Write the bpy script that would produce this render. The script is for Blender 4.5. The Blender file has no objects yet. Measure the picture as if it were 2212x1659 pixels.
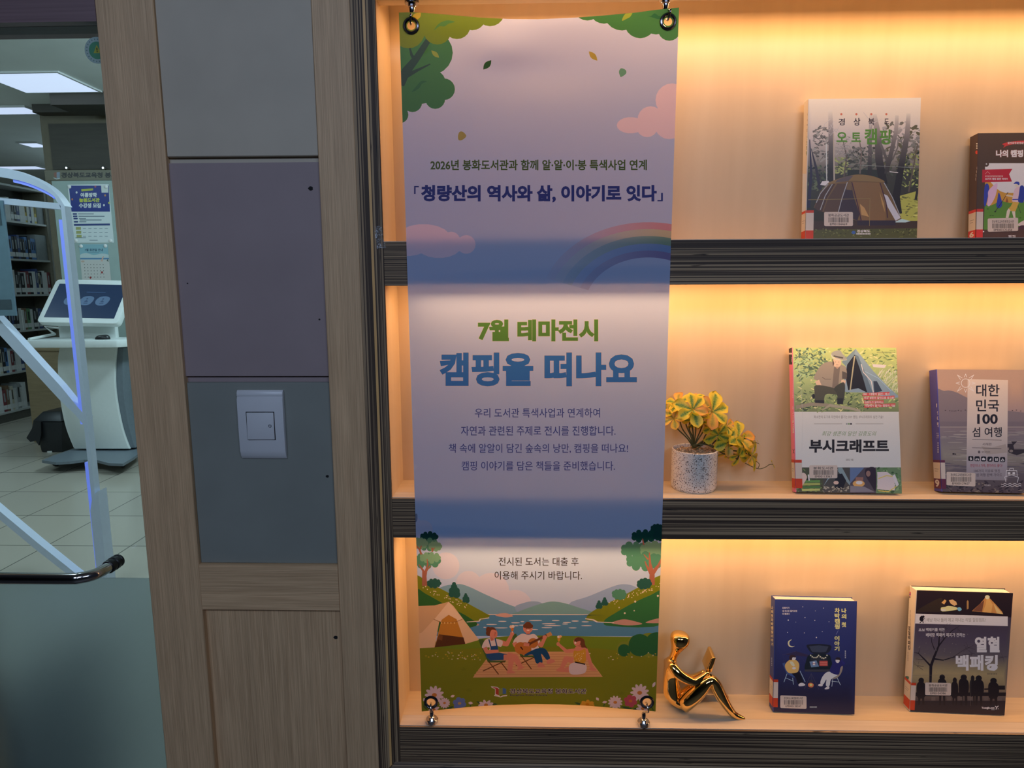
import bpy, bmesh, math, random
import numpy as np
from mathutils import Vector, Matrix
from mathutils.geometry import delaunay_2d_cdt
random.seed(7)
SC = bpy.context.scene
COL = SC.collection
# ---------------------------------------------------------------- camera
F_PX, PITCH, YAW, ROLL = 1391.6, 0.1501, 0.0248, 0.0043
CAM = Vector((0.2383, -1.0801, 1.5))
fwd = Vector((-math.sin(YAW) * math.cos(PITCH), math.cos(YAW) * math.cos(PITCH), -math.sin(PITCH)))
_r = Vector((math.cos(YAW), math.sin(YAW), 0))
_d = fwd.cross(_r)
rgt = _r * math.cos(ROLL) + _d * math.sin(ROLL)
dwn = -_r * math.sin(ROLL) + _d * math.cos(ROLL)
cam = bpy.data.cameras.new('camera')
cam.sensor_fit = 'HORIZONTAL'; cam.sensor_width = 36; cam.lens = F_PX / 2212 * 36
cam.clip_start = 0.01; cam.clip_end = 60
co = bpy.data.objects.new('camera', cam); COL.objects.link(co)
M = Matrix((rgt, -dwn, -fwd)).transposed().to_4x4(); M.translation = CAM
co.matrix_world = M
SC.camera = co
# ---------------------------------------------------------------- view, world, lights
SC.view_settings.view_transform = 'Standard'; SC.view_settings.look = 'None'
SC.view_settings.gamma = 1; SC.view_settings.use_curve_mapping = False
SC.view_settings.exposure = 0.0
SC.cycles.use_denoising = True
SC.cycles.max_bounces = 8; SC.cycles.transparent_max_bounces = 12
SC.cycles.sample_clamp_indirect = 6.0; SC.cycles.caustics_reflective = False; SC.cycles.caustics_refractive = False
w = bpy.data.worlds.new('world'); SC.world = w; w.use_nodes = True
w.node_tree.nodes['Background'].inputs[0].default_value = (0.50, 0.62, 1.0, 1)
w.node_tree.nodes['Background'].inputs[1].default_value = 0.02
def area(name, loc, sx, sy, power, color, target):
    l = bpy.data.lights.new(name, 'AREA'); l.shape = 'RECTANGLE'; l.size = sx; l.size_y = sy
    l.energy = power; l.color = color
    o = bpy.data.objects.new(name, l); COL.objects.link(o); o.location = loc
    o.rotation_euler = (Vector(target) - Vector(loc)).to_track_quat('-Z', 'Y').to_euler()
    return o
COOL = (0.55, 0.70, 1.0)
WARM = (1.0, 0.55, 0.24)
HALL = 20.5; LIB = 24.0; LED = 2.95
# hall ceiling fittings behind the camera
for hx in (-0.55, 1.3):
    area('hall_light', (hx, -2.6, 2.75), 1.2, 0.6, HALL, COOL, (hx * 0.5 - .25, -0.9, 0.6))
for (lx, ly, k, tx, ty) in ((-2.0, 0.75, 1.5, -2.2, 2.2), (-3.9, 1.5, 1.2, -3.4, 3.0), (-1.0, 3.6, 4.2, -5.2, 6.0), (-5.2, 3.2, 1.0, -4.2, 4.6), (-1.0, 5.0, .8, -1.4, 5.0)):
    area('library_fill_light', (lx, ly, 3.16), 1.0, 0.6, LIB * k, (0.86, 0.97, 1.0), (tx, ty, 0))  # out-of-view lamps added to brighten the library and its bookcase
area('ceiling_fill', (-4.6, 8.2, 2.35), 1.6, 1.6, 17, (0.86, 0.97, 1.0), (-4.4, 7.6, 4))  # unseen uplight, added to brighten the far ceiling
Z1, PP, TT, DD = 1.575, 0.44, 0.0729, 0.106     # top of first shelf, shelf pitch, board thickness, shelf depth
ZS = [Z1, Z1 - PP, Z1 - 2 * PP]
ZTOP = 1.9485                                      # underside of the top board's front lip
BT = .025; LIPD = .032                             # board thickness behind the lip, lip depth
XR = 1.75                                          # right end of the bookcase
for zb in (ZTOP, ZS[0] - TT, ZS[1] - TT):              # strips behind the lips, turned down and back
    area('led_light', (XR / 2 + 0.02, LIPD + 0.007, zb + 0.003), XR - 0.06, 0.008, LED, WARM, (XR / 2 + 0.02, LIPD + 0.007 + 0.12, zb - 0.99))
# ---------------------------------------------------------------- helpers
def ray(u, v):
    return (fwd * F_PX + rgt * (u - 1106) + dwn * (v - 829.5)).normalized()
def at_y(u, v, Y):
    r = ray(u, v); return CAM + r * ((Y - CAM.y) / r.y)
def at_z(u, v, Z):
    r = ray(u, v); return CAM + r * ((Z - CAM.z) / r.z)
def at_x(u, v, X):
    r = ray(u, v); return CAM + r * ((X - CAM.x) / r.x)
def at_p(u, v, p0, n):
    r = ray(u, v); return CAM + r * ((p0 - CAM).dot(n) / r.dot(n))
def lin(c):
    if isinstance(c, str):
        c = [int(c[i:i + 2], 16) / 255 for i in (0, 2, 4)]
    return tuple((x / 12.92 if x <= 0.04045 else ((x + 0.055) / 1.055) ** 2.4) for x in c)
def tag(o, label=None, cat=None, group=None, kind=None):
    if label: o['label'] = label
    if cat: o['category'] = cat
    if group: o['group'] = group
    if kind: o['kind'] = kind
    return o
def empty(name, loc, label=None, cat=None, group=None, kind=None, mat4=None):
    o = bpy.data.objects.new(name, None); COL.objects.link(o)
    if mat4 is not None: o.matrix_world = mat4
    else: o.location = loc
    return tag(o, label, cat, group, kind)
MATS = {}
def nmat(name):
    m = bpy.data.materials.new(name); m.use_nodes = True
    nt = m.node_tree; b = nt.nodes['Principled BSDF']
    MATS[name] = m
    return m, nt, b
def N(nt, typ, **kw):
    n = nt.nodes.new(typ)
    for k, v in kw.items():
        if k == 'inp':
            for a, val in v.items(): n.inputs[a].default_value = val
        else: setattr(n, k, v)
    return n
def c4(c): return (c[0], c[1], c[2], 1.0)
def mat(name, col, rough=0.5, metal=0.0, vary=0.06, scale=(40, 40, 40), emit=None, spec=0.5, bump=0.0):
    """principled material whose colour is gently varied by a noise texture"""
    m, nt, b = nmat(name)
    tc = N(nt, 'ShaderNodeTexCoord'); mp = N(nt, 'ShaderNodeMapping'); mp.inputs['Scale'].default_value = scale
    nz = N(nt, 'ShaderNodeTexNoise', inp={'Scale': 1.0, 'Detail': 4.0})
    nt.links.new(tc.outputs['Object'], mp.inputs['Vector']); nt.links.new(mp.outputs[0], nz.inputs['Vector'])
    cr = N(nt, 'ShaderNodeValToRGB')
    cr.color_ramp.elements[0].position = 0.3; cr.color_ramp.elements[1].position = 0.7
    cr.color_ramp.elements[0].color = c4([x * (1 - vary) for x in col])
    cr.color_ramp.elements[1].color = c4([min(1, x * (1 + vary)) for x in col])
    nt.links.new(nz.outputs['Fac'], cr.inputs[0]); nt.links.new(cr.outputs[0], b.inputs['Base Color'])
    b.inputs['Roughness'].default_value = rough; b.inputs['Metallic'].default_value = metal
    b.inputs['Specular IOR Level'].default_value = spec
    if bump:
        bp = N(nt, 'ShaderNodeBump', inp={'Strength': bump, 'Distance': 0.001})
        nt.links.new(nz.outputs['Fac'], bp.inputs['Height']); nt.links.new(bp.outputs[0], b.inputs['Normal'])
    if emit:
        b.inputs['Emission Color'].default_value = c4(emit[0]); b.inputs['Emission Strength'].default_value = emit[1]
    return m
def lines_mat(name, c0, c1, scale, lo=0.35, hi=0.65, rough=0.6, detail=2.0, c2=None, bump=0.25, mscale=None, mpos=(0.35, 0.7)):
    """streaky material: noise stretched along one axis between two colours, plus a broad second noise"""
    m, nt, b = nmat(name)
    tc = N(nt, 'ShaderNodeTexCoord'); mp = N(nt, 'ShaderNodeMapping'); mp.inputs['Scale'].default_value = scale
    nz = N(nt, 'ShaderNodeTexNoise', inp={'Scale': 1.0, 'Detail': detail, 'Roughness': 0.6})
    nt.links.new(tc.outputs['Object'], mp.inputs['Vector']); nt.links.new(mp.outputs[0], nz.inputs['Vector'])
    cr = N(nt, 'ShaderNodeValToRGB')
    cr.color_ramp.elements[0].position = lo; cr.color_ramp.elements[1].position = hi
    cr.color_ramp.elements[0].color = c4(c0); cr.color_ramp.elements[1].color = c4(c1)
    nt.links.new(nz.outputs['Fac'], cr.inputs[0])
    out = cr.outputs[0]
    if c2:
        mp2 = N(nt, 'ShaderNodeMapping'); mp2.inputs['Scale'].default_value = mscale or [s * 0.12 for s in scale]
        n2 = N(nt, 'ShaderNodeTexNoise', inp={'Scale': 1.0, 'Detail': 3.0})
        nt.links.new(tc.outputs['Object'], mp2.inputs['Vector']); nt.links.new(mp2.outputs[0], n2.inputs['Vector'])
        r2 = N(nt, 'ShaderNodeValToRGB'); r2.color_ramp.elements[0].position = mpos[0]; r2.color_ramp.elements[1].position = mpos[1]
        r2.color_ramp.elements[0].color = c4(c2); r2.color_ramp.elements[1].color = (1, 1, 1, 1)
        nt.links.new(n2.outputs['Fac'], r2.inputs[0])
        mx = N(nt, 'ShaderNodeMix', data_type='RGBA', blend_type='MULTIPLY'); mx.inputs[0].default_value = 1.0
        nt.links.new(out, mx.inputs[6]); nt.links.new(r2.outputs[0], mx.inputs[7]); out = mx.outputs[2]
    nt.links.new(out, b.inputs['Base Color'])
    b.inputs['Roughness'].default_value = rough
    bp = N(nt, 'ShaderNodeBump', inp={'Strength': bump, 'Distance': 0.0008})
    nt.links.new(nz.outputs['Fac'], bp.inputs['Height']); nt.links.new(bp.outputs[0], b.inputs['Normal'])
    return m
class MB:
    """collects geometry for ONE mesh object"""
    def __init__(s): s.v = []; s.f = []; s.mi = []
    def add(s, vs, fs, mi=0):
        b = len(s.v); s.v += [tuple(p) for p in vs]; s.f += [[b + i for i in f] for f in fs]; s.mi += [mi] * len(fs); return s
    def box(s, x0, x1, y0, y1, z0, z1, mi=0, m=None):
        vs = [Vector((x, y, z)) for z in (z0, z1) for y in (y0, y1) for x in (x0, x1)]
        if m is not None: vs = [m @ p for p in vs]
        return s.add(vs, [[0, 2, 3, 1], [4, 5, 7, 6], [0, 1, 5, 4], [2, 6, 7, 3], [0, 4, 6, 2], [1, 3, 7, 5]], mi)
    def prism(s, pts, dirv, mi=0, cap=True):
        """closed outline pts (3-D) swept by vector dirv"""
        n = len(pts); d = Vector(dirv)
        vs = [Vector(p) for p in pts] + [Vector(p) + d for p in pts]
        fs = [[i, (i + 1) % n, n + (i + 1) % n, n + i] for i in range(n)]
        if cap: fs += [list(range(n))[::-1], list(range(n, 2 * n))]
        return s.add(vs, fs, mi)
    def lathe(s, prof, c, n=32, mi=0, axis='z', m=None):
        vs = []; fs = []
        for (r, z) in prof:
            for k in range(n):
                a = 2 * math.pi * k / n
                p = {'z': (r * math.cos(a), r * math.sin(a), z), 'y': (r * math.cos(a), z, r * math.sin(a)), 'x': (z, r * math.cos(a), r * math.sin(a))}[axis]
                p = Vector(p)
                if m is not None: p = m @ p
                vs.append(p + Vector(c))
        for j in range(len(prof) - 1):
            for k in range(n):
                fs.append([j * n + k, j * n + (k + 1) % n, (j + 1) * n + (k + 1) % n, (j + 1) * n + k])
        return s.add(vs, fs, mi)
    def tube(s, pts, rad, n=10, mi=0, caps=True, closed=False):
        pts = [Vector(p) for p in pts]; L = len(pts)
        if not isinstance(rad, (list, tuple)): rad = [rad] * L
        vs = []; fs = []; up = None
        for i, p in enumerate(pts):
            if closed: t = (pts[(i + 1) % L] - pts[i - 1]).normalized()
            else: t = (pts[min(i + 1, L - 1)] - pts[max(i - 1, 0)]).normalized()
            if up is None:
                up = Vector((0, 0, 1)) if abs(t.z) < 0.9 else Vector((1, 0, 0))
            a = (up - t * up.dot(t)).normalized(); bb = t.cross(a); up = a
            for k in range(n):
                g = 2 * math.pi * k / n
                vs.append(p + (a * math.cos(g) + bb * math.sin(g)) * rad[i])
        for j in range(L if closed else L - 1):
            j2 = (j + 1) % L
            for k in range(n):
                fs.append([j * n + k, j * n + (k + 1) % n, j2 * n + (k + 1) % n, j2 * n + k])
        if caps and not closed: fs += [list(range(n))[::-1], list(range((L - 1) * n, L * n))]
        return s.add(vs, fs, mi)
    def build(s, name, mats, parent=None, smooth=False, bevel=0.0, seg=2, inv=None, angle=40):
        me = bpy.data.meshes.new(name)
        vs = s.v if inv is None else [tuple(inv @ Vector(p)) for p in s.v]
        me.from_pydata(vs, [], s.f)
        for m in (mats if isinstance(mats, (list, tuple)) else [mats]): me.materials.append(m)
        me.polygons.foreach_set('material_index', s.mi)
        bm = bmesh.new(); bm.from_mesh(me); bmesh.ops.recalc_face_normals(bm, faces=bm.faces)
        if bevel:
            bmesh.ops.remove_doubles(bm, verts=bm.verts, dist=1e-6)
            es = [e for e in bm.edges if len(e.link_faces) == 2 and e.calc_face_angle(0) > 0.6]
            bmesh.ops.bevel(bm, geom=es, offset=bevel, segments=seg, affect='EDGES', profile=0.5)
        bm.to_mesh(me); bm.free()
        if smooth or bevel:
            me.polygons.foreach_set('use_smooth', [True] * len(me.polygons))
            me.set_sharp_from_angle(angle=math.radians(angle))
        o = bpy.data.objects.new(name, me); COL.objects.link(o)
        if parent is not None: o.parent = parent
        return o
def catmull(pts, n=6, closed=False):
    P = [Vector(p) for p in pts]; L = len(P); out = []
    rng = range(L if closed else L - 1)
    for i in rng:
        if closed: p0, p1, p2, p3 = P[i - 1], P[i], P[(i + 1) % L], P[(i + 2) % L]
        else: p0, p1, p2, p3 = P[max(i - 1, 0)], P[i], P[i + 1], P[min(i + 2, L - 1)]
        for k in range(n):
            t = k / n
            out.append(0.5 * ((2 * p1) + (p2 - p0) * t + (2 * p0 - 5 * p1 + 4 * p2 - p3) * t * t + (3 * p1 - p0 - 3 * p2 + p3) * t ** 3))
    if not closed: out.append(P[-1])
    return out
# ---- printed artwork: outlines, painter's order, one flat triangulated mesh with a colour attribute
_glyphs = {}
def preload(strings):
    """fills the cache of lettering outlines, one line of a text curve per string"""
    strings = [t for t in dict.fromkeys(strings) if t not in _glyphs]
    if not strings: return
    c = bpy.data.curves.new('lettering', 'FONT'); c.body = '\n'.join(strings); c.resolution_u = 3; c.space_line = 4.0
    o = bpy.data.objects.new('lettering', c); COL.objects.link(o)
    bpy.context.view_layer.update()
    ev = o.evaluated_get(bpy.context.evaluated_depsgraph_get())
    me = ev.to_mesh()
    idx = {}; rem = []                                      # weld by position, then walk the boundary edges
    for v in me.vertices:
        k = (round(v.co.x, 5), round(v.co.y, 5)); rem.append(idx.setdefault(k, len(idx)))
    pts = list(idx.keys()); ec = {}
    for p in me.polygons:
        vv = [rem[i] for i in p.vertices]
        if p.normal.z < 0: vv = vv[::-1]
        for a, b in zip(vv, vv[1:] + vv[:1]):
            if a != b: ec[(a, b)] = 1
    nxt = {}
    for (a, b) in ec:
        if (b, a) not in ec: nxt.setdefault(a, []).append(b)
    for t in strings: _glyphs[t] = []
    while nxt:
        a = next(iter(nxt)); lp = [a]; cur = nxt[a].pop()
        if not nxt[a]: del nxt[a]
        while cur != a and cur in nxt:
            lp.append(cur); q = nxt[cur].pop()
            if not nxt[cur]: del nxt[cur]
            cur = q
        if len(lp) > 2:
            L = [pts[i] for i in lp]; yc = sum(q[1] for q in L) / len(L)
            _glyphs[strings[max(0, min(len(strings) - 1, int(round((0.35 - yc) / 4.0))))]].append(L)
    ev.to_mesh_clear(); bpy.data.objects.remove(o); bpy.data.curves.remove(c)
def text_loops(body, bold=0.0):
    if body not in _glyphs: preload([body])
    if not bold: return _glyphs[body]
    if (body, bold) in _glyphs: return _glyphs[(body, bold)]
    res = []
    for l in _glyphs[body]:
        n = len(l); q = []
        for i in range(n):
            (ax, ay), (bx, by), (cx, cy) = l[i - 1], l[i], l[(i + 1) % n]
            d1 = math.hypot(bx - ax, by - ay) or 1; d2 = math.hypot(cx - bx, cy - by) or 1
            n1 = ((by - ay) / d1, -(bx - ax) / d1); n2 = ((cy - by) / d2, -(cx - bx) / d2)
            mx, my = n1[0] + n2[0], n1[1] + n2[1]; k = mx * mx + my * my
            f = 2 / k if k > 1.0 else (2.0 if k > .05 else 0)
            q.append((bx + mx * f * bold, by + my * f * bold))
        res.append(q)
    _glyphs[(body, bold)] = res
    return res
def sarea(p): return 0.5 * sum(p[i - 1][0] * p[i][1] - p[i][0] * p[i - 1][1] for i in range(len(p)))
class Art:
    """flat artwork in millimetres; cv converts the coordinates used by the caller to millimetres"""
    def __init__(s, border, cv=lambda x, y: (x, y), base=(1, 1, 1)):
        s.cv = cv; s.shapes = []; s.border = [cv(*p) for p in border]; s.base = base
    def raw(s, loops, col, mode): s.shapes.append((loops, col, mode))
    def poly(s, pts, col): s.raw([[s.cv(*p) for p in pts]], col, 'u')
    def smooth(s, pts, col, n=4):
        q = catmull([(p[0], p[1], 0) for p in pts], n, True); s.poly([(p.x, p.y) for p in q], col)
    def rect(s, x0, y0, x1, y1, col): s.poly([(x0, y0), (x1, y0), (x1, y1), (x0, y1)], col)
    def rrect(s, x0, y0, x1, y1, r, col):
        pts = []
        for cx, cy, a in ((x1 - r, y0 + r, -90), (x1 - r, y1 - r, 0), (x0 + r, y1 - r, 90), (x0 + r, y0 + r, 180)):
            for k in range(4): g = math.radians(a + 30 * k); pts.append((cx + r * math.cos(g), cy + r * math.sin(g)))
        s.poly(pts, col)
    def ell(s, x, y, rx, ry, col, rot=0, n=18):
        c, d = math.cos(rot), math.sin(rot); pts = []
        for k in range(n):
            a = 2 * math.pi * k / n; p, q = rx * math.cos(a), ry * math.sin(a); pts.append((x + p * c - q * d, y + p * d + q * c))
        s.poly(pts, col)
    def union(s, circ, col, extra=()):
        L = []
        for (x, y, r) in circ:
            L.append([s.cv(x + r * math.cos(2 * math.pi * k / 20), y + r * math.sin(2 * math.pi * k / 20)) for k in range(20)])
        for p in extra: L.append([s.cv(*q) for q in p])
        s.raw(L, col, 'u')
    def stroke(s, pts, wd, col):
        L = []; W = wd if isinstance(wd, (list, tuple)) else [wd] * len(pts)
        for i in range(len(pts) - 1):
            (ax, ay), (bx, by) = pts[i], pts[i + 1]; dx, dy = bx - ax, by - ay; l = math.hypot(dx, dy) or 1
            nx, ny = -dy / l / 2, dx / l / 2
            L.append([s.cv(ax + nx * W[i], ay + ny * W[i]), s.cv(bx + nx * W[i + 1], by + ny * W[i + 1]), s.cv(bx - nx * W[i + 1], by - ny * W[i + 1]), s.cv(ax - nx * W[i], ay - ny * W[i])])
        for (x, y), q in list(zip(pts, W))[1:-1]:
            L.append([s.cv(x + q / 2 * math.cos(k * math.pi / 4), y + q / 2 * math.sin(k * math.pi / 4)) for k in range(8)])
        s.raw(L, col, 'u')
    def text(s, body, x0, y0, x1, y1, col, bold=0.0, slant=0.0, halo=None):
        """fits the lettering's outline to the box (x0,y0)-(x1,y1), y1 being the bottom"""
        if halo: s._text(body, x0, y0, x1, y1, halo[0], bold + halo[1], slant, bold)
        s._text(body, x0, y0, x1, y1, col, bold, slant, bold)
    def _text(s, body, x0, y0, x1, y1, col, bold, slant, refb):
        ref = text_loops(body, refb); L = text_loops(body, bold)
        if not L: return
        xs = [p[0] for l in ref for p in l]; ys = [p[1] for l in ref for p in l]
        ax, bx, ay, by = min(xs), max(xs), min(ys), max(ys)
        out = []
        for l in L:
            q = []
            for (px, py) in l:
                ty = (py - ay) / (by - ay)
                q.append(s.cv(x0 + (px - ax) / (bx - ax) * (x1 - x0) + slant * ty, y1 + ty * (y0 - y1)))
            out.append(q)
        sg = 1 if sum(sarea(l) for l in out) > 0 else -1
        s.raw([(l if sg > 0 else l[::-1]) for l in out], col, 'w')
    def marks(s, n, x0, y0, x1, y1, col):
        """a run of n tiny unreadable printed characters"""
        w_ = (x1 - x0) / n; h = y1 - y0
        for i in range(n):
            x = x0 + w_ * i
            s.rect(x, y0 + h * .1, x + w_ * .5, y0 + h * .38, col); s.rect(x + w_ * .58, y0, x + w_ * .74, y1, col); s.rect(x + w_ * .05, y0 + h * (.6 + .1 * (i % 2)), x + w_ * .5, y0 + h * .9, col)
    def vtext(s, body, x0, y0, x1, y1, col, bold=0.0, turn=False):
        """lettering stacked downwards, one character below the other"""
        ch = list(body); h = (y1 - y0) / len(ch)
        for i, c in enumerate(ch):
            if c == ' ': continue
            s.text(c, x0, y0 + h * (i + 0.06), x1, y0 + h * (i + 0.94), col, bold)
    def mesh(s, place, grid=None, hole=None, extra=()):
        """-> (verts, faces, corner colours); place maps (x,y) mm to a 3-D point"""
        V = []; E = []
        def clean(l): return [p for i, p in enumerate(l) if (abs(p[0] - l[i - 1][0]) + abs(p[1] - l[i - 1][1])) > 1e-4]
        def addl(l):
            b = len(V); n = len(l); V.extend(Vector((p[0], p[1])) for p in l); E.extend((b + i, b + (i + 1) % n) for i in range(n))
        jobs = [('b', [s.border])] + [('h', [[s.cv(*p) for p in h]]) for h in (hole or [])] + [(si, [clean(l) for l in sh[0]]) for si, sh in enumerate(s.shapes)]
        jobs = [(k, [l for l in L if len(l) > 2 and abs(sarea(l)) > 1e-5]) for k, L in jobs]
        for k, L in jobs:
            for l in L: addl(l)
        if grid:
            xs = [p[0] for p in s.border]; ys = [p[1] for p in s.border]
            x = min(xs) + grid / 2
            while x < max(xs):
                y = min(ys) + grid / 2
                while y < max(ys): V.append(Vector((x + random.uniform(-.1, .1) * grid, y + random.uniform(-.1, .1) * grid))); y += grid
                x += grid
        ov, oe, of, _a, _b, _c = delaunay_2d_cdt(V, E, [], 0, 1e-4, False)
        P_ = np.array([(p.x, p.y) for p in ov]); T_ = np.array([list(f) for f in of]); cen = P_[T_].mean(1)
        best = np.full(len(T_), -1); keep = np.zeros(len(T_), bool)
        def wind(l, ids):
            wn = np.zeros(len(ids), int); c = cen[ids]; q = np.array(l)
            x0, y0 = q[:, 0], q[:, 1]; x1, y1 = np.roll(x0, -1), np.roll(y0, -1)
            cx, cy = c[:, :1], c[:, 1:]
            side = (x1 - x0) * (cy - y0) - (cx - x0) * (y1 - y0)
            return ((y0 <= cy) & (y1 > cy) & (side > 0)).sum(1) - ((y0 > cy) & (y1 <= cy) & (side < 0)).sum(1)
        for k, L in jobs:
            if not L: continue
            tot = np.zeros(len(T_), int); un = k in ('b', 'h') or s.shapes[k][2] == 'u'
            for l in L:
                q = np.array(l); lo, hi = q.min(0), q.max(0)
                ids = np.nonzero(((cen >= lo) & (cen <= hi)).all(1))[0]
                if len(ids):
                    wn = wind(l, ids); tot[ids] += (np.abs(wn) if un else wn)
            sel = tot > 0
            if k == 'b': keep |= sel
            elif k == 'h': keep &= ~sel
            else: best[sel] = k
        faces = []; cols = []
        for fi in np.nonzero(keep)[0]:
            f = of[fi]; bi = best[fi]
            col = s.base if bi < 0 else s.shapes[bi][1]
            faces.append(list(f))
            for vi in f: cols.append(col(ov[vi].x, ov[vi].y) if callable(col) else col)
        return [place(p.x, p.y) for p in ov], faces, cols
def art_object(name, parts, mat_, parent=None, extra=None, inv=None, smooth=False):
    """parts: list of (verts, faces, corner colours); extra: an MB of plain backing with colour"""
    vs = []; fs = []; cs = []
    for v, f, c in parts:
        b = len(vs); vs += [tuple(p) for p in v]; fs += [[b + i for i in q] for q in f]; cs += list(c)
    if extra:
        mb, ecol = extra; b = len(vs); vs += mb.v
        for q in mb.f: fs.append([b + i for i in q]); cs += [ecol] * len(q)
    if inv is not None: vs = [tuple(inv @ Vector(p)) for p in vs]
    me = bpy.data.meshes.new(name); me.from_pydata(vs, [], fs)
    at = me.color_attributes.new('print', 'FLOAT_COLOR', 'CORNER')
    flat = []
    for c in cs: flat += [c[0], c[1], c[2], 1.0]
    at.data.foreach_set('color', flat)
    me.materials.append(mat_)
    bm = bmesh.new(); bm.from_mesh(me)
    loose = [v for v in bm.verts if not v.link_faces]
    bmesh.ops.delete(bm, geom=loose, context='VERTS'); bm.to_mesh(me); bm.free()
    if smooth: me.polygons.foreach_set('use_smooth', [True] * len(me.polygons))
    o = bpy.data.objects.new(name, me); COL.objects.link(o)
    if parent is not None: o.parent = parent
    return o
def print_mat(name, rough=0.4, spec=0.4, noise=0.03):
    m, nt, b = nmat(name)
    a = N(nt, 'ShaderNodeAttribute', attribute_name='print')
    tc = N(nt, 'ShaderNodeTexCoord'); nz = N(nt, 'ShaderNodeTexNoise', inp={'Scale': 900.0, 'Detail': 2.0})
    nt.links.new(tc.outputs['Object'], nz.inputs['Vector'])
    mr = N(nt, 'ShaderNodeMapRange', inp={'To Min': 1 - noise, 'To Max': 1 + noise}); nt.links.new(nz.outputs['Fac'], mr.inputs[0])
    mx = N(nt, 'ShaderNodeVectorMath', operation='SCALE')
    nt.links.new(a.outputs['Color'], mx.inputs[0]); nt.links.new(mr.outputs[0], mx.inputs['Scale'])
    nt.links.new(mx.outputs[0], b.inputs['Base Color'])
    b.inputs['Roughness'].default_value = rough; b.inputs['Specular IOR Level'].default_value = spec
    return m
PRINT = print_mat('printed_cover')
# ---------------------------------------------------------------- shared materials
OAK_V = lines_mat('oak_veneer_upright', (.56, .35, .185), (.82, .54, .30), (620, 620, 9), .33, .67, .55, 4, (.86, .86, .86), .3, (70, 70, 1.2))
OAK_H = lines_mat('oak_veneer_level', (.56, .35, .185), (.82, .54, .30), (9, 620, 620), .33, .67, .55, 4, (.86, .86, .86), .3, (1.2, 70, 70))
PLY_H = lines_mat('dark_plywood_edge_level', (.06, .035, .021), (.39, .26, .145), (.9, .9, 430), .46, .60, .65, 1.0, (.10, .09, .08), .5, (16, 16, 230), (.27, .34))
PLY_V = lines_mat('dark_plywood_edge_upright', (.06, .035, .021), (.39, .26, .145), (430, .9, .9), .46, .60, .65, 1.0, (.10, .09, .08), .5, (230, 16, 16), (.27, .34))
BIRCH = lines_mat('birch_plywood', (.74, .555, .34), (.80, .62, .39), (9, 9, 1.6), .3, .7, .5, 4, (.965, .955, .94), .03, (45, 45, 3))
BIRCH_H = lines_mat('birch_plywood_level', (.71, .53, .32), (.79, .61, .39), (2.2, 40, 16), .3, .7, .5, 4, (.93, .92, .90), .05, (6, 120, 60))
STEEL = mat('polished_steel', (.62, .60, .60), .12, 1.0, .02)
DARKM = mat('dark_chrome', (.22, .21, .23), .15, 1.0, .02)
WHITEP = mat('white_plastic', (.80, .80, .78), .35, 0, .01)
BLACKR = mat('black_rubber', (.012, .012, .014), .35, 0, .1)
preload(['2026년 봉화도서관과 함께 알·알·이·봉 특색사업 연계', '청량산의 역사와 삶, 이야기로 잇다', '7월 테마전시', '캠핑을 떠나요', '우리 도서관 특색사업과 연계하여', '자연과 관련된 주제로 전시를 진행합니다.', '책 속에 알알이 담긴 숲속의 낭만, 캠핑을 떠나요!', '캠핑 이야기를 담은 책들을 준비했습니다.', '경상북도교육청 봉화도서관', '전시된 도서는 대출 후', '이용해 주시기 바랍니다.', '경', '상', '북', '도', '오', '토', '캠', '핑', '경상북도', '오토캠핑', '봉화공공도서관', '나의 캠핑', '30가지 캠핑 충전 이야기', '나의캠핑', '경상북도교육청봉화도서관', 'SBS 〈생활의 달인〉에서', '최강 생존의 달인으로 등극한', '김종도가 알려주는', '야영에서 즐기는 캠핑의 기술', '최소한의 도구로 자연에서 즐기는 DIY 캠핑, 부시크래프트 실전 기술!', '최강 생존의 달인 김종도의', '부시크래프트', '김종도 지음', '봉화도서관', '대한', '민국', '섬 여행', '서해편', '연인이나 가족, 혼자라도 좋다!', '100가지 이유로 멋진', '100 섬 여행 완벽 가이드', '대한민국', '섬여행', '나의', '첫', '차박캠핑', '이야기', '모험이가', '내 속으로 들어오면', '더 좋겠다', '나의첫차박캠핑이야기', '배낭 하나 둘러 메고 떠나는 리얼 힐링캠프!', '초보', '백패커를 위한', '베테랑 백패커 예지가 전하는', '열혈', '백패킹', '열혈백패킹', '여름방학', '늘봄도서관', '수강생 모집', '7월 휴관일 안내', 'EM0104469', 'EM000125458', 'EM00113063', 'EM000129627', 'EM000128247', 'EM0104386', 'Bonghwa Public Library', '「', '」'])
# ================================================================ the setting
def px_x(u, v, Y): return at_y(u, v, Y).x
xa, xb_ = px_x(205, 0, 0), px_x(330, 0, 0)              # left stile
xc = px_x(700, 611, 0)                                   # right stile, left edge
xp0 = px_x(787, 830, 0)                                  # outer edge of the bookcase post
ZH = 2.45
MB().box(xa - .001, xb_, 0, .10, 0, ZH).build('trim_1', OAK_V, bevel=.0015, seg=1)['kind'] = 'structure'
MB().box(xc, xp0, 0, .10, 0, ZH).build('trim_2', OAK_V, bevel=.0015, seg=1)['kind'] = 'structure'
zr1, zr0 = at_y(580, 1221, 0).z, at_y(585, 1318, 0).z
MB().box(xb_, xc, .0005, .10, zr0, zr1).build('trim_3', OAK_H)['kind'] = 'structure'
zj1 = at_y(520, 338, .004).z; zj2 = at_y(520, 352, .010).z; zj3 = at_y(555, 813, .008).z; zj4 = at_y(555, 826, .008).z
BEIGE = mat('beige_wall_panel', (.53, .455, .345), .6, 0, .05, (9, 9, 9))
MAUVE = mat('mauve_wall_panel', (.335, .255, .25), .6, 0, .05, (9, 9, 9))
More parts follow.
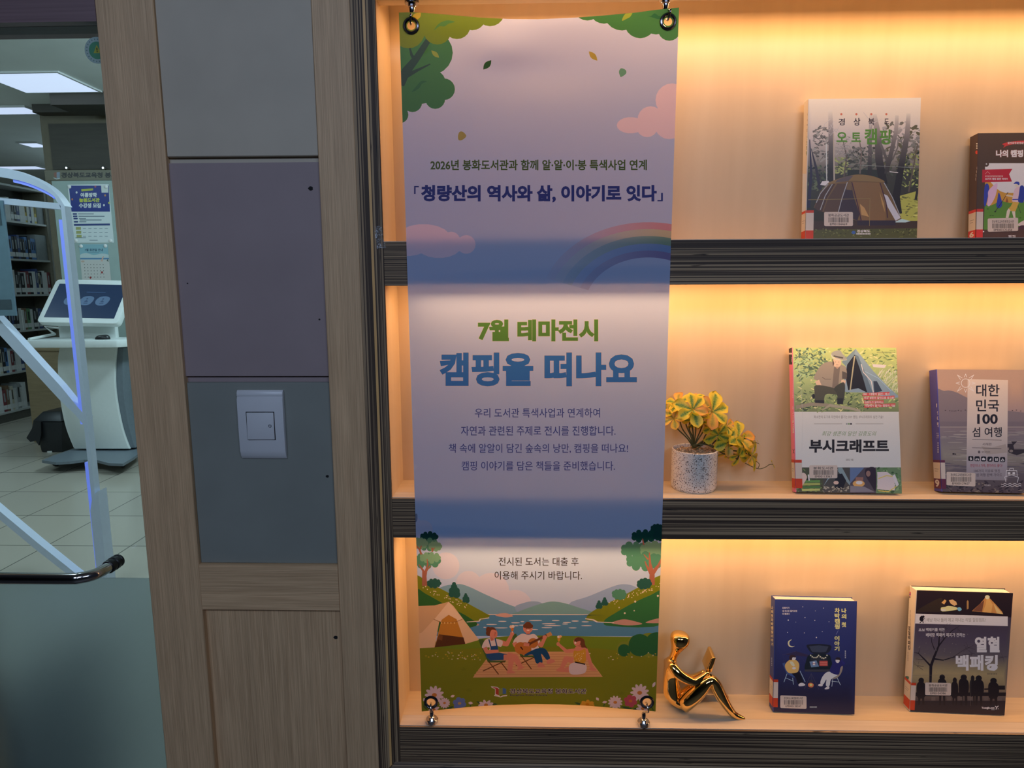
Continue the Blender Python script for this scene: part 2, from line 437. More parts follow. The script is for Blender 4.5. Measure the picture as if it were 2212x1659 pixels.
SLATE = mat('slate_wall_panel', (.25, .26, .225), .6, 0, .05, (9, 9, 9))
HOLE = mat('dark_hole', (.01, .01, .01), .9)
def hole(mb, u, v, Y, r=.0035):
    p = at_y(u, v, Y - .0003)
    mb.add([p + Vector((r * math.cos(k * math.pi / 5) * (1 + .3 * (k % 2)), 0, r * math.sin(k * math.pi / 5))) for k in range(10)], [list(range(10))], 1)
m = MB().box(xb_, xc, .004, .09, zj1, ZH); m.build('wall_upper', [BEIGE, HOLE], bevel=.0015, seg=1)['kind'] = 'structure'
m = MB().box(xb_, xc, .012, .09, zj2, zj1); m.build('trim_4', BEIGE)['kind'] = 'structure'
MB().box(xb_, xc, .0135, .09, zj4 + .0002, zj3).build('trim_9', MAUVE)['kind'] = 'structure'
m = MB().box(xb_, xc, .008, .09, zj3 + .0004, zj2)
hole(m, 671, 407, .008); hole(m, 690, 690, .008, .0015); hole(m, 405, 612, .008, .0012)
m.build('wall_middle', [MAUVE, HOLE])['kind'] = 'structure'
m = MB().box(xb_, xc, .008, .09, zr1, zj4); hole(m, 707, 1029, .008, .0025)
m.build('wall_lower', [SLATE, HOLE], bevel=.0012, seg=1)['kind'] = 'structure'
m = MB().box(xb_, xc, .012, .09, 0, zr0); hole(m, 725, 1377, .012)
m.build('wall_base', [OAK_V, HOLE])['kind'] = 'structure'
# floor of hall and library: square tiles
m, nt, b = nmat('floor_tiles')
tc = N(nt, 'ShaderNodeTexCoord'); bk = N(nt, 'ShaderNodeTexBrick', offset=0.0, inp={'Scale': 1.0, 'Mortar Size': .004, 'Brick Width': .5, 'Row Height': .5, 'Color1': (.50, .45, .37, 1), 'Color2': (.46, .415, .345, 1), 'Mortar': (.16, .15, .13, 1)})
mp = N(nt, 'ShaderNodeMapping'); mp.inputs['Location'].default_value = (.1, .03, 0)
nt.links.new(tc.outputs['Object'], mp.inputs[0]); nt.links.new(mp.outputs[0], bk.inputs[0]); nt.links.new(bk.outputs[0], b.inputs['Base Color'])
b.inputs['Roughness'].default_value = .22
FLOORM = m
MB().box(-9, 3.2, .0, 10.2, -.05, 0).build('floor', FLOORM)['kind'] = 'structure'
MB().box(-9, 3.2, -4.2, -.0005, -.05, -.0003).build('floor_hall', mat('hall_floor', (.06, .06, .058), .5, 0, .1, (2, 2, 2)))['kind'] = 'structure'
MB().box(-9, 3.2, -4.3, -4.2, 0, 2.9).build('wall_hall', mat('hall_wall', (.07, .07, .075), .8, 0, .05, (2, 2, 2)))['kind'] = 'structure'
FW = mat('hall_front_wall', (.42, .40, .36), .7, 0, .05, (4, 4, 4))
MB().box(XR + .031, 3.2, 0, .1, 0, 2.9).build('wall_front', FW)['kind'] = 'structure'
xD = px_x(-160, 830, .032)
MB().box(-9, xD - .10, 0, .1, 0, ZH).build('wall_beside', FW)['kind'] = 'structure'
MB().box(xD - .0995, xD - .001, 0, .1, 0, ZH).build('trim_8', OAK_V)['kind'] = 'structure'
MB().box(-9, XR + .03, 0, .119, ZH + .0005, 3.2).build('wall_lintel', FW)['kind'] = 'structure'
MB().box(-9, 3.2, -4.2, -.0005, 2.92, 2.96).build('ceiling_hall', mat('hall_ceiling', (.30, .30, .30), .8, 0, .04, (2, 2, 2)))['kind'] = 'structure'
# ================================================================ bookcase
BIRCH_L = lines_mat('pale_birch_edge', (.70, .575, .43), (.78, .66, .51), (2.2, 90, 90), .3, .7, .5, 4, (.94, .93, .92), .05, (6, 160, 160))
bc = empty('display_bookcase', (0, 0, 0), 'built-in display bookcase of pale birch plywood with dark layered edges and warm lights', 'bookcase')
xi = px_x(799, 311, 0)
xg0 = px_x(810.5, 900, -.0); 
gw = .0042
def part(mb, name, m, parent=bc, **k): return mb.build(name, m, parent, **k)
xg = px_x(808, 560, 0)
part(MB().box(xp0, xg - gw, 0, .12, 0, ZH), 'outer_post', PLY_V)
part(MB().box(xg - gw, xg, -.0002, .12, 0, ZH), 'post_joint_strip', mat('joint_strip', (.78, .44, .16), .5, 0, .15, (30, 30, 6)))
pp = part(MB().box(xg, 0, .0, .004, 0, ZH), 'inner_post_edge', PLY_V)
part(MB().box(xg, 0, .0045, DD + .02, 0, ZH), 'side_panel', BIRCH)
part(MB().box(XR, XR + .03, 0, DD + .02, 0, ZH), 'side_panel', BIRCH)
part(MB().box(0, XR, DD, DD + .02, 0, ZH), 'back_panel', BIRCH)
for i, z in enumerate(ZS + [ZTOP + TT]):
    bd = part(MB().box(0, XR, LIPD + .0004, DD, z - BT, z), 'shelf' if i < 3 else 'top_board', BIRCH_H)
    part(MB().box(0, XR, .004, LIPD, z - TT, z), 'lip', BIRCH_L, bd)
    part(MB().box(.0005, XR, 0, .0038, z - TT, z - .0012), 'front_edge', PLY_H, bd)
LEDM = mat('led_strip_glow', (1, .8, .55), .4, 0, .01, emit=((1.0, .72, .42), 2.5))
for zb in (ZTOP, ZS[0] - TT, ZS[1] - TT):
    part(MB().box(.03, XR - .03, LIPD + .0003, LIPD + .0028, zb + .0055, zb + .0125), 'led_strip', LEDM)
zl = ZS[2] - TT
part(MB().add([(xg - .006, -.012, zl - .012), (XR, -.012, zl - .012), (XR, 0, zl), (xg + .006, 0, zl), (xg - .006, .0, zl - .012), (XR, .0, zl - .012)],
     [[0, 1, 2, 3], [0, 4, 5, 1], [0, 3, 4], [1, 5, 2], [3, 2, 5, 4]]), 'bottom_ledge', PLY_H)
part(MB().box(xg - .006, XR, -.012, .0, 0, zl - .012), 'plinth_panel', PLY_H)
# ================================================================ banner
YB = -.0055
BX = 1000.0
def bcv(u, v):
    p = at_y(u, v, YB); return (p.x * BX, p.z * BX)
def crop(ox, oy, s): return lambda x, y: (ox + x / s, oy + y / s)
B1, B2, B3, B4 = crop(840, 0, 3.3515), crop(840, 460, 2.6758), crop(860, 1060, 3.6867), crop(860, 1280, 3.6867)
topc = [(861.5, 27), (888, 25.6), (914.6, 26.3), (959, 29), (1034, 34.3), (1100, 37), (1162, 37.9), (1242.7, 34.9), (1310, 30.5), (1377, 25.4), (1420, 20.5), (1466.5, 17)]
botc = [(1416.5, 1537.7), (1348, 1535), (1266.8, 1530), (1210, 1528), (1153, 1527.4), (1085, 1528.6), (1022.7, 1530.9), (949.5, 1535.5), (911, 1537)]
SKYC = lin((.71, .82, .99)); SKYL = lin((.77, .82, .97)); CL = lin((.82, .76, .82))
def skyf(x, y):
    t = max(0, min(1, (y / BX - 1.05) / .8)); return tuple(a + (b2 - a) * t for a, b2 in zip(SKYC, SKYL))
A = Art(topc + botc, bcv, skyf)
class V:                                                   # draws into the banner with the coordinates of one detail view
    def __init__(s, f, k): s.f = f; s.k = k
    def P(s, pts): return [s.f(*p) for p in pts]
    def poly(s, pts, c): A.poly(s.P(pts), c)
    def smooth(s, pts, c): A.smooth(s.P(pts), c)
    def ell(s, x, y, rx, ry, c, rot=0, n=18): A.ell(*s.f(x, y), rx / s.k, ry / s.k, c, rot, n)
    def union(s, cs, c, ex=()): A.union([(*s.f(x, y), r / s.k) for x, y, r in cs], c, [s.P(e) for e in ex])
    def stroke(s, pts, w, c): A.stroke(s.P(pts), [q / s.k for q in w] if isinstance(w, (list, tuple)) else w / s.k, c)
    def text(s, t, x0, y0, x1, y1, c, b=0., sl=0., halo=None): A.text(t, *s.f(x0, y0), *s.f(x1, y1), c, b, sl / s.k, halo)
    def rect(s, x0, y0, x1, y1, c): A.rect(*s.f(x0, y0), *s.f(x1, y1), c)
def leaf(v, x, y, l, w_, rot, c):
    pts = []
    for k in range(9): t = k / 8; pts.append((-l / 2 + l * t, w_ * math.sin(math.pi * t)))
    for k in range(1, 8): t = 1 - k / 8; pts.append((-l / 2 + l * t, -w_ * math.sin(math.pi * t)))
    cc, ss = math.cos(rot), math.sin(rot)
    v.poly([(x + a * cc - b * ss, y + a * ss + b * cc) for a, b in pts], c)
v1, v2, v3, v4 = V(B1, 3.3515), V(B2, 2.6758), V(B3, 3.6867), V(B4, 3.6867)
GD, GO, GM = lin('4f8f52'), lin('7f9b30'), lin('5d9a63')
# tree top left
v1.union([(150, 390, 190), (300, 380, 162), (330, 590, 78), (400, 645, 78), (240, 620, 130), (170, 740, 70), (335, 715, 72), (110, 620, 150), (90, 780, 50), (80, 830, 60)], lin('447f50'))
v1.stroke([(95, 620), (120, 520), (200, 420), (290, 280)], [30, 66, 50, 40], lin('35524c'))
v1.stroke([(185, 425), (165, 400), (150, 345)], [30, 20, 12], lin('35524c')); v1.stroke([(130, 545), (210, 505), (300, 462)], [36, 20, 8], lin('35524c'))
v1.union([(140, 230, 118), (350, 220, 100), (490, 180, 98), (600, 110, 100), (730, 70, 108), (240, 120, 140), (440, 100, 150), (60, 100, 120)], lin('6f8a20'))
v1.smooth([(325, 215), (360, 165), (420, 140), (475, 150), (430, 165), (400, 185), (365, 185)], lin('4f8440'))
v1.smooth([(165, 140), (180, 100), (215, 88), (230, 90), (225, 120), (195, 142)], lin('b7a62c'))
leaf(v1, 335, 390, 78, 16, .75, lin('8aa24a')); v1.smooth([(165, 665), (200, 620), (235, 585), (275, 588), (240, 605), (215, 640)], lin('376f4d'))
# tree top right
v1.union([(1690, 90, 128), (1820, 165, 112), (1935, 140, 110), (2030, 215, 82), (1560, 60, 105), (1440, 40, 100), (2090, 120, 100), (1900, 60, 120)], lin('458245'))
v1.smooth([(1865, 110), (1895, 115), (1925, 95), (1955, 115), (1990, 118), (1960, 138), (1920, 128)], lin('2f6d3f'))
v1.smooth([(1690, 145), (1705, 105), (1735, 82), (1765, 85), (1750, 115), (1725, 130)], lin('8fa63a'))
leaf(v1, 712, 467, 92, 22, -.9, lin('315f33')); leaf(v1, 1478, 408, 92, 20, .85, lin('b0a041'))
v1.smooth([(1665, 520), (1680, 497), (1712, 508), (1716, 535), (1680, 560), (1670, 545)], lin('66a184'))
v1.smooth([(500, 985), (510, 955), (535, 953), (560, 984), (530, 1012), (505, 1012)], lin('a9a259'))
# clouds
v1.union([(2050, 725, 120), (1895, 865, 95), (1870, 915, 78), (2030, 900, 108), (2085, 860, 140)], lin((.95, .87, .94))); v1.ell(1750, 907, 100, 59, lin((.95, .87, .94)))
v2.union([(360, 160, 52), (447, 182, 54), (380, 180, 50)], lin((.95, .88, .98))); v2.ell(200, 150, 160, 86, lin((.95, .88, .98))); v2.ell(290, 195, 125, 66, lin((.95, .88, .98))); v2.ell(100, 190, 130, 60, lin((.95, .88, .98)))
# rainbow, fading into the sky on the left
rc = (1500, 545)
def band(r0, r1, col):
    def f(x, y, c=col):
        u = (x / BX); t = max(0, min(1, (u - .26) / .20)); return tuple(a + (b2 - a) * t for a, b2 in zip(skyf(x, y), [.85 * q + .15 * w_ for q, w_ in zip(c, skyf(x, y))]))
    pts = [(rc[0] + 1.28 * r0 * math.cos(a), rc[1] - r0 * math.sin(a)) for a in [math.radians(160 - 4 * k) for k in range(24)]]
    pts += [(rc[0] + 1.28 * r1 * math.cos(a), rc[1] - r1 * math.sin(a)) for a in [math.radians(68 + 4 * k) for k in range(24)]]
    v2.poly(pts, f)
for r0, r1, cc in ((492, 452, 'd98f95'), (452, 412, 'cfc391'), (412, 368, '6f9a7c'), (368, 328, '6d97d6'), (328, 288, '7a6fae')): band(r0, r1, lin(cc))
# lettering
TG, TN, TB = lin('47632f'), lin('2f3d92'), lin('3c7cd0')
WH = lin((.86, .84, .86))
v1.text('2026년 봉화도서관과 함께 알·알·이·봉 특색사업 연계', 300, 1155, 1868, 1232, TG, .026)
v1.text('「', 182, 1346, 216, 1404, TN, .02); v1.text('청량산의 역사와 삶, 이야기로 잇다', 232, 1338, 1940, 1466, TN, .044); v1.text('」', 1945, 1396, 1984, 1457, TN, .02)
v2.text('7월 테마전시', 515, 616, 1210, 742, lin('568a45'), .046, 0, (WH, .012)); v2.text('캠핑을 떠나요', 293, 806, 1434, 1002, TB, .042, 0, (WH, .008))
for t, x0, y0, x1, y1 in (('우리 도서관 특색사업과 연계하여', 497, 1128, 1220, 1182), ('자연과 관련된 주제로 전시를 진행합니다.', 417, 1230, 1310, 1286), ('책 속에 알알이 담긴 숲속의 낭만, 캠핑을 떠나요!', 347, 1333, 1382, 1388), ('캠핑 이야기를 담은 책들을 준비했습니다.', 421, 1434, 1306, 1488)):
    v2.text(t, x0, y0, x1, y1, lin('4156b0'), .006)
# hills, trees and lake
v3.union([(200, 310, 75), (120, 260, 60), (380, 600, 108), (560, 740, 100), (740, 800, 145), (930, 930, 140), (640, 900, 160), (800, 960, 130)], lin((.78, .82, .96)))
v3.smooth([(120, 200), (150, 185), (150, 240), (120, 260)], lin('8696b8'))
v3.smooth([(200, 880), (330, 775), (470, 745), (560, 765), (700, 830), (860, 900), (1000, 950), (1100, 990), (600, 1010), (300, 1000)], lin('7cabcc'))
v3.smooth([(1360, 905), (1520, 840), (1700, 765), (1800, 743), (1900, 770), (2000, 860), (2000, 1010), (1500, 1010)], lin('90b0e2'))
v3.smooth([(930, 930), (1000, 895), (1075, 882), (1150, 900), (1230, 990), (1000, 1000)], lin('8cadd8'))
v3.smooth([(960, 965), (1080, 920), (1180, 890), (1250, 884), (1340, 900), (1450, 935), (1600, 980), (1700, 1010), (900, 1010)], lin('76a8b4'))
v3.rect(520, 985, 1700, 992, lin('dcd3d2'))
v3.rect(150, 992, 2100, 1160, lin('5590bc'))
for x, y, l in ((830, 232, 34), (1095, 224, 54), (935, 243, 36), (745, 257, 44), (1200, 250, 58), (1230, 265, 70), (1490, 234, 30), (1185, 282, 44), (940, 267, 20), (1255, 224, 32), (1080, 297, 36), (1330, 252, 24), (1390, 283, 34), (1500, 265, 44), (820, 284, 56), (1010, 262, 50), (690, 280, 12), (1345, 240, 34), (990, 234, 16), (1410, 228, 30)): v4.ell(x, y, l, 4.2, lin('e6e2e6'), 0, 10)
v4.smooth([(775, 185), (800, 172), (850, 166), (890, 175), (915, 192), (850, 200)], lin('cfa9a2')); v4.smooth([(540, 232), (600, 236), (645, 262), (560, 268)], lin('c9a59e'))
# far banks
OL = lin('7b8a26')
v3.smooth([(120, 690), (260, 745), (420, 825), (600, 925), (690, 975), (720, 1010), (500, 1080), (150, 1090)], OL)
v3.smooth([(140, 800), (220, 825), (330, 885), (450, 950), (560, 1010), (620, 1080), (300, 1130), (140, 1100)], lin('376f3a'))
v3.smooth([(2120, 685), (1960, 745), (1800, 830), (1650, 905), (1550, 960), (1500, 1010), (1560, 1040), (2120, 1040)], OL)
v3.smooth([(2120, 800), (2000, 835), (1850, 905), (1720, 980), (1640, 1040), (1700, 1080), (2120, 1060)], lin('37774a'))
v4.smooth([(1700, 245), (1740, 225), (1800, 213), (1870, 225), (1945, 250), (1830, 262)], lin('bf9a94')); v4.smooth([(1970, 240), (2040, 212), (2100, 205), (2100, 240)], lin('bf9a94'))
v4.poly([(1490, 205), (1560, 215), (1590, 232), (1720, 238), (1720, 244), (1580, 238), (1550, 222), (1490, 212)], lin('e2dcdc')); v4.poly([(725, 200), (650, 212), (640, 228), (545, 234), (545, 240), (648, 234), (660, 216), (725, 208)], lin('e2dcdc'))
random.seed(3)
for k in range(34):
    t = random.random(); v3.ell(200 + 340 * t + random.uniform(-20, 20), 770 + 140 * t + random.uniform(-16, 26), 4.5, 4, lin('e8dccb'), 0, 6)
for k in range(44):
    t = random.random(); v3.ell(2080 - 400 * t + random.uniform(-20, 20), 745 + 150 * t + random.uniform(-16, 24), 4.5, 4, lin('e8dccb'), 0, 6)
for x, y, r in ((1888, 882, 9), (2068, 836, 9), (1805, 975, 8), (1760, 930, 6), (1880, 955, 6)): v3.ell(x, y, r, r, lin('ded6ca'), 0, 6)
def fluff(v, x, y, w_, h, c, n=9):
    random.seed(int(x * 7 + y)); cs = [(x, y, min(w_, h) * .62), (x - w_ * .3, y, h * .55), (x + w_ * .3, y, h * .55)]
    for k in range(n):
        a = 2 * math.pi * k / n; cs.append((x + w_ * .72 * math.cos(a), y + h * .62 * math.sin(a), min(w_, h) * random.uniform(.34, .44)))
    v.union(cs, c)
DT, MT, LT, TR_ = lin('2b5e5a'), lin('4f8f7c'), lin('74a890'), lin('a06a5c')
fluff(v3, 285, 740, 62, 40, DT)
for x, y in ((445, 790), (538, 855)):
    s_ = 1 if x < 500 else .62
    v3.union([(x, y - 45 * s_, 16 * s_), (x, y - 20 * s_, 26 * s_), (x - 16 * s_, y + 8 * s_, 26 * s_), (x + 18 * s_, y + 10 * s_, 28 * s_), (x - 18 * s_, y + 36 * s_, 26 * s_), (x + 20 * s_, y + 38 * s_, 30 * s_)], DT)
fluff(v3, 245, 368, 78, 45, lin('174a48')); fluff(v3, 240, 430, 95, 55, MT); fluff(v3, 175, 420, 62, 48, LT); fluff(v3, 295, 445, 55, 42, LT); fluff(v3, 225, 560, 125, 66, MT); fluff(v3, 255, 535, 92, 48, LT)
v3.stroke([(210, 760), (208, 690), (200, 640), (165, 590)], [40, 36, 18, 8], TR_); v3.stroke([(210, 690), (225, 640), (255, 600)], [30, 14, 8], TR_); v3.stroke([(212, 660), (235, 590), (230, 545)], [16, 12, 6], TR_)
v3.stroke([(185, 510), (170, 470), (145, 440)], [16, 14, 8], TR_); v3.stroke([(170, 480), (185, 440)], 10, TR_); v3.stroke([(272, 488), (270, 455)], 12, TR_); v3.stroke([(270, 480), (290, 455)], 8, TR_)
fluff(v3, 2060, 300, 50, 42, lin('174a48')); fluff(v3, 1955, 360, 110, 58, lin('17514a')); fluff(v3, 2080, 360, 50, 40, lin('174a48')); fluff(v3, 1880, 470, 115, 70, MT); fluff(v3, 2030, 470, 110, 72, LT); fluff(v3, 1950, 560, 155, 78, MT); fluff(v3, 2060, 560, 60, 60, MT)
v3.stroke([(2020, 750), (2022, 660), (2005, 580), (2000, 490)], [46, 40, 20, 8], TR_); v3.stroke([(2015, 660), (1980, 600), (1965, 560)], [30, 14, 8], TR_); v3.stroke([(2030, 650), (2075, 590), (2095, 540)], [34, 20, 10], TR_); v3.stroke([(1990, 545), (1955, 505)], [12, 6], TR_); v3.stroke([(1955, 430), (1945, 380)], [14, 8], TR_)
fluff(v3, 1960, 740, 60, 48, DT); fluff(v3, 1760, 825, 58, 46, MT)
for x, y in ((1600, 905), (1645, 880)): v3.union([(x, y - 20, 12), (x, y, 20), (x - 10, y + 18, 18), (x + 10, y + 18, 18)], DT)
# meadow
v4.smooth([(100, 440), (400, 400), (700, 365), (1000, 345), (1500, 350), (2000, 355), (2200, 360), (2200, 1100), (100, 1100)], lin('74902c'))
v4.smooth([(100, 490), (500, 455), (900, 437), (1400, 437), (1800, 465), (2200, 490), (2200, 1100), (100, 1100)], lin('7f8a28'))
v4.union([(2000, 420, 100), (1900, 420, 80), (1800, 450, 60), (2080, 400, 80)], lin('7c8f38')); v4.union([(1925, 420, 90), (2060, 410, 95), (1800, 462, 50)], lin('2f6a44'), [[(1750, 458), (2100, 480), (2100, 420), (1850, 430)]])
for k in range(60):
    x = random.choice((random.uniform(190, 660), random.uniform(1500, 2050))); v4.ell(x, 500 + random.uniform(-25, 40), 8 if k % 5 == 0 else 5, 4, lin('e2d8c4') if k % 2 == 0 else lin('c9ab3c'), 0, 6)
# tent
CR, CR2, CR3 = lin('e7c9a3'), lin('d8b78e'), lin('eed6b8')
v4.poly([(160, 110), (290, 105), (402, 76), (440, 110), (545, 250), (645, 380), (535, 412), (450, 215), (402, 90), (330, 215), (290, 440), (165, 445)], CR)
v4.poly([(160, 110), (290, 105), (402, 76), (300, 200), (190, 320), (160, 330)], CR2); v4.poly([(402, 76), (290, 215), (340, 235), (402, 180), (455, 235), (515, 215)], CR3)
v4.poly([(402, 180), (345, 220), (290, 440), (535, 412), (465, 215)], lin('c98f3c')); v4.poly([(325, 335), (520, 360), (535, 412), (290, 440)], lin('5f3d28')); v4.poly([(325, 335), (355, 345), (350, 385), (310, 375)], lin('7c5230'))
v4.stroke([(282, 215), (340, 240), (400, 243), (460, 235), (512, 215)], 4, lin('9a6b3c'))
for x in (345, 370, 395, 420, 448): v4.ell(x, 245, 5, 6, lin('f0d489'), 0, 6)
# rug
v4.poly([(745, 475), (1480, 472), (1630, 675), (595, 680)], lin('dcae7e'))
for k in range(9): v4.poly([(738 - 16 * k, 492 + 20 * k), (1492 + 14 * k, 489 + 20 * k), (1496 + 14 * k, 497 + 20 * k), (732 - 16 * k, 500 + 20 * k)], lin('d09e70'))
# three picnickers
SK, SK2, HR, TSH, DN, BRN = lin('d98f7a'), lin('c97d6c'), lin('70452f'), lin('e3d8da'), lin('2f578c'), lin('6b4326')
for dx, dy in ((0, 0), (262, -42)):
    v4.poly([(638 + dx, 380 + dy), (678 + dx, 372 + dy), (735 + dx, 545 + dy), (860 + dx, 545 + dy), (850 + dx, 560 + dy), (715 + dx, 560 + dy)], lin('4b6b3a'))
    for p in ([(720, 550), (800, 655)], [(850, 548), (675, 628)], [(820, 560), (870, 625)]): v4.stroke([(a + dx, b + dy) for a, b in p], 8, BRN)
v4.stroke([(815, 400), (865, 415), (910, 330)], [44, 34, 24], SK); v4.ell(908, 330, 16, 18, SK)
v4.poly([(895, 278), (922, 278), (918, 305), (910, 312), (900, 305)], lin('cd7b33')); v4.ell(900, 275, 13, 13, lin('e6c7b0')); v4.ell(915, 272, 12, 12, lin('efe3da')); v4.stroke([(908, 310), (910, 325)], 5, lin('e6d9c8'))
v4.smooth([(700, 375), (740, 365), (785, 372), (832, 390), (820, 435), (790, 430), (795, 470), (725, 475), (728, 440), (670, 445), (675, 410)], TSH)
v4.poly([(735, 430), (792, 425), (800, 480), (870, 495), (840, 540), (735, 545), (705, 520), (700, 490), (735, 480)], DN); v4.stroke([(722, 375), (738, 432)], 10, DN); v4.stroke([(772, 368), (786, 428)], 10, DN)
v4.stroke([(690, 440), (705, 475), (800, 470)], [34, 30, 24], SK)
v4.stroke([(840, 520), (905, 520), (885, 640)], [44, 48, 34], SK); v4.stroke([(870, 500), (930, 515), (980, 605)], [44, 48, 34], SK); v4.smooth([(865, 640), (895, 620), (930, 638), (925, 645), (870, 648)], SK); v4.smooth([(950, 610), (980, 590), (1008, 598), (990, 608), (955, 622)], SK)
v4.ell(757, 330, 34, 40, SK); v4.stroke([(745, 360), (750, 385)], 26, SK2); v4.union([(745, 315, 38), (715, 300, 16), (722, 325, 24)], HR); v4.smooth([(745, 300), (785, 310), (788, 350), (760, 368), (730, 345)], SK); v4.ell(718, 290, 17, 15, HR); v4.ell(772, 325, 3, 5, lin('2a1a14'), 0, 6); v4.ell(770, 340, 7, 6, lin('d4685c'), 0, 8)
# guitarist
v4.smooth([(985, 330), (1035, 340), (1090, 335), (1135, 400), (1110, 415), (1112, 455), (960, 470), (955, 430), (918, 410), (930, 370)], TSH)
v4.stroke([(925, 400), (935, 425), (1050, 418)], [36, 34, 26], SK); v4.stroke([(1120, 405), (1140, 425), (1172, 355)], [36, 30, 26], SK)
v4.union([(1075, 405, 40), (1010, 450, 52), (975, 445, 48)], lin('c07a3c')); v4.ell(1042, 412, 15, 15, lin('5a3524')); v4.stroke([(1040, 415), (1195, 335)], 18, lin('6f4530')); v4.stroke([(1185, 345), (1222, 328)], 30, lin('c99a66')); v4.stroke([(975, 435), (993, 458)], 10, lin('4a2c1e')); v4.stroke([(1000, 415), (1045, 420)], 24, SK); v4.ell(1168, 358, 18, 16, SK)
v4.smooth([(1010, 495), (1100, 450), (1170, 450), (1210, 520), (1185, 540), (1140, 490), (1150, 560), (1100, 565), (1075, 500), (1020, 505)], lin('24507c')); v4.smooth([(1110, 590), (1120, 562), (1145, 562), (1170, 590), (1165, 598), (1115, 598)], SK); v4.smooth([(1185, 545), (1215, 530), (1250, 548), (1240, 560), (1190, 572)], SK)
v4.stroke([(1035, 310), (1035, 335)], 30, SK2); v4.ell(1033, 290, 38, 36, SK); v4.union([(1035, 262, 28), (1012, 268, 17), (1058, 270, 17)], HR); v4.ell(1020, 290, 3.5, 4.5, lin('2a1a14'), 0, 6); v4.ell(1050, 290, 3.5, 4.5, lin('2a1a14'), 0, 6); v4.smooth([(1022, 300), (1048, 300), (1036, 308)], lin('f3e6e2'))
# woman on the rug
v4.smooth([(1410, 370), (1440, 358), (1480, 375), (1490, 420), (1510, 455), (1470, 445), (1440, 420)], HR); v4.ell(1425, 395, 28, 34, SK); v4.smooth([(1405, 372), (1440, 360), (1465, 380), (1430, 392), (1408, 400)], HR); v4.ell(1412, 402, 8, 10, lin('e9ddd8'), 0, 8); v4.ell(1410, 388, 3, 4, lin('2a1a14'), 0, 6); v4.stroke([(1440, 420), (1450, 450)], 26, SK2)
v4.stroke([(1405, 465), (1340, 470), (1278, 415)], [34, 28, 20], SK); v4.ell(1275, 412, 14, 16, SK); v4.poly([(1268, 360), (1294, 360), (1290, 388), (1280, 395), (1272, 388)], lin('d19a3c')); v4.ell(1278, 355, 11, 10, lin('efe3da')); v4.ell(1293, 352, 11, 10, lin('e6b98c'))
v4.stroke([(1490, 455), (1520, 530), (1545, 605)], [40, 30, 22], SK); v4.smooth([(1525, 605), (1555, 600), (1582, 618), (1570, 625), (1530, 622)], SK)
v4.smooth([(1420, 430), (1460, 440), (1500, 445), (1510, 490), (1490, 560), (1410, 550), (1395, 480)], SK); v4.smooth([(1398, 470), (1430, 468), (1460, 462), (1490, 450), (1496, 500), (1488, 560), (1410, 556)], lin('d4a13a'))
random.seed(9)
for k in range(16): v4.ell(random.uniform(1408, 1485), random.uniform(480, 548), 3, 3, lin('efe0c0'), 0, 6)
v4.stroke([(1395, 545), (1340, 530), (1300, 610)], [46, 46, 30], SK); v4.smooth([(1258, 622), (1290, 600), (1320, 605), (1380, 590), (1380, 635), (1300, 635)], SK)
v4.smooth([(1402, 560), (1490, 572), (1500, 620), (1470, 650), (1375, 652), (1362, 588)], lin('ddd2da')); v4.stroke([(1408, 556), (1490, 574)], 10, lin('3a2a28'))
# library emblem and name
v4.poly([(738, 752), (790, 758), (806, 772), (806, 840), (770, 826), (772, 778), (745, 764)], lin('e3dfe4')); v4.poly([(748, 758), (788, 764), (800, 776), (800, 830), (776, 820), (776, 775)], lin('b8493a')); v4.poly([(800, 776), (832, 766), (832, 820), (800, 832)], lin('8a9a50')); v4.poly([(832, 766), (860, 776), (860, 820), (832, 820)], lin('4f78b8')); v4.poly([(765, 826), (800, 838), (815, 843), (835, 832), (868, 828), (866, 840), (835, 842), (816, 850), (790, 842), (765, 838)], lin('e3dfe4'))
v4.text('경상북도교육청 봉화도서관', 890, 774, 1500, 818, lin('100c14'), .02, 0, (lin('e6e2ea'), .035)); v4.text('Bonghwa Public Library', 890, 823, 1190, 842, lin('2a2430'), .02, 0, (lin('b9b6a8'), .02))
# flowers along the bottom edge
def daisy(v, x, y, r, c, cc, n=9, rx=.26, squash=1.0):
    for k in range(n):
        a = 2 * math.pi * k / n + .3; v.ell(x + .6 * r * math.cos(a), y + squash * .6 * r * math.sin(a), r * .42, r * rx * .72, c, math.atan2(math.sin(a) * squash, math.cos(a)), 10)
    v.ell(x, y, r * .27, r * .22, cc, 0, 10)
DWH, ORC, STM = lin('e4d3dc'), lin('cf8a45'), lin('3f5f3c')
for pts in ([(215, 860), (205, 910), (230, 935)], [(368, 890), (370, 940)], [(575, 900), (575, 930)], [(1650, 890), (1640, 925)], [(1735, 890), (1770, 940)], [(1855, 880), (1857, 935)], [(2000, 880), (2035, 945)]): v4.stroke(pts, 8, STM)
for x, y, l, r in ((655, 900, 80, .5), (760, 910, 60, 0), (410, 930, 70, -.4), (1435, 905, 60, .3), (1820, 930, 90, .2), (1900, 935, 60, -.2), (470, 925, 60, -.5)): leaf(v4, x, y, l, 9, r, STM)
daisy(v4, 288, 820, 76, DWH, ORC, 11); daisy(v4, 368, 888, 44, DWH, ORC, 13); daisy(v4, 285, 938, 44, DWH, ORC, 9); daisy(v4, 698, 915, 62, DWH, ORC, 9, .26, .6); daisy(v4, 1925, 803, 74, DWH, ORC, 11); daisy(v4, 1732, 888, 58, DWH, ORC, 12); daisy(v4, 1950, 932, 52, DWH, ORC, 9); daisy(v4, 1510, 912, 58, lin('d9a63a'), lin('cf8a25'), 7, .4, .55)
daisy(v4, 487, 895, 54, lin('6a83c6'), lin('b9a070'), 6, .55); daisy(v4, 1853, 873, 54, lin('b9576a'), lin('cf7a45'), 6, .55)
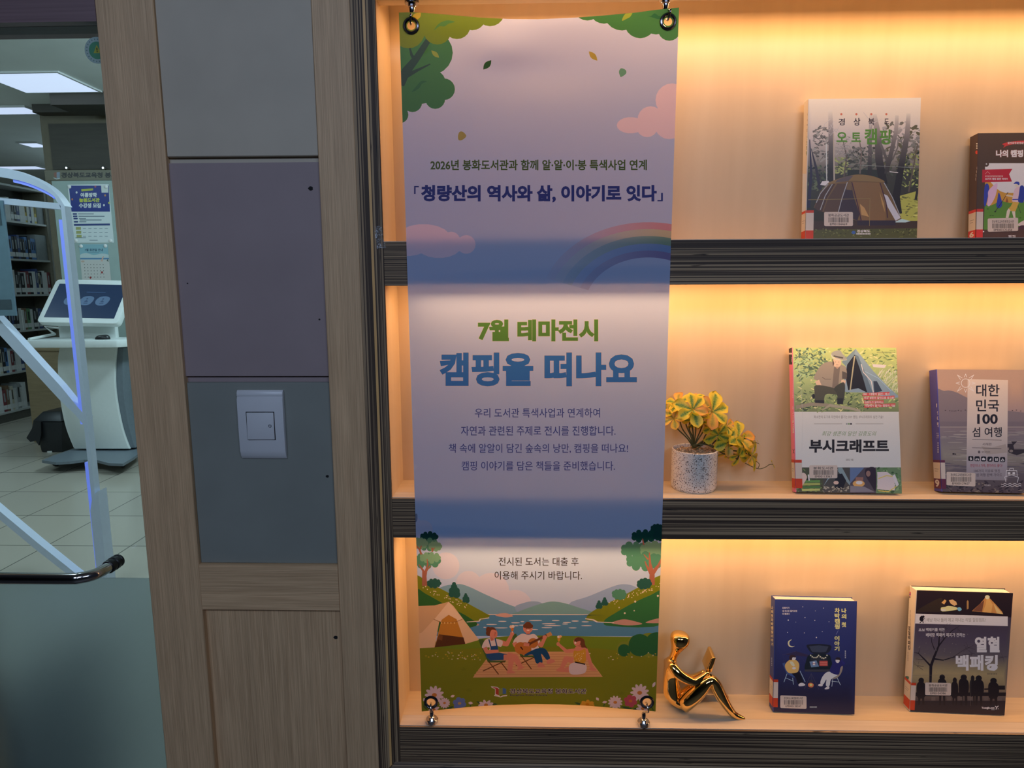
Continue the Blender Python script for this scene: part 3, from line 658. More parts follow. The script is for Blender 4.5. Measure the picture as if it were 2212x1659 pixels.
for x, y, l, r in ((433, 832, 36, -.4), (2038, 735, 50, -1.1), (1590, 862, 34, .9), (575, 895, 40, .1), (1648, 888, 40, -.2), (210, 858, 38, 1.2)): leaf(v4, x, y, l, 11, r, DWH)
for x, y in ((520, 608), (563, 780), (1780, 805)):
    for k in (-2, -1, 0, 1, 2): v4.stroke([(x + k * 5, y + 14), (x + k * 12, y - 12 + abs(k) * 5)], 3, lin('6f7a26'))
# notice lettering
v3.text('전시된 도서는 대출 후', 800, 530, 1437, 598, lin('241418'), .004); v3.text('이용해 주시기 바랍니다.', 768, 641, 1464, 709, lin('241418'), .004)
GR = [(888, 55), (1443, 47), (931, 1518), (1398, 1518)]
holes = [[(u + 9 * math.cos(k * math.pi / 8), v + 9 * math.sin(k * math.pi / 8)) for k in range(16)] for u, v in GR]
zt, zb = at_y(1164, 27, YB).z, at_y(1164, 1537, YB).z
xl, xr = at_y(888, 800, YB).x, at_y(1440, 800, YB).x
def bplace(x, y):
    X, Zz = x / BX, y / BX; t = (Zz - zb) / (zt - zb); s_ = (X - xl) / (xr - xl)
    dy = .0
    dy += .007 * math.exp(-((t - 1.0) / .03) ** 2) * (4 * s_ * (1 - s_))            # top edge curls back between the hooks
    dy += .006 * math.exp(-(((X - .20) / .055) ** 2 + ((Zz - 1.872) / .03) ** 2)) * (1 if True else 0)
    dy -= .004 * math.exp(-(((X - .27) / .10) ** 2 + ((Zz - 1.83) / .03) ** 2))
    dy += .008 * math.exp(-(t / .03) ** 2) * (4 * s_ * (1 - s_))
    dy += .0012 * math.sin(9 * t + 2 * s_) 
    return Vector((X, YB + dy, Zz))
m, nt, b = nmat('banner_vinyl')
a_ = N(nt, 'ShaderNodeAttribute', attribute_name='print')
tl = N(nt, 'ShaderNodeBsdfTranslucent'); nt.links.new(a_.outputs['Color'], tl.inputs[0]); nt.links.new(a_.outputs['Color'], b.inputs['Base Color'])
nz = N(nt, 'ShaderNodeTexNoise', inp={'Scale': 300.0}); mr = N(nt, 'ShaderNodeMapRange', inp={'To Min': .38, 'To Max': .44}); nt.links.new(nz.outputs['Fac'], mr.inputs[0]); nt.links.new(mr.outputs[0], b.inputs['Roughness'])
b.inputs['Specular IOR Level'].default_value = .3
ms = N(nt, 'ShaderNodeMixShader'); ms.inputs[0].default_value = .46
nt.links.new(b.outputs[0], ms.inputs[1]); nt.links.new(tl.outputs[0], ms.inputs[2]); nt.links.new(ms.outputs[0], nt.nodes['Material Output'].inputs[0])
BANM = m
bn = empty('hanging_banner', at_y(1164, 780, YB), 'tall printed vinyl banner with a camping picnic scene hanging before the bookcase', 'banner')
inv = Matrix.Translation(-bn.location)
art_object('printed_sheet', [A.mesh(bplace, grid=9, hole=holes)], BANM, bn, inv=inv, smooth=True)
GROM = []
for i, (u, v) in enumerate(GR):
    p = at_y(u, v, YB); GROM.append(p)
    mb = MB(); prof = [(.0078, .0012), (.0082, -.0012), (.0098, -.0026), (.0118, -.0022), (.0132, -.0004), (.0130, .0010), (.0078, .0012)]
    mb.lathe(prof, bplace(p.x * BX, p.z * BX) + Vector((0, -.0003, 0)), 32, 0, 'y')
    o = mb.build('grommet', DARKM, bn, smooth=True, inv=inv)
# hooks: magnet, neck and bent wire hook
for i, p in enumerate(GROM):
    top = i < 2
    zs = ZTOP if top else ZS[2]
    base = Vector((p.x - (.001 if top else .002) , .0125, zs))
    sg = -1 if top else 1
    hk = empty('magnet_hook', base, ('chrome magnet hook holding the %s corner of the banner' % ('upper left', 'upper right', 'lower left', 'lower right')[i]) , 'hook', 'magnet hooks of the banner')
    iv = Matrix.Translation(-base)
    mb = MB(); mb.lathe([(0, .0002), (.0105, .0002), (.0112, .0015), (.0112, .0075), (.0100, .0088), (0, .0088)] if not top else [(0, .0002), (.0105, .0002), (.0112, .0012), (.0112, .0055), (.0100, .0068), (0, .0068)], base, 28, 0, 'z', Matrix.Diagonal((1, 1, sg)))
    mb.build('magnet', DARKM if top else STEEL, hk, smooth=True, inv=iv)
    h0 = .0068 if top else .0088
    mb = MB(); mb.lathe([(0, h0), (.0062, h0), (.0062, h0 + .004), (.0044, h0 + .005), (.0042, h0 + .014), (.003, h0 + .016), (0, h0 + .016)], base, 20, 0, 'z', Matrix.Diagonal((1, 1, sg)))
    mb.build('neck', DARKM if top else STEEL, hk, smooth=True, inv=iv)
    q0 = base + Vector((0, 0, sg * (h0 + .015)))
    e = bplace(p.x * BX, p.z * BX)                    # grommet centre
    rim = e + Vector((.0, 0, -sg * .0078))
    pts = [q0, q0.lerp(Vector((rim.x, -.004, rim.z)), .35) + Vector((0, -.004, 0)), Vector((rim.x + .0015, e.y - .008, rim.z - sg * .006)), Vector((rim.x, e.y - .0065, rim.z + sg * .002)), Vector((rim.x - .0005, e.y, rim.z + sg * .0055)), Vector((rim.x - .001, e.y + .006, rim.z + sg * .002))]
    MB().tube(catmull(pts, 6), .0016, 10).build('wire_hook', DARKM if top else STEEL, hk, smooth=True, inv=iv)
# ================================================================ light switch
yw = .008
p0 = at_y(512, 843, yw); p1 = at_y(616, 991, yw)
P0 = at_y(513.5, 915, yw - .008); sx0 = at_y(511, 843, yw - .006).x; 
sz1, sz0 = at_y(560, 843, yw - .006).z, at_y(566, 992, yw - .006).z
sx1 = at_y(610, 843, yw - .006).x
sx0 = at_y(511.5, 853, yw - .006).x
sw = empty('light_switch', ((sx0 + sx1) / 2, yw, (sz0 + sz1) / 2), 'white single rocker light switch on the slate grey wall panel', 'light switch')
iv = Matrix.Translation(-sw.location)
prof = [(yw, sz1), (yw - .004, sz1), (yw - .0068, sz1 - .004), (yw - .0075, sz1 - .0095), (yw - .0066, sz1 - .0102), (yw - .0085, sz1 - .016), (yw - .0092, (sz0 + sz1) / 2), (yw - .0085, sz0 + .016), (yw - .006, sz0 + .006), (yw - .002, sz0), (yw, sz0)]
SWM = mat('switch_plastic', (.66, .66, .66), .3, 0, .01)
MB().prism([(sx0, y, z) for y, z in prof], (sx1 - sx0, 0, 0)).build('plate', SWM, sw, bevel=.0006, seg=2, inv=iv)
ra, rb = at_y(532, 891, yw - .0094), at_y(592.5, 949, yw - .0094)
ra.x = at_y(533, 900, yw - .0094).x; rb.x = at_y(591, 900, yw - .0094).x
MB().box(ra.x - .0012, rb.x + .0012, yw - .0095, yw - .006, rb.z - .0012, ra.z + .0012).build('rocker_gap', HOLE, sw, inv=iv)
rk = MB().add([(ra.x, yw - .006, ra.z), (rb.x, yw - .006, ra.z), (rb.x, yw - .006, rb.z), (ra.x, yw - .006, rb.z), (ra.x, yw - .0100, ra.z), (rb.x, yw - .0098, ra.z), (rb.x, yw - .0112, rb.z), (ra.x, yw - .0124, rb.z)],
     [[0, 1, 2, 3], [4, 7, 6, 5], [0, 4, 5, 1], [1, 5, 6, 2], [2, 6, 7, 3], [3, 7, 4, 0]]).build('rocker', SWM, sw, bevel=.0004, inv=iv)
ic = Vector((at_y(583, 920, yw - .011).x, yw - .0112, at_y(583, 920, yw - .011).z))
mb = MB(); mb.tube([ic + Vector((.0024 * math.sin(a), 0, .0024 * math.cos(a))) for a in [math.radians(35 + 29 * k) for k in range(11)]], .0004, 6); mb.tube([ic + Vector((0, 0, .0004)), ic + Vector((0, 0, .0028))], .0004, 6)
mb.build('power_symbol', mat('symbol_ink', (.05, .06, .08), .5), sw, inv=iv)
# ================================================================ clear tape stuck on the post
m, nt, b = nmat('clear_tape')
b.inputs['Base Color'].default_value = (.8, .82, .86, 1); b.inputs['Roughness'].default_value = .12
tr = N(nt, 'ShaderNodeBsdfTransparent'); ms = N(nt, 'ShaderNodeMixShader'); wv = N(nt, 'ShaderNodeTexNoise', inp={'Scale': 160.0, 'Detail': 3.0, 'Distortion': 1.5})
cr = N(nt, 'ShaderNodeValToRGB'); cr.color_ramp.elements[0].position = .5; cr.color_ramp.elements[1].position = .72; cr.color_ramp.elements[0].color = (.06,) * 3 + (1,); cr.color_ramp.elements[1].color = (.75,) * 3 + (1,)
tcx = N(nt, 'ShaderNodeTexCoord'); nt.links.new(tcx.outputs['Object'], wv.inputs[0]); nt.links.new(wv.outputs['Fac'], cr.inputs[0]); nt.links.new(cr.outputs[0], ms.inputs[0])
nt.links.new(tr.outputs[0], ms.inputs[1]); nt.links.new(b.outputs[0], ms.inputs[2]); nt.links.new(ms.outputs[0], nt.nodes['Material Output'].inputs[0])
TCLR = m
TP = crop(740, 480, 9.22)
tape = [(632, 80), (740, 72), (775, 85), (790, 200), (800, 330), (845, 385), (868, 515), (760, 520), (682, 532), (670, 400), (645, 260), (640, 160)]
random.seed(5)
q = [at_y(*TP(x, y), -.0012 - .0012 * random.random()) for x, y in tape]
cen = sum(q, Vector()) / len(q) + Vector((0, -.001, 0))
mb = MB(); mb.add(q + [cen], [[i, (i + 1) % len(q), len(q)] for i in range(len(q))]); mb.prism(q, (0, .0004, 0), cap=False)
tag(mb.build('tape_piece', TCLR), 'crumpled clear sticky tape at the corner of post and top shelf edge', 'tape')
# ================================================================ books
LOCAL = (.66, .485, .395)                                   # divides seen colours into print colours, leaving warm light tinted into the print
def obs(h, k=1.0):
    return tuple(min(.88, k * a / b2) for a, b2 in zip(lin(h), LOCAL))
PAPER = lines_mat('page_block_paper', (.66, .60, .50), (.82, .77, .68), (3, 900, 3), .35, .65, .8, 2)
PAPERT = PAPER
RED = lin('d2492c')
def book(name, label, zshelf, TL, BLp, BRp, thick, cr, border=None, width=None, yb=None, ytop=None, spine_col=(.5, .5, .5), paint=None, paint_spine=None, base=(.5, .5, .5), bar=None, tagpx=None, topcol=RED, midcol=(.74, .67, .58), border_px=None, height=None, round_c=False):  # midcol: sticker paper with warm light tinted in
    zo = 0.0
    for _ in range(4):
        if yb is None: BL, BR = at_z(*BLp, zshelf + zo), at_z(*BRp, zshelf + zo)
        else: BL, BR = Vector((at_y(*BLp, yb).x, yb, zshelf + zo)), Vector((at_y(*BRp, yb).x, yb, zshelf + zo))
        ex = (BR - BL); ex.z = 0; w_ = ex.length; ex.normalize()
        T = at_y(*TL, ytop)
        ez = (T - BL); ez = ez - ex * ez.dot(ex); h_ = ez.length; ez.normalize()
        n = ex.cross(ez)                                    # towards the viewer
        zo = thick * max(0, -(-n).z) + .0003
    if width: w_ = width
    if height: h_ = height
    m4 = Matrix((ex, -n, ez)).transposed().to_4x4(); m4.translation = BL
    inv = m4.inverted()
    e = empty(name, BL, label, 'book', 'camping books on the display bookcase', mat4=m4)
    def cv(x, y):
        p = inv @ at_p(*cr(x, y), BL, n); return (p.x * 1000, p.z * 1000)
    W, H = w_ * 1000, h_ * 1000
    A = Art([(0, 0), (W, 0), (W, H), (0, H)], lambda x, y: (x, y), base); A.cv = cv
    paint(A)
    A_m = A.mesh(lambda x, y: Vector((x / 1000, -.0004, y / 1000)), grid=12)
    mb = MB().box(0, w_, -.0003, .0012, 0, h_)
    art_object('front_cover', [A_m], PRINT, e, extra=(mb, base))
    n_s = -ex; sp0 = BL - ex * .0012
    def cvs(x, y):
        p = inv @ at_p(*cr(x, y), sp0, n_s); return (p.y * 1000, p.z * 1000)
    S = Art([(0, 0), (thick * 1000, 0), (thick * 1000, H), (0, H)], lambda x, y: (x, y), spine_col); S.cv = cvs
    if paint_spine: paint_spine(S)
    S_m = S.mesh(lambda x, y: Vector((-.0014, x / 1000, y / 1000)))
    art_object('spine', [S_m], PRINT, e, extra=(MB().box(-.0013, .0, -.0003, thick, 0, h_), spine_col))
    MB().box(0, w_, thick - .0012, thick, 0, h_).build('back_cover', mat('back_' + name, base, .4), e)
    MB().box(.0002, w_ - .0025, .0014, thick - .0014, .0006, h_ - .0012).build('page_block', PAPER, e)
    if tagpx:                                               # call-number sticker wrapped round the spine: (y0, y1, y2, y3, x1)
        y0, y1, y2, y3, x1 = tagpx
        zf = [cv(x1, y)[1] for y in (y0, y1, y2, y3)]; xf = cv(x1, (y1 + y2) / 2)[0]
        L = Art([(-thick * 950, zf[3]), (xf, zf[3]), (xf, zf[0]), (-thick * 950, zf[0])], lambda x, y: (x, y), midcol)
        L.rect(-99, zf[1], 999, zf[0] + 9, topcol); L.rect(-99, zf[3] - 9, 999, zf[2], topcol)
        tt = thick * 1000
        for k, (a, b2) in enumerate(((.15, .6), (.12, .75))): L.rect(-tt * (1 - a) * .9, zf[1] * (.45 + .13 * k) + zf[2] * (.55 - .13 * k), -tt * (1 - b2) * .9, zf[1] * (.45 + .13 * k) + zf[2] * (.55 - .13 * k) + .7, (.2, .2, .2))
        for (ch, ax, ay, bx, by) in bar.get('num', []): L.text(ch, -tt * .8, zf[2] - 2.0, -tt * .2 , zf[3] + 2.2, (.8, .75, .7), .04)
        def lp(x, y):
            return Vector((x / 1000, -.0008, y / 1000)) if x >= 0 else Vector((-.0021, -x / 1000 , y / 1000))
        L.shapes.append(([[(-.01, zf[3]), (.01, zf[3]), (.01, zf[0]), (-.01, zf[0])]], midcol if False else L.base, 'u')); L.shapes.pop()
        fr, sp = Art([(-1.2, zf[3]), (xf, zf[3]), (xf, zf[0]), (-1.2, zf[0])], lambda x, y: (x, y), midcol), Art([(-thick * 950, zf[3]), (0, zf[3]), (0, zf[0]), (-thick * 950, zf[0])], lambda x, y: (x, y), midcol)
        fr.shapes = L.shapes; sp.shapes = L.shapes
        art_object('call_number_sticker', [fr.mesh(lambda x, y: Vector((x / 1000, -.0008, y / 1000))), sp.mesh(lambda x, y: Vector((-.0019, -x / 1000, y / 1000)))], PRINT, e)
    if bar:
        x0, y0, x1, y1 = bar['box']
        q = [cv(x0, y0), cv(x1, y0 + bar.get('sk', 0)), cv(x1, y1 + bar.get('sk', 0)), cv(x0, y1)]
        L = Art(q, lambda x, y: (x, y), (.75, .67, .58)); L.cv = cv  # sticker paper, tinted to stand in for warm lamp light
        sk = bar.get('sk', 0); wd = x1 - x0; ht = y1 - y0
        # rounded corners: clip by border made of an rrect
        pts = []
        for cx, cy, a in ((.95, .08, -90), (.95, .92, 0), (.05, .92, 90), (.05, .08, 180)):
            for k in range(4):
                g = math.radians(a + 30 * k); pts.append(cv(x0 + wd * (cx + .05 * math.cos(g)), y0 + ht * (cy + .08 * math.sin(g)) + sk * cx))
        L.border = pts
        L.text(bar['name'], x0 + wd * .14, y0 + ht * .12, x1 - wd * .14, y0 + ht * .34, (.06, .05, .05), .012)
        random.seed(len(bar['code']) + int(bar['code'][-3:])); x = x0 + wd * .15
        while x < x1 - wd * .15:
            b2 = random.choice((2.2, 3.2, 5.0)) * wd / 290; L.rect(x, y0 + ht * .38, x + b2, y0 + ht * .74, (.05, .045, .045)); x += b2 + random.choice((2.2, 3.4, 5.0)) * wd / 290
        L.text(bar['code'], x0 + wd * .2, y0 + ht * .78, x1 - wd * .2, y0 + ht * .95, (.06, .05, .05), .012)
        art_object('barcode_sticker', [L.mesh(lambda x, y: Vector((x / 1000, -.0007, y / 1000)))], PRINT, e)
    return e
def grad(A, stops, kx=0.0):
    """vertical colour blend between (y, colour) stops given in the view's coordinates"""
    st = sorted([(A.cv(700, y)[1], c) for y, c in stops])
    def f(x, y):
        if y <= st[0][0]: return st[0][1]
        for (a, ca), (b2, cb) in zip(st, st[1:]):
            if y <= b2: t = (y - a) / (b2 - a); return tuple(p + (q - p) * t for p, q in zip(ca, cb))
        return st[-1][1]
    return f
def speckle(A, n, x0, y0, x1, y1, cols, r0, r1, flat=.6, seed=1, ang=None):
    rr = random.Random(seed)
    for k in range(n):
        A.ell(rr.uniform(x0, x1), rr.uniform(y0, y1), rr.uniform(r0, r1), rr.uniform(r0, r1) * flat, rr.choice(cols), rr.uniform(-1, 1) if ang is None else ang + rr.uniform(-.4, .4), 7)
CA, CB, CC, CD, CE, CF = crop(1700, 180, 4.609), crop(2060, 260, 5.928), crop(1680, 730, 4.607), crop(2000, 780, 5.354), crop(1640, 1260, 5.35), crop(1930, 1240, 5.028)
def paint_auto(A):
    g = grad(A, [(150, obs('d9b999')), (330, obs('cdab93')), (520, obs('b99c8c')), (760, obs('85705f')), (900, obs('3c342a')), (1500, obs('2f2618'))])
    A.rect(100, 0, 1500, 1700, g)
    rr = random.Random(4)
    mist = lambda top, bot: grad(A, [(285, obs('cfae97')), (400, obs(top)), (600, tuple(.3 * a + .7 * b2 for a, b2 in zip(obs(top), obs(bot)))), (860, obs(bot))])
    dk = [obs('5d4f43'), obs('4a3f36'), obs('6b5c4e')]
    speckle(A, 90, 265, 440, 430, 770, dk + [obs('8f7d6e')], 8, 34, .35, 2); speckle(A, 60, 480, 520, 640, 720, [obs('a08c7c'), obs('8b7868')], 6, 24, .3, 12)
    speckle(A, 130, 600, 640, 880, 910, [mist('b59c8c', '3c3a2c'), obs('4a4436'), obs('3a3428'), obs('6b5f4c')], 12, 40, .45, 3)
    speckle(A, 150, 960, 380, 1335, 920, [mist('b59c8c', '43402f'), mist('a58e80', '332f24'), obs('665846'), obs('55492f')], 12, 40, .45, 5); speckle(A, 60, 480, 740, 620, 900, [obs('7f7a45'), obs('9a8f50'), obs('45432a')], 10, 26, .5, 6)
    speckle(A, 90, 1140, 690, 1335, 1040, [obs('8a8440'), obs('a39a4e'), obs('4d4a2c'), obs('2e2d1e')], 8, 28, .45, 7); speckle(A, 70, 200, 820, 420, 1060, [obs('4b4a34'), obs('33322a'), obs('5d5a3c'), obs('26241e')], 8, 30, .5, 8)
    A.rect(600, 860, 980, 1000, obs('2e2b22'))
    A.poly([(1090, 1130), (1340, 1060), (1340, 1400), (1100, 1360)], obs('a8953f')); speckle(A, 40, 1110, 1120, 1330, 1340, [obs('77692f'), obs('c4ad58'), obs('5c5228')], 8, 40, .18, 9, 0)
    for pts, w_, c in (([(430, 270), (440, 620), (437, 980)], [40, 55, 62], mist('9a8276', '2c231e')), ([(462, 500), (470, 980)], [10, 16], obs('a58a72')), ([(835, 300), (826, 620), (822, 920)], [30, 36, 40], mist('9f877a', '302722')), ([(870, 310), (905, 520), (915, 760), (960, 1010)], [40, 66, 76, 84], mist('967d70', '261d1a')), ([(930, 600), (1000, 780), (980, 900)], [24, 30, 26], mist('a08878', '3a2f28')), ([(1095, 320), (1085, 480), (1030, 720), (990, 880)], [34, 40, 44, 40], mist('9c8476', '382d26')), ([(1105, 540), (1100, 640), (1050, 760)], [10, 14, 16], mist('a08878', '4a3d33')), ([(1210, 300), (1195, 520), (1130, 860), (1085, 1130), (1120, 1300)], [40, 52, 64, 74, 50], mist('917a6d', '281f1c')), ([(720, 560), (740, 700), (725, 900)], [8, 14, 14], obs('6a5446')), ([(560, 580), (595, 740), (565, 930)], [8, 14, 14], obs('5a463a')), ([(225, 560), (240, 900), (212, 1240)], [8, 26, 34], obs('2c2330')), ([(240, 650), (290, 850), (330, 1060)], [6, 26, 34], obs('33282c')), ([(1300, 600), (1260, 820), (1210, 1080)], [10, 14, 16], obs('5b4838')), ([(1300, 1050), (1280, 1160)], 24, obs('2f2620')), ([(390, 600), (395, 970)], 10, obs('b9a796')), ([(1020, 880), (1105, 890)], 8, obs('c9b8a8')), ([(600, 810), (1260, 840)], 3, obs('8e8474')), ([(760, 290), (800, 340), (860, 420)], 6, obs('b59d8d'))):
        A.stroke(pts, w_, c)
    for k in range(26):
        x, y = rr.choice([(430, 330), (560, 600), (720, 600), (1095, 400), (880, 340)]); a = rr.uniform(-.9, .9) + (math.pi if rr.random() < .5 else 0); l = rr.uniform(50, 150)
        A.stroke([(x, y + rr.uniform(0, 200)), (x + l * math.cos(a) * .6, y + rr.uniform(20, 160)), (x + l * math.cos(a), y + rr.uniform(0, 160))], [6, 4, 2], mist('b39c8e', '6e5f54'))
    A.poly([(330, 1010), (350, 975), (410, 970), (420, 985), (380, 1020)], obs('c9c2ba'))
    A.rect(100, 1370, 1400, 1700, obs('3f2c22')); A.poly([(200, 1460), (1400, 1440), (1400, 1600), (200, 1600)], obs('4a4424')); speckle(A, 90, 240, 1450, 1290, 1530, [obs('5a5428'), obs('37331c'), obs('6b6436')], 5, 16, .5, 11)
    # the tent
    TB, TD, TS, TV = obs('6b4a2c'), obs('4b3226'), obs('3c2b2c'), obs('7d5a34')
    A.poly([(265, 1240), (330, 1080), (400, 1000), (600, 970), (960, 975), (1060, 1160), (1140, 1350), (1075, 1390), (700, 1370), (380, 1290)], TB)
    A.smooth([(400, 998), (470, 965), (600, 925), (710, 908), (840, 922), (935, 955), (965, 985), (800, 975), (610, 972), (480, 996)], TV); A.poly([(480, 990), (500, 960), (600, 925), (660, 918), (612, 972)], obs('5a4740'))
    A.poly([(270, 1240), (335, 1090), (430, 1010), (480, 1000), (400, 1140), (350, 1280), (310, 1270)], TD); A.poly([(590, 1010), (560, 1120), (510, 1280), (700, 1370), (720, 1300), (660, 1120), (640, 1000)], TS); A.poly([(590, 1000), (640, 985), (645, 1065), (590, 1060)], obs('6a4b30'))
    A.poly([(500, 1000), (590, 1000), (510, 1275), (360, 1280), (410, 1140)], obs('54392a')); A.poly([(650, 985), (920, 990), (985, 1180), (980, 1370), (740, 1370), (690, 1200)], obs('7a5230')); A.poly([(725, 1200), (770, 1240), (815, 1330), (740, 1310)], obs('b07a45')); A.poly([(920, 1080), (965, 1200), (975, 1290), (945, 1200)], obs('a8743f'))
    A.poly([(960, 1100), (1000, 1120), (1130, 1340), (1080, 1370), (1000, 1230)], obs('b9a39a')); A.poly([(1060, 1385), (1140, 1350), (1230, 1372), (1180, 1385)], obs('a9b7c4')); A.rect(700, 1365, 1080, 1415, obs('33262a'))
    for p in ([(600, 985), (545, 1150), (508, 1290)], [(450, 1005), (380, 1120), (330, 1260)], [(410, 1000), (330, 1100), (290, 1190)], [(965, 990), (1050, 1140), (1125, 1320)]): A.stroke(p, 8, obs('9a8a80'))
    for p in ([(645, 985), (700, 1200), (740, 1375)], [(925, 990), (985, 1190), (1000, 1340)]): A.stroke(p, 10, obs('43232a'))
    A.stroke([(210, 1160), (825, 1148), (820, 1420)], 4, obs('8a6a3c')); 
    for x in (540, 690, 838, 988): A.ell(x, 308, 11, 11, obs('b3573a'))
    for t, x0, x1, y0, y1 in (('경', 512, 575, 350, 420), ('상', 662, 728, 345, 422), ('북', 808, 868, 348, 418), ('도', 968, 1014, 352, 408)): A.text(t, x0, y0, x1, y1, obs('2a1a1c'), .02)
    for t, x0, x1, y0, y1 in (('오', 492, 598, 485, 585), ('토', 640, 735, 490, 585), ('캠', 770, 895, 450, 610), ('핑', 920, 1030, 460, 612)): A.text(t, x0, y0, x1, y1, obs('4d6e1e'), .03)
    A.text('경상북도', 695, 1458, 825, 1485, obs('cdb8a8'), .03); A.ell(662, 1485, 20, 16, obs('3a4f7a'))
    for k in range(9): A.rect(690 + k * 16, 1492, 702 + k * 16, 1506, obs('bfa99a'))
def spine_auto(S):
    for k, t in enumerate('경상북도'): S.text(t, 203 - k * 2, 300 + k * 52, 222 - k * 2, 325 + k * 52, obs('4a3530'), .01)
    for k, t in enumerate('오토캠핑'): S.text(t, 198 - k * 3, 520 + k * 52, 214 - k * 3, 560 + k * 52, obs('55602c'), .02)
    S.rect(150, 900, 230, 1300, obs('b9a7a0'))
WHT = (.80, .73, .62)  # paper white with the warmth of the shelf light tinted in
book('book', 'large book with a brown dome tent among misty pines on its cover', ZS[0], (1752, 214), (1741, 520), (1980, 520), .016, CA, yb=.060, ytop=.084, spine_col=WHT, base=WHT, paint=paint_auto, paint_spine=spine_auto,
     bar=dict(box=(368, 1282, 655, 1422), name='봉화공공도서관', code='EM0104469', num=[]), tagpx=(1265, 1290, 1465, 1560, 263))
def paint_my(A):
    A.rect(0, 0, 3000, 2000, obs('4a3428'))
    A.smooth([(620, 305), (700, 280), (860, 262), (1050, 265), (1130, 300), (1120, 330), (1050, 305), (860, 295), (700, 320), (632, 352), (650, 325)], obs('b3302a'))
    A.marks(11, 690, 275, 1010, 306, obs('e0b9a0'))
    A.text('나의 캠핑', 540, 380, 888, 472, obs('e8d3c0'), .05, 0, (obs('8a3a2c'), .03))
    A.rrect(400, 550, 1180, 1900, 40, obs('d2bba8')); A.ell(415, 560, 36, 36, obs('4a3428')); A.ell(418, 560, 10, 8, obs('e0d0c0'))
    A.poly([(400, 760), (470, 790), (540, 870), (600, 910), (660, 930), (760, 930), (900, 1010), (1180, 900), (1180, 1300), (400, 1300)], obs('b9792f'))
    A.poly([(395, 1080), (480, 1090), (600, 1030), (720, 1060), (900, 1040), (1180, 1080), (1180, 1420), (380, 1430)], obs('56722c'))
    A.smooth([(395, 850), (430, 810), (455, 870), (430, 1010), (405, 1100), (385, 1060)], obs('35397a')); A.smooth([(445, 900), (540, 810), (560, 830), (530, 980), (460, 1095), (428, 1080), (440, 990)], obs('c9949a')); A.smooth([(575, 925), (600, 980), (620, 1080), (585, 1125), (545, 1100), (560, 1000)], obs('343a7a'))
    A.poly([(660, 1050), (680, 985), (700, 1050)], obs('8a4a28'))
    A.stroke([(695, 920), (640, 1010), (530, 1170)], 7, obs('2a2230')); A.ell(530, 1170, 12, 8, obs('221c22')); A.stroke([(820, 1090), (858, 1188)], 5, obs('2a2230'))
    A.smooth([(690, 950), (760, 965), (800, 950), (800, 985), (740, 985), (668, 965)], obs('d9a07a')); A.smooth([(830, 850), (780, 880), (760, 960), (750, 1040), (850, 1045), (860, 940), (850, 860)], obs('cf9a92')); A.ell(810, 830, 26, 30, obs('d9a88a')); A.smooth([(765, 812), (800, 785), (838, 795), (836, 830), (805, 815)], obs('33397a'))
    A.smooth([(850, 845), (890, 840), (905, 900), (895, 1040), (850, 1055), (822, 1030), (835, 940)], obs('2f3570')); A.stroke([(750, 1015), (850, 1012)], 12, obs('3a3c80'))
    A.poly([(760, 1040), (835, 1050), (790, 1165), (710, 1160), (700, 1130), (730, 1100)], obs('c08a3a')); A.poly([(700, 1130), (725, 1150), (700, 1250), (665, 1250), (680, 1160)], obs('d9a88a')); A.poly([(742, 1165), (785, 1165), (790, 1250), (765, 1250)], obs('d9a88a'))
    for x, y in ((435, 1135), (470, 1220), (500, 1222), (850, 1250), (1000, 1180)): A.ell(x, y, 14, 4, obs('2c3a1c'))
    A.smooth([(820, 1350), (900, 1280), (1000, 1270), (1100, 1350)], obs('c4a08c')); A.smooth([(780, 1430), (850, 1350), (950, 1360), (1050, 1440), (950, 1500), (800, 1490)], obs('4a2c30'))
    A.poly([(365, 632), (750, 622), (708, 690), (745, 785), (362, 795)], obs('a8242c')); A.stroke([(402, 690), (432, 655), (465, 688)], 4, obs('d98a7a'))
    A.marks(13, 402, 705, 632, 728, obs('d99a88')); A.text('30가지 캠핑 충전 이야기', 402, 738, 690, 765, obs('e6c0b0'), .03)
    A.rect(0, 1400, 3000, 2000, obs('4d332a')); A.ell(378, 1425, 12, 8, obs('e8d8c8')); A.marks(2, 700, 1470, 800, 1500, obs('d9c0a8'))
def spine_my(S):
    S.ell(297, 410, 17, 24, obs('c0392a'))
    for k in range(3): S.ell(299, 300 + 28 * k, 10, 9, obs('d9c0b0'))
    for k, t in enumerate('나의캠핑'): S.text(t, 268 + 28 - k * 5, 592 + k * 47, 302 - k * 5, 632 + k * 47, obs('e8d8c8'), .03)
book('book', 'dark brown book with a hiker and red ribbon, right of the tent book', ZS[0], (2117, 288), (2109, 518), (2270, 518), .019, CB, yb=.062, ytop=.083, spine_col=obs('4a332c'), base=obs('4a3428'), paint=paint_my, paint_spine=spine_my,
     bar=dict(box=(432, 1258, 822, 1428), name='경상북도교육청봉화도서관', code='EM000125458', sk=-10, num=[('6', 0, 0, 0, 0)]), tagpx=(1135, 1172, 1398, 1500, 372), topcol=obs('b8302a'))
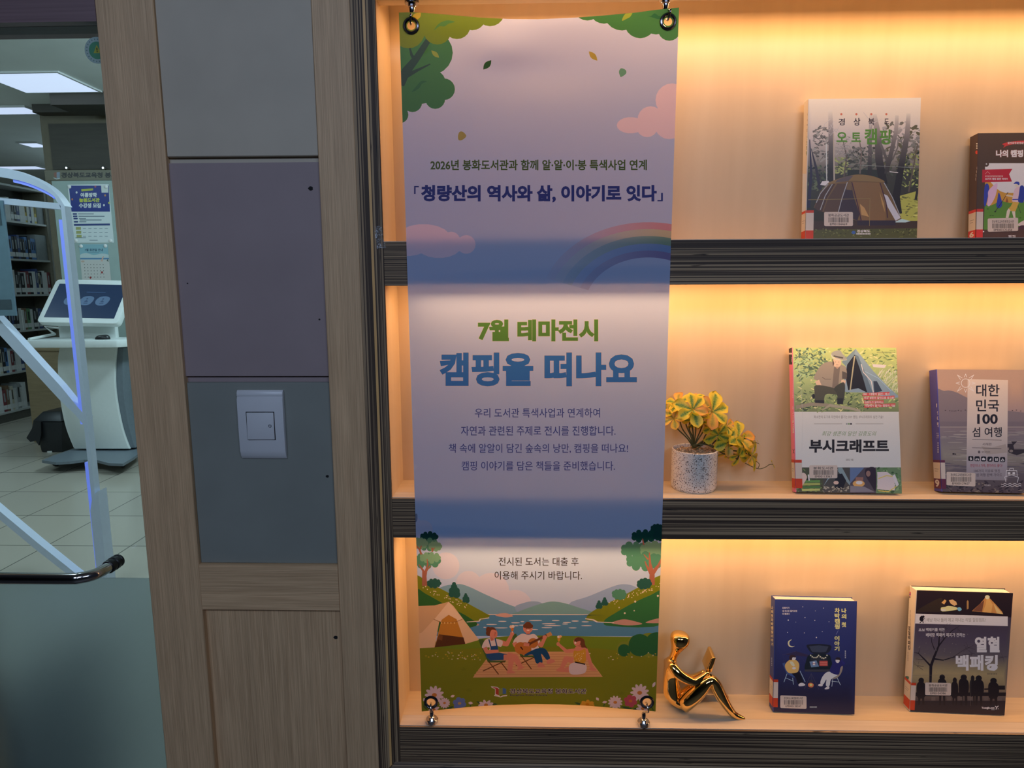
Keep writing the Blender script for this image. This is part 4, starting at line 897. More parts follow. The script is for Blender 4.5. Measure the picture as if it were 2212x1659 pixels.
def paint_bush(A):
    A.rect(0, 0, 3000, 3000, obs('c4b09c'))
    A.rect(0, 0, 3000, 735, grad(A, [(95, obs('a9a25a')), (420, obs('9a9a5e')), (735, obs('6f6d45'))]))
    G = [obs(c) for c in ('b9ae62', '8f9455', '6f7a44', 'c9bd74', '59663c', 'a6a35c')]
    speckle(A, 420, 180, 100, 1225, 720, G, 8, 34, .28, 21); speckle(A, 160, 180, 100, 480, 400, [obs('5e6b48'), obs('47543c'), obs('7f8a58'), obs('9da36a')], 10, 34, .35, 22); speckle(A, 150, 1000, 330, 1225, 560, [obs('c4b990'), obs('b3ac78'), obs('a39d68')], 6, 60, .1, 23, -1.1); speckle(A, 170, 180, 520, 900, 730, [obs('57603a'), obs('3f4530'), obs('7f7f4c'), obs('969058')], 8, 30, .3, 24)
    A.poly([(940, 260), (1080, 270), (1060, 300), (950, 290)], obs('d9c9a0'))
    # tarp shelter
    A.poly([(775, 108), (790, 130), (950, 330), (1100, 490), (1215, 590), (1120, 600), (900, 545), (690, 540), (640, 530), (680, 270), (640, 240)], obs('7f8484')); A.poly([(765, 165), (850, 400), (890, 545), (800, 500), (700, 520), (672, 380), (690, 265)], obs('221c1c')); A.poly([(765, 165), (800, 180), (870, 350), (945, 545), (890, 545), (840, 370)], obs('5d6468')); A.poly([(775, 108), (635, 240), (675, 280), (760, 170)], obs('6d7474')); A.stroke([(765, 180), (745, 330), (720, 520)], 13, obs('a58f6a')); A.stroke([(830, 260), (850, 340), (930, 430), (950, 540)], 8, obs('c9c0a8')); A.poly([(950, 430), (985, 430), (1040, 530), (960, 545)], obs('33353c')); A.stroke([(860, 330), (1000, 400), (1130, 530)], 5, obs('98a0a0'))
    # seated camper in a brimmed hat
    A.smooth([(440, 265), (520, 235), (640, 270), (680, 300), (685, 400), (640, 420), (560, 500), (430, 480), (410, 430), (358, 405), (390, 330)], obs('8f7660')); A.poly([(560, 290), (620, 280), (600, 490), (540, 500)], obs('6f5a4a')); A.poly([(640, 330), (690, 350), (685, 410), (640, 405)], obs('54453a')); A.stroke([(440, 390), (470, 410), (530, 410)], 5, obs('5c4a3c'))
    A.stroke([(390, 425), (420, 490), (440, 530)], [46, 44, 38], obs('c99a78')); A.stroke([(655, 420), (645, 480), (625, 520)], [44, 42, 38], obs('c99a78')); A.ell(455, 540, 40, 30, obs('22201f')); A.ell(615, 555, 30, 34, obs('232122')); A.stroke([(470, 545), (600, 510)], 26, obs('a98a60'))
    A.smooth([(380, 470), (560, 500), (600, 560), (480, 560), (450, 640), (375, 640), (365, 540)], obs('4a4030')); A.smooth([(560, 500), (650, 440), (670, 500), (650, 640), (600, 650), (590, 560)], obs('3f382c')); A.rect(370, 620, 462, 655, obs('2c2624')); A.rect(590, 600, 650, 660, obs('2c2624')); A.ell(355, 580, 14, 24, obs('26201e'))
    A.ell(590, 245, 42, 50, obs('c79a78')); A.smooth([(540, 205), (560, 250), (550, 280), (545, 240)], obs('4a352a')); A.poly([(570, 285), (615, 288), (590, 310)], obs('a97c60')); A.smooth([(532, 155), (570, 130), (620, 125), (645, 160), (690, 215), (640, 218), (560, 190)], obs('8f8172')); A.smooth([(530, 160), (560, 200), (640, 220), (692, 216), (650, 225), (560, 212), (535, 190)], obs('b5a48e')); A.stroke([(555, 180), (650, 200)], 14, obs('4f4238')); A.ell(573, 240, 5, 3, obs('30221c'), 0, 6); A.ell(607, 240, 5, 3, obs('30221c'), 0, 6); A.stroke([(580, 268), (602, 268)], 4, obs('8a5a48'))
    A.stroke([(180, 690), (330, 660), (520, 670), (600, 690)], [36, 34, 30, 20], obs('8a735a')); A.stroke([(440, 720), (520, 670), (720, 700), (820, 725)], [8, 24, 26, 22], obs('9a8468'))
    A.marks(14, 985, 138, 1165, 152, obs('6f6a40'))
    for i, (t, x0, y0, x1) in enumerate((('SBS 〈생활의 달인〉에서', 850, 552, 1108), ('최강 생존의 달인으로 등극한', 858, 591, 1156), ('김종도가 알려주는', 864, 631, 1050), ('야영에서 즐기는 캠핑의 기술', 866, 668, 1166))):
        s_ = -(x1 - x0) * .055; A.poly([(x0 - 6, y0 - 2), (x1 + 4, y0 - 2 + s_), (x1 + 4, y0 + 29 + s_), (x0 - 6, y0 + 29)], obs('b8443c'))
        A.text(t, x0, y0 + 2 + s_ / 2, x1, y0 + 26 + s_ / 2, obs('efd5c8'), .02)
    A.text('최소한의 도구로 자연에서 즐기는 DIY 캠핑, 부시크래프트 실전 기술!', 360, 772, 1048, 802, obs('7a685a'), .004)
    A.rect(360, 853, 640, 857, obs('8a7868')); A.rect(775, 853, 1050, 857, obs('8a7868'))
    for x, c in ((686, '8a8078'), (707, '6b7a4c'), (728, '2a2220')): A.ell(x, 856, 9, 9, obs(c))
    A.text('최강 생존의 달인 김종도의', 436, 928, 968, 976, obs('6f7a4c'), .004, 14)
    A.text('부시크래프트', 312, 1010, 1105, 1142, obs('241c1c'), .042)
    A.text('김종도 지음', 676, 1203, 752, 1222, obs('5c4c40'), .01)
    for (x0, x1, c) in ((150, 450, '4a4430'), (450, 718, '4a4038'), (718, 977, '4f3f40'), (977, 1300, '66704a')): A.rect(x0, 1288, x1, 1600, obs(c))
    speckle(A, 50, 180, 1290, 440, 1530, [obs('4f5a34'), obs('6f7a40'), obs('2c2a20')], 8, 24, .4, 31)
    for k in range(4): A.stroke([(240, 1430 + 28 * k), (420, 1425 + 28 * k)], 22, obs(('5f7a3c', '9a9048', '4a6434', 'a39a54')[k]))
    A.smooth([(180, 1400), (250, 1340), (290, 1380), (270, 1430), (220, 1490)], obs('cfa088')); A.stroke([(305, 1360), (312, 1420)], 14, obs('d9cbb0'))
    A.poly([(600, 1290), (640, 1290), (720, 1440), (718, 1470), (600, 1330)], obs('7c8078')); A.poly([(560, 1290), (450, 1480), (500, 1410), (600, 1310)], obs('8a8d84')); A.poly([(570, 1360), (640, 1350), (680, 1420), (640, 1520), (570, 1500)], obs('231f22')); A.ell(580, 1440, 26, 18, obs('c99a80')); speckle(A, 40, 450, 1480, 716, 1535, [obs('a08a70'), obs('7a6650')], 6, 18, .5, 32)
    A.poly([(718, 1290), (860, 1290), (718, 1450)], obs('5d6478')); A.ell(805, 1450, 60, 34, obs('c98a4a')); A.ell(810, 1440, 34, 18, obs('ffd9a0')); A.rect(775, 1385, 850, 1420, obs('8a5a4a')); A.smooth([(880, 1300), (970, 1300), (975, 1520), (920, 1450), (870, 1360)], obs('33242a')); A.ell(900, 1350, 22, 30, obs('8a6050')); A.poly([(720, 1470), (860, 1480), (960, 1530), (720, 1535)], obs('7a6a68'))
    speckle(A, 70, 985, 1295, 1232, 1535, [obs('566a3c'), obs('7f8a58'), obs('3a4a2c')], 8, 26, .5, 33)
    for k in range(4): A.stroke([(990, 1480 - 40 * k), (1080, 1470 - 45 * k + 20), (1165, 1500 - 30 * k)], [50, 44, 34], obs('cfa898'))
    A.stroke([(1000, 1400), (1080, 1370), (1160, 1380), (1190, 1470), (1100, 1530), (1000, 1520)], 9, obs('d9a24a')); A.poly([(1140, 1370), (1165, 1355), (1205, 1460), (1180, 1480)], obs('c9c0a8'))
    A.stroke([(240, 1130), (250, 800), (205, 130)], 2, obs('b0a090')); A.poly([(180, 1150), (735, 1148), (735, 1700), (180, 1700)], obs('c4b09c')) if False else None
def spine_bush(S):
    S.rect(100, 90, 200, 265, obs('2a2022')); S.rect(100, 148, 200, 164, obs('c4a090')); S.text('15', 139, 205, 158, 238, obs('e0d0c0'), .04); S.rect(138, 195, 160, 199, obs('c9b8a0'))
    for k, t in enumerate('부시크래프트'): S.text(t, 148, 680 + k * 45, 172, 720 + k * 45, obs('e8c8c0'), .03)
    for k in range(16): S.rect(150, 330 + 17 * k, 158, 342 + 17 * k, obs('e0a0a0'))
    S.stroke([(150, 1105), (165, 1150)], 4, obs('3a2a2a')); S.stroke([(166, 1105), (152, 1150)], 4, obs('3a2a2a'))
PINK = obs('d4606c')
book('book', 'bushcraft book with a camper in a brimmed hat beside a grey tarp tent, pink spine', ZS[1], (1717.3, 751), (1720.2, 1063.4), (1948, 1066.4), .015, CC, ytop=.086, spine_col=PINK, base=obs('c4b09c'), paint=paint_bush, paint_spine=spine_bush,
     bar=dict(box=(313, 1266, 592, 1396), name='봉화도서관', code='EM00113063', num=[]), tagpx=(1212, 1242, 1400, 1495, 240))
def paint_isl(A):
    A.rect(0, 0, 3000, 3000, grad(A, [(95, obs('9c7560')), (330, obs('ad7f64')), (560, obs('9a7568')), (740, obs('7d6460')), (900, obs('73605c')), (1100, obs('84705f')), (1300, obs('5f4c48')), (1520, obs('4a3a3a'))]))
    A.smooth([(100, 350), (210, 345), (270, 340), (360, 365), (470, 420), (560, 445), (700, 520), (850, 560), (1000, 580), (1200, 600), (1400, 590), (1400, 760), (100, 760)], obs('77605c')); A.rect(100, 755, 1500, 770, obs('8a7268')); A.rect(100, 700, 1500, 756, obs('6f5a58'))
    rr = random.Random(6)
    for k in range(110):
        y = rr.uniform(780, 1180); A.ell(rr.uniform(190, 1300), y, rr.uniform(30, 120), rr.uniform(2, 6), obs(rr.choice(('6b5854', '8f7a6c', '7a6660', '9a8474'))), 0, 8)
    for k in range(120):
        y = rr.uniform(1180, 1370); A.ell(rr.uniform(190, 1300), y, rr.uniform(30, 140), rr.uniform(2, 7), obs(rr.choice(('4a3c40', '6b5854', '57474a', '80695f'))), 0, 8)
    speckle(A, 150, 190, 1390, 1300, 1525, [obs('3a2c2e'), obs('5c4a44'), obs('77604f'), obs('2c2226')], 8, 34, .4, 41)
    A.poly([(940, 960), (1000, 955), (985, 930), (1055, 928), (1010, 975), (1020, 1020), (1135, 1020), (1135, 1060), (1050, 1090), (960, 1060), (930, 1000)], obs('33282a'))
    for x in (710, 760, 820, 880, 930, 985): A.ell(x, 1040, 22, 16, obs('7a6458'))
    A.poly([(690, 1010), (960, 1000), (960, 1030), (700, 1060)], obs('7f685c')); A.ell(318, 1074, 14, 9, obs('2c2224')); A.ell(340, 1076, 9, 7, obs('2c2224'))
    for x in (225, 275, 300, 325, 345, 375, 405, 455, 480, 505, 680, 775, 870, 1000, 1045, 1095): A.ell(x, 572 + rr.uniform(-6, 6), 9, 4, obs('3f3030'))
    bx = lambda x, y: 0
    A.poly([(482, 208), (948, 220), (938, 1380), (466, 1370)], grad(A, [(200, obs('c4a088')), (700, obs('bfa08c')), (1000, obs('a98f80')), (1200, obs('97807a')), (1380, obs('86706a'))]))
    for x in (710, 760, 820, 880): A.ell(x, 1040, 20, 14, obs('8f7868'))
    A.poly([(640, 985), (760, 1000), (920, 960), (935, 1000), (935, 1060), (700, 1080)], obs('9a8070'))
    K, Wt = obs('1f1a20'), obs('e6d2bc')
    for t, x0, y0, x1, y1, bo in (('대한', 580, 268, 850, 410, .014), ('민국', 580, 445, 846, 585, .014), ('100', 592, 612, 830, 728, .03), ('섬 여행', 535, 765, 876, 878, .014)): A.text(t, x0, y0, x1, y1, K, bo)
    A.poly([(534, 903), (874, 913), (874, 918), (534, 908)], obs('4a3a38')); A.poly([(532, 1000), (872, 1010), (872, 1015), (532, 1005)], obs('4a3a38')); A.text('서해편', 652, 945, 756, 978, obs('4a3a38'), .004)
    A.ell(614, 1052, 14, 17, obs('5a4844')); A.marks(6, 645, 1042, 745, 1064, obs('6a5850'))
    for k, x in enumerate((488, 561, 636, 710, 783, 856)):
        A.rrect(x, 1098 + k * 2.4, x + 60, 1156 + k * 2.4, 14, obs('1d181c')); y = 1127 + k * 2.4
        if k == 0: A.stroke([(x + 30, y - 18), (x + 32, y), (x + 24, y + 20)], 9, Wt); A.stroke([(x + 32, y), (x + 44, y + 18)], 7, Wt); A.stroke([(x + 18, y - 4), (x + 44, y + 2)], 6, Wt)
        elif k == 1: A.stroke([(x + 15, y - 8), (x + 30, y + 2), (x + 48, y - 4)], 6, Wt); A.ell(x + 18, y + 12, 9, 9, Wt); A.ell(x + 44, y + 12, 9, 9, Wt)
        elif k == 2: A.union([(x + 22, y + 2, 12), (x + 38, y + 4, 11), (x + 30, y - 6, 9)], Wt)
        elif k == 3: A.poly([(x + 16, y + 16), (x + 44, y - 18), (x + 44, y + 16)], Wt)
        elif k == 4: A.stroke([(x + 20, y - 16), (x + 22, y + 18)], 9, Wt); A.poly([(x + 32, y - 8), (x + 46, y - 18), (x + 46, y + 18), (x + 32, y + 18)], Wt)
        else: A.stroke([(x + 12, y + 14), (x + 30, y - 10), (x + 48, y + 14)], 7, Wt); A.stroke([(x + 12, y + 16), (x + 48, y + 16)], 6, Wt)
    A.text('연인이나 가족, 혼자라도 좋다!', 512, 1190, 884, 1228, obs('8c3436'), .012)
    A.text('100가지 이유로 멋진', 556, 1252, 855, 1288, obs('3a2c2e'), .004); A.text('100 섬 여행 완벽 가이드', 520, 1298, 880, 1334, obs('3a2c2e'), .004)
    # line drawings: sun and ferry
    A.stroke([(458 + 50 * math.cos(a), 255 + 50 * math.sin(a)) for a in [k * .35 for k in range(19)]], 7, Wt)
    for k in range(8):
        a = k * math.pi / 4; c_, s_ = math.cos(a), math.sin(a); A.stroke([(458 + 68 * c_ - 14 * s_, 255 + 68 * s_ + 14 * c_), (458 + (112 if k % 2 == 0 else 135) * c_, 255 + (106 if k % 2 == 0 else 135) * s_), (458 + 68 * c_ + 14 * s_, 255 + 68 * s_ - 14 * c_)], 6, Wt)
    A.stroke([(925, 1400), (910, 1340), (990, 1315), (1070, 1345), (1055, 1405)], 7, Wt); A.stroke([(925, 1330), (930, 1265), (1050, 1268), (1055, 1335)], 7, Wt); A.stroke([(965, 1262), (970, 1240), (1010, 1240), (1012, 1262)], 6, Wt); A.rrect(945, 1285, 975, 1312, 5, Wt); A.rrect(1000, 1285, 1030, 1312, 5, Wt)
    for y in (1422, 1445): A.stroke([(870 + 10 * k, y + 7 * math.sin(k * 1.1)) for k in range(24)], 6, Wt)
    A.marks(4, 676, 1428, 748, 1445, obs('b9a090'))
def spine_isl(S):
    for k, t in enumerate('대한민국'): S.text(t, 134, 195 + k * 64, 178, 252 + k * 64, obs('e8dcd0'), .02)
    S.text('100', 122, 490, 186, 535, obs('e8dcd0'), .03)
    for k, t in enumerate('섬여행'): S.text(t, 130, 562 + k * 72, 168, 620 + k * 72, obs('e8dcd0'), .02)
    S.rect(122, 832, 172, 836, obs('c0b0c0')); S.text('서해편', 124, 850, 172, 876, obs('d9b0a0'), .01); S.rect(122, 886, 172, 890, obs('c0b0c0'))
    for k in range(5): S.rect(136, 940 + 26 * k, 148, 956 + 26 * k, obs('b0a0b8'))
book('book', 'island travel book with sun and ferry drawings over a dusky sea, blue spine', ZS[1], (2037.9, 798), (2035.5, 1062), (2228, 1066), .022, CD, ytop=.080, spine_col=obs('4a4078'), base=obs('77605c'), paint=paint_isl, paint_spine=spine_isl,
     bar=dict(box=(236, 1280, 570, 1436), name='경상북도교육청봉화도서관', code='EM000129627', sk=14, num=[('9', 0, 0, 0, 0)]), tagpx=(1145, 1175, 1362, 1478, 222), topcol=obs('5a2434'))
def paint_night(A):
    A.rect(0, 0, 3000, 3000, grad(A, [(180, obs('2f3258')), (700, obs('2d2e54')), (1100, obs('28263f')), (1300, obs('221e30')), (1510, obs('221e30'))]))
    for x, y, r in ((503, 271, 5), (742, 286, 5), (648, 318, 4), (528, 395, 5), (335, 425, 8), (641, 428, 6), (805, 443, 5), (422, 447, 4), (326, 567, 5), (522, 572, 5), (728, 557, 5), (660, 625, 8)): A.ell(x, y, r, r, obs('e6dcd0'), 0, 8)
    A.smooth([(378, 648), (350, 675), (352, 712), (385, 728), (410, 722), (385, 738), (348, 732), (330, 700), (338, 665)], obs('e6b080'), 4)
    YL, YO = obs('e6bd6a'), obs('e0a860')
    for k, t in enumerate('나의'): A.text(t, 950, 288 + k * 66, 1006, 344 + k * 66, YL, .05)
    A.text('첫', 950, 448, 1004, 506, YL, .05)
    for k, t in enumerate('차박캠핑'): A.text(t, 870, 284 + k * 62, 930, 342 + k * 62, YL, .045)
    A.stroke([(912, 545), (888, 590)], 3, obs('8a8098'))
    for k, t in enumerate('이야기'): A.text(t, 868, 608 + k * 60, 926, 662 + k * 60, YL, .045)
    for k in range(4): A.marks(1, 988, 775 + k * 24, 1004, 795 + k * 24, obs('c0b8c0'))
    for t, y, x1 in (('모험이가', 272, 348), ('내 속으로 들어오면', 308, 436), ('더 좋겠다', 342, 352)): A.text(t, 266, y, x1, y + 22, obs('d9d0d0'), .02)
    # awning, car with open tailgate, campfire
    A.stroke([(265, 828), (420, 785), (560, 825)], 3, obs('4a3a48')); A.poly([(300, 825), (430, 785), (575, 830), (560, 850), (430, 835)], obs('33283c'))
    for x in (285, 460): A.stroke([(x, 830), (x, 990)], 3, obs('3c3450'))
    A.stroke([(480, 850), (545, 930)], 3, obs('3c3450'))
    A.smooth([(545, 720), (600, 703), (700, 700), (790, 708), (835, 730), (800, 800), (700, 820), (600, 800)], obs('23222a')); A.poly([(575, 728), (690, 716), (800, 730), (770, 790), (700, 798), (610, 790)], obs('3a3a44'))
    A.smooth([(590, 820), (790, 820), (830, 880), (840, 1000), (700, 1025), (535, 1005), (540, 900)], obs('1c2024')); A.poly([(600, 850), (780, 850), (800, 960), (580, 965)], obs('2c2a2e')); A.poly([(580, 905), (660, 890), (690, 960), (600, 970)], obs('667080')); A.rect(695, 895, 790, 955, obs('b0463c')); A.stroke([(700, 915), (785, 915)], 4, obs('d9785c')); A.stroke([(700, 935), (785, 935)], 4, obs('d9785c')); A.rect(620, 905, 645, 945, obs('c9c0c0')); A.rect(610, 925, 660, 932, obs('7a3038'))
    for k, (x, y) in enumerate(((594, 832), (612, 848), (632, 858), (655, 858), (672, 848), (686, 832), (705, 848), (725, 862), (745, 866), (765, 858), (782, 832))): A.ell(x, y, 9, 9, obs('efc48a'), 0, 8)
    A.rect(525, 995, 830, 1020, obs('3a3438')); A.stroke([(600, 1040), (520, 1222)], 4, obs('4a4048')); A.stroke([(600, 1040), (688, 1225)], 4, obs('4a4048')); A.stroke([(600, 1040), (600, 1130)], 3, obs('4a4048')); A.rect(575, 1118, 622, 1142, obs('3a3034')); A.smooth([(565, 1160), (595, 1148), (628, 1165), (622, 1195), (595, 1202), (568, 1190)], obs('d9663c')); A.ell(597, 1172, 18, 14, obs('f0b060')); A.stroke([(560, 1215), (632, 1205)], 8, obs('4a3028'))
    # left friend in an orange sweater on a folding chair
    A.stroke([(280, 920), (330, 1030), (410, 1080)], [30, 34, 24], obs('3a4668')); A.stroke([(320, 1045), (285, 1140)], 6, obs('9aa0b0')); A.stroke([(385, 1090), (395, 1170)], 6, obs('9aa0b0')); A.stroke([(470, 1010), (530, 1138)], 6, obs('9aa0b0')); A.stroke([(300, 1090), (395, 1130)], 5, obs('9aa0b0'))
    A.smooth([(375, 1035), (450, 1010), (510, 1150), (450, 1160), (420, 1090)], obs('1c1820')); A.smooth([(455, 1165), (490, 1148), (528, 1165), (520, 1182), (462, 1188)], obs('e0d0c8'))
    A.smooth([(350, 885), (420, 885), (460, 930), (455, 1000), (430, 1030), (350, 1038), (310, 1000), (298, 940)], obs('d09450')); A.smooth([(355, 905), (385, 905), (410, 945), (395, 960), (365, 935)], obs('e3b888')); A.ell(402, 980, 22, 14, obs('e0d0c8')); A.ell(398, 862, 26, 26, obs('e6cfbf')); A.smooth([(345, 850), (370, 825), (415, 835), (420, 855), (385, 855), (375, 885), (350, 880)], obs('3a2424'))
    # right friend leaning back, hands behind the head
    A.smooth([(920, 960), (965, 960), (945, 1040), (895, 1095), (845, 1100), (900, 1060)], obs('8f7560')); A.stroke([(900, 1090), (938, 1175)], 6, obs('b0aab0')); A.stroke([(850, 1100), (838, 1192)], 6, obs('b0aab0')); A.stroke([(835, 1130), (925, 1140)], 5, obs('b0aab0'))
    A.smooth([(800, 1020), (905, 1055), (830, 1110), (810, 1185), (770, 1180), (775, 1110), (740, 1165), (705, 1150), (735, 1070)], obs('c4b8c4')); A.smooth([(680, 1172), (710, 1158), (735, 1170), (725, 1188), (690, 1186)], obs('e6d8d0')); A.smooth([(755, 1215), (790, 1190), (808, 1195), (805, 1218), (765, 1224)], obs('e6d8d0'))
    A.smooth([(860, 900), (960, 895), (995, 930), (940, 970), (915, 1055), (815, 1020), (840, 940)], obs('2a2450')); A.stroke([(985, 935), (940, 880)], 22, obs('2e2858')); A.ell(905, 892, 24, 28, obs('e6cfbf')); A.smooth([(880, 880), (895, 855), (935, 862), (940, 895), (920, 885)], obs('2c2024'))
    A.marks(6, 583, 1420, 668, 1438, obs('b8b0b8'))
def spine_night(S):
    for k, t in enumerate('나의첫차박캠핑이야기'): S.text(t, 138, 262 + k * 47, 162, 302 + k * 47, obs('d9a878'), .03)
    for k in range(5): S.rect(142, 860 + 20 * k, 150, 872 + 20 * k, obs('a098a8'))
NAVY = obs('33355c')
book('book', 'navy blue night sky book with two campers and a car, tilted on the bottom shelf', ZS[2], (1673.6, 1294.5), (1671, 1537), (1845.6, 1543), .020, CE, ytop=.076, spine_col=obs('33375f'), base=NAVY, paint=paint_night, paint_spine=spine_night,
     bar=dict(box=(242, 1292, 545, 1438), name='경상북도교육청봉화도서관', code='EM000128247', sk=12, num=[]), tagpx=(1110, 1140, 1325, 1430, 216))
def paint_back(A):
    A.rect(0, 0, 3000, 3000, grad(A, [(540, obs('42333a')), (700, obs('4a3a42')), (900, obs('67523f' if False else '5c4a46')), (1000, obs('84694a')), (1080, obs('9a7a50')), (1180, obs('8a6c48')), (1290, obs('6a5040')), (1420, obs('33282a')), (1535, obs('241c20'))]))
    A.rect(100, 0, 1400, 470, obs('26191c')); A.smooth([(500, 260), (540, 330), (545, 405), (350, 410), (250, 400)], obs('33241c'))
    A.poly([(520, 310), (555, 275), (575, 290), (550, 330)], obs('d98a4a')); A.poly([(600, 285), (640, 275), (680, 300), (690, 330), (660, 345), (620, 320)], obs('d9905a')); A.smooth([(515, 365), (560, 355), (600, 345), (680, 360), (690, 385), (560, 405), (520, 400)], obs('d9b070')); A.smooth([(690, 370), (720, 360), (740, 385), (710, 402)], obs('6f98c4')); A.poly([(795, 295), (805, 282), (815, 295), (815, 375), (795, 385)], obs('9a6a3c')); A.ell(540, 390, 30, 8, obs('ffe0a8'))
    A.poly([(1015, 232), (940, 320), (850, 402), (1050, 420), (1190, 435), (1180, 410), (1110, 330)], obs('b9743a')); A.poly([(1015, 232), (1000, 330), (970, 412), (1060, 422), (1075, 330)], obs('d08a48')); A.ell(1018, 250, 26, 22, obs('f2cf80')); A.poly([(860, 398), (940, 320), (985, 280), (960, 410)], obs('6a3c2a')); A.poly([(1085, 320), (1130, 370), (1190, 435), (1120, 425)], obs('c9995c'))
    A.poly([(200, 428), (1240, 460), (1240, 565), (200, 535)], obs('d9c0a8'))
    A.text('배낭 하나 둘러 메고 떠나는 리얼 힐링캠프!', 360, 475, 998, 518, obs('8a7866'), .002)
    K = obs('1c1418'); A.ell(325, 462, 12, 13, K); A.smooth([(285, 470), (310, 450), (325, 480), (320, 510), (285, 505)], K); A.stroke([(312, 500), (285, 532)], 9, K); A.stroke([(315, 500), (322, 533)], 9, K); A.stroke([(325, 490), (340, 480)], 6, K); A.stroke([(340, 470), (342, 525)], 2, K)
    # bare tree
    Tc = obs('231a1e')
    for p, w_ in (([(400, 1190), (405, 1000), (440, 900), (490, 780), (500, 620)], [26, 32, 26, 18, 8]), ([(490, 780), (560, 690), (640, 610), (720, 560)], [16, 12, 8, 3]), ([(405, 1000), (330, 920), (270, 860), (220, 850)], [22, 14, 9, 3]), ([(440, 920), (540, 935), (640, 905), (760, 880), (860, 870)], [18, 12, 9, 6, 2]), ([(445, 820), (415, 740), (405, 640)], [10, 7, 3]), ([(540, 700), (520, 600), (560, 560)], [8, 5, 2]), ([(270, 860), (290, 800)], [5, 2]), ([(640, 905), (720, 850), (800, 800)], [5, 4, 2]), ([(600, 640), (660, 660), (720, 640)], [4, 3, 2]), ([(330, 920), (290, 930), (240, 920)], [6, 4, 2]), ([(500, 700), (450, 640), (380, 600)], [6, 4, 2])): A.stroke(p, w_, Tc)
    rr = random.Random(12)
    for k in range(60):
        x, y = rr.choice(((700, 600), (820, 800), (260, 1000), (560, 580), (1190, 900), (850, 860), (300, 840))); A.stroke([(x, y), (x + rr.uniform(-70, 70), y + rr.uniform(-60, 60))], 2, obs('33272a'))
    for k in range(40): A.ell(rr.uniform(230, 880), rr.uniform(600, 1150), 4, 4, obs('7a6658'), 0, 6)
    # row of backpackers in silhouette
    S_ = obs('1e1719')
    A.rect(150, 1295, 1400, 1325, S_); A.rect(150, 1375, 1400, 1700, obs('241c20'))
    for x, y, w_, h in ((300, 1130, 80, 290), (528, 1095, 80, 330), (665, 1128, 60, 290), (762, 1095, 90, 330), (858, 1105, 55, 320), (925, 1105, 90, 320), (1085, 1132, 95, 290)):
        A.ell(x, y + 26, w_ * .38, 32, S_); A.smooth([(x - w_ * .55, y + 60), (x, y + 34), (x + w_ * .55, y + 70), (x + w_ * .62, y + 160), (x + w_ * .35, y + 215), (x - w_ * .45, y + 215), (x - w_ * .6, y + 150)], S_); A.stroke([(x - w_ * .25, y + 200), (x - w_ * .3, y + h)], [w_ * .34, w_ * .24], S_); A.stroke([(x + w_ * .25, y + 200), (x + w_ * .3, y + h)], [w_ * .34, w_ * .24], S_)
    A.rect(1140, 1210, 1210, 1255, S_); A.stroke([(985, 1250), (1030, 1248)], 16, S_)
    for x in (430, 600, 720, 830, 1000, 1150): A.rect(x - 20, 1330, x + 24, 1372, obs('5f4a40'))
    A.rect(150, 1285, 1400, 1300, S_)
    W1 = obs('efe3d8')
    A.text('초보', 272, 590, 340, 616, W1, .012); A.rect(272, 614, 340, 618, W1); A.text('백패커를 위한', 352, 586, 556, 620, W1, .012); A.text('베테랑 백패커 예지가 전하는', 352, 638, 778, 682, W1, .012)
    A.text('열혈', 882, 678, 1152, 850, W1, .042); A.text('백패킹', 675, 878, 1132, 1048, W1, .042); A.ell(1088, 1020, 30, 30, W1)
    A.marks(6, 1018, 1074, 1128, 1090, obs('4a3a34'))
    A.text('Youngjin.com', 955, 1440, 1096, 1470, W1, .04); A.stroke([(1102, 1432), (1120, 1448), (1138, 1430)], 9, W1); A.stroke([(1120, 1448), (1112, 1470)], 9, W1); A.rect(1060, 1470, 1098, 1474, obs('b0a098')); A.ell(1136, 1463, 5, 5, W1)
    A.stroke([(205, 1100), (840, 1095), (835, 1430)], 2, obs('6f5a4c'))
def spine_back(S):
    S.rect(170, 195, 190, 235, obs('b0304a')); S.rect(172, 212, 188, 225, obs('33407a')); S.rect(172, 240, 186, 262, obs('6a5048'))
    for k, t in enumerate('열혈백패킹'): S.text(t, 158 + (3 - k), 565 + k * 52, 186, 615 + k * 52, obs('2a1c1c'), .03)
    for k in range(13): S.rect(180, 390 + 14 * k, 188, 400 + 14 * k, obs('8a7464'))
    for k in range(14): S.rect(166, 305 + 17 * k, 172, 317 + 17 * k, obs('a08a78'))
    for k in range(6): S.rect(154, 845 + 17 * k, 162, 857 + 17 * k, obs('8a7464'))
    S.smooth([(130, 1110), (168, 1115), (160, 1150), (140, 1145)], obs('3a5a4c'))
book('book', 'backpacking book with a row of hiker silhouettes under a bare tree, white spine', ZS[2], (1974, 1275), (1966, 1536.2), (2169.6, 1545), .022, CF, ytop=.074, spine_col=WHT, base=obs('2a2024'), paint=paint_back, paint_spine=spine_back,
     bar=dict(box=(342, 1176, 622, 1312), name='봉화공공도서관', code='EM0104386', sk=6, num=[]), tagpx=(1180, 1208, 1370, 1475, 238))
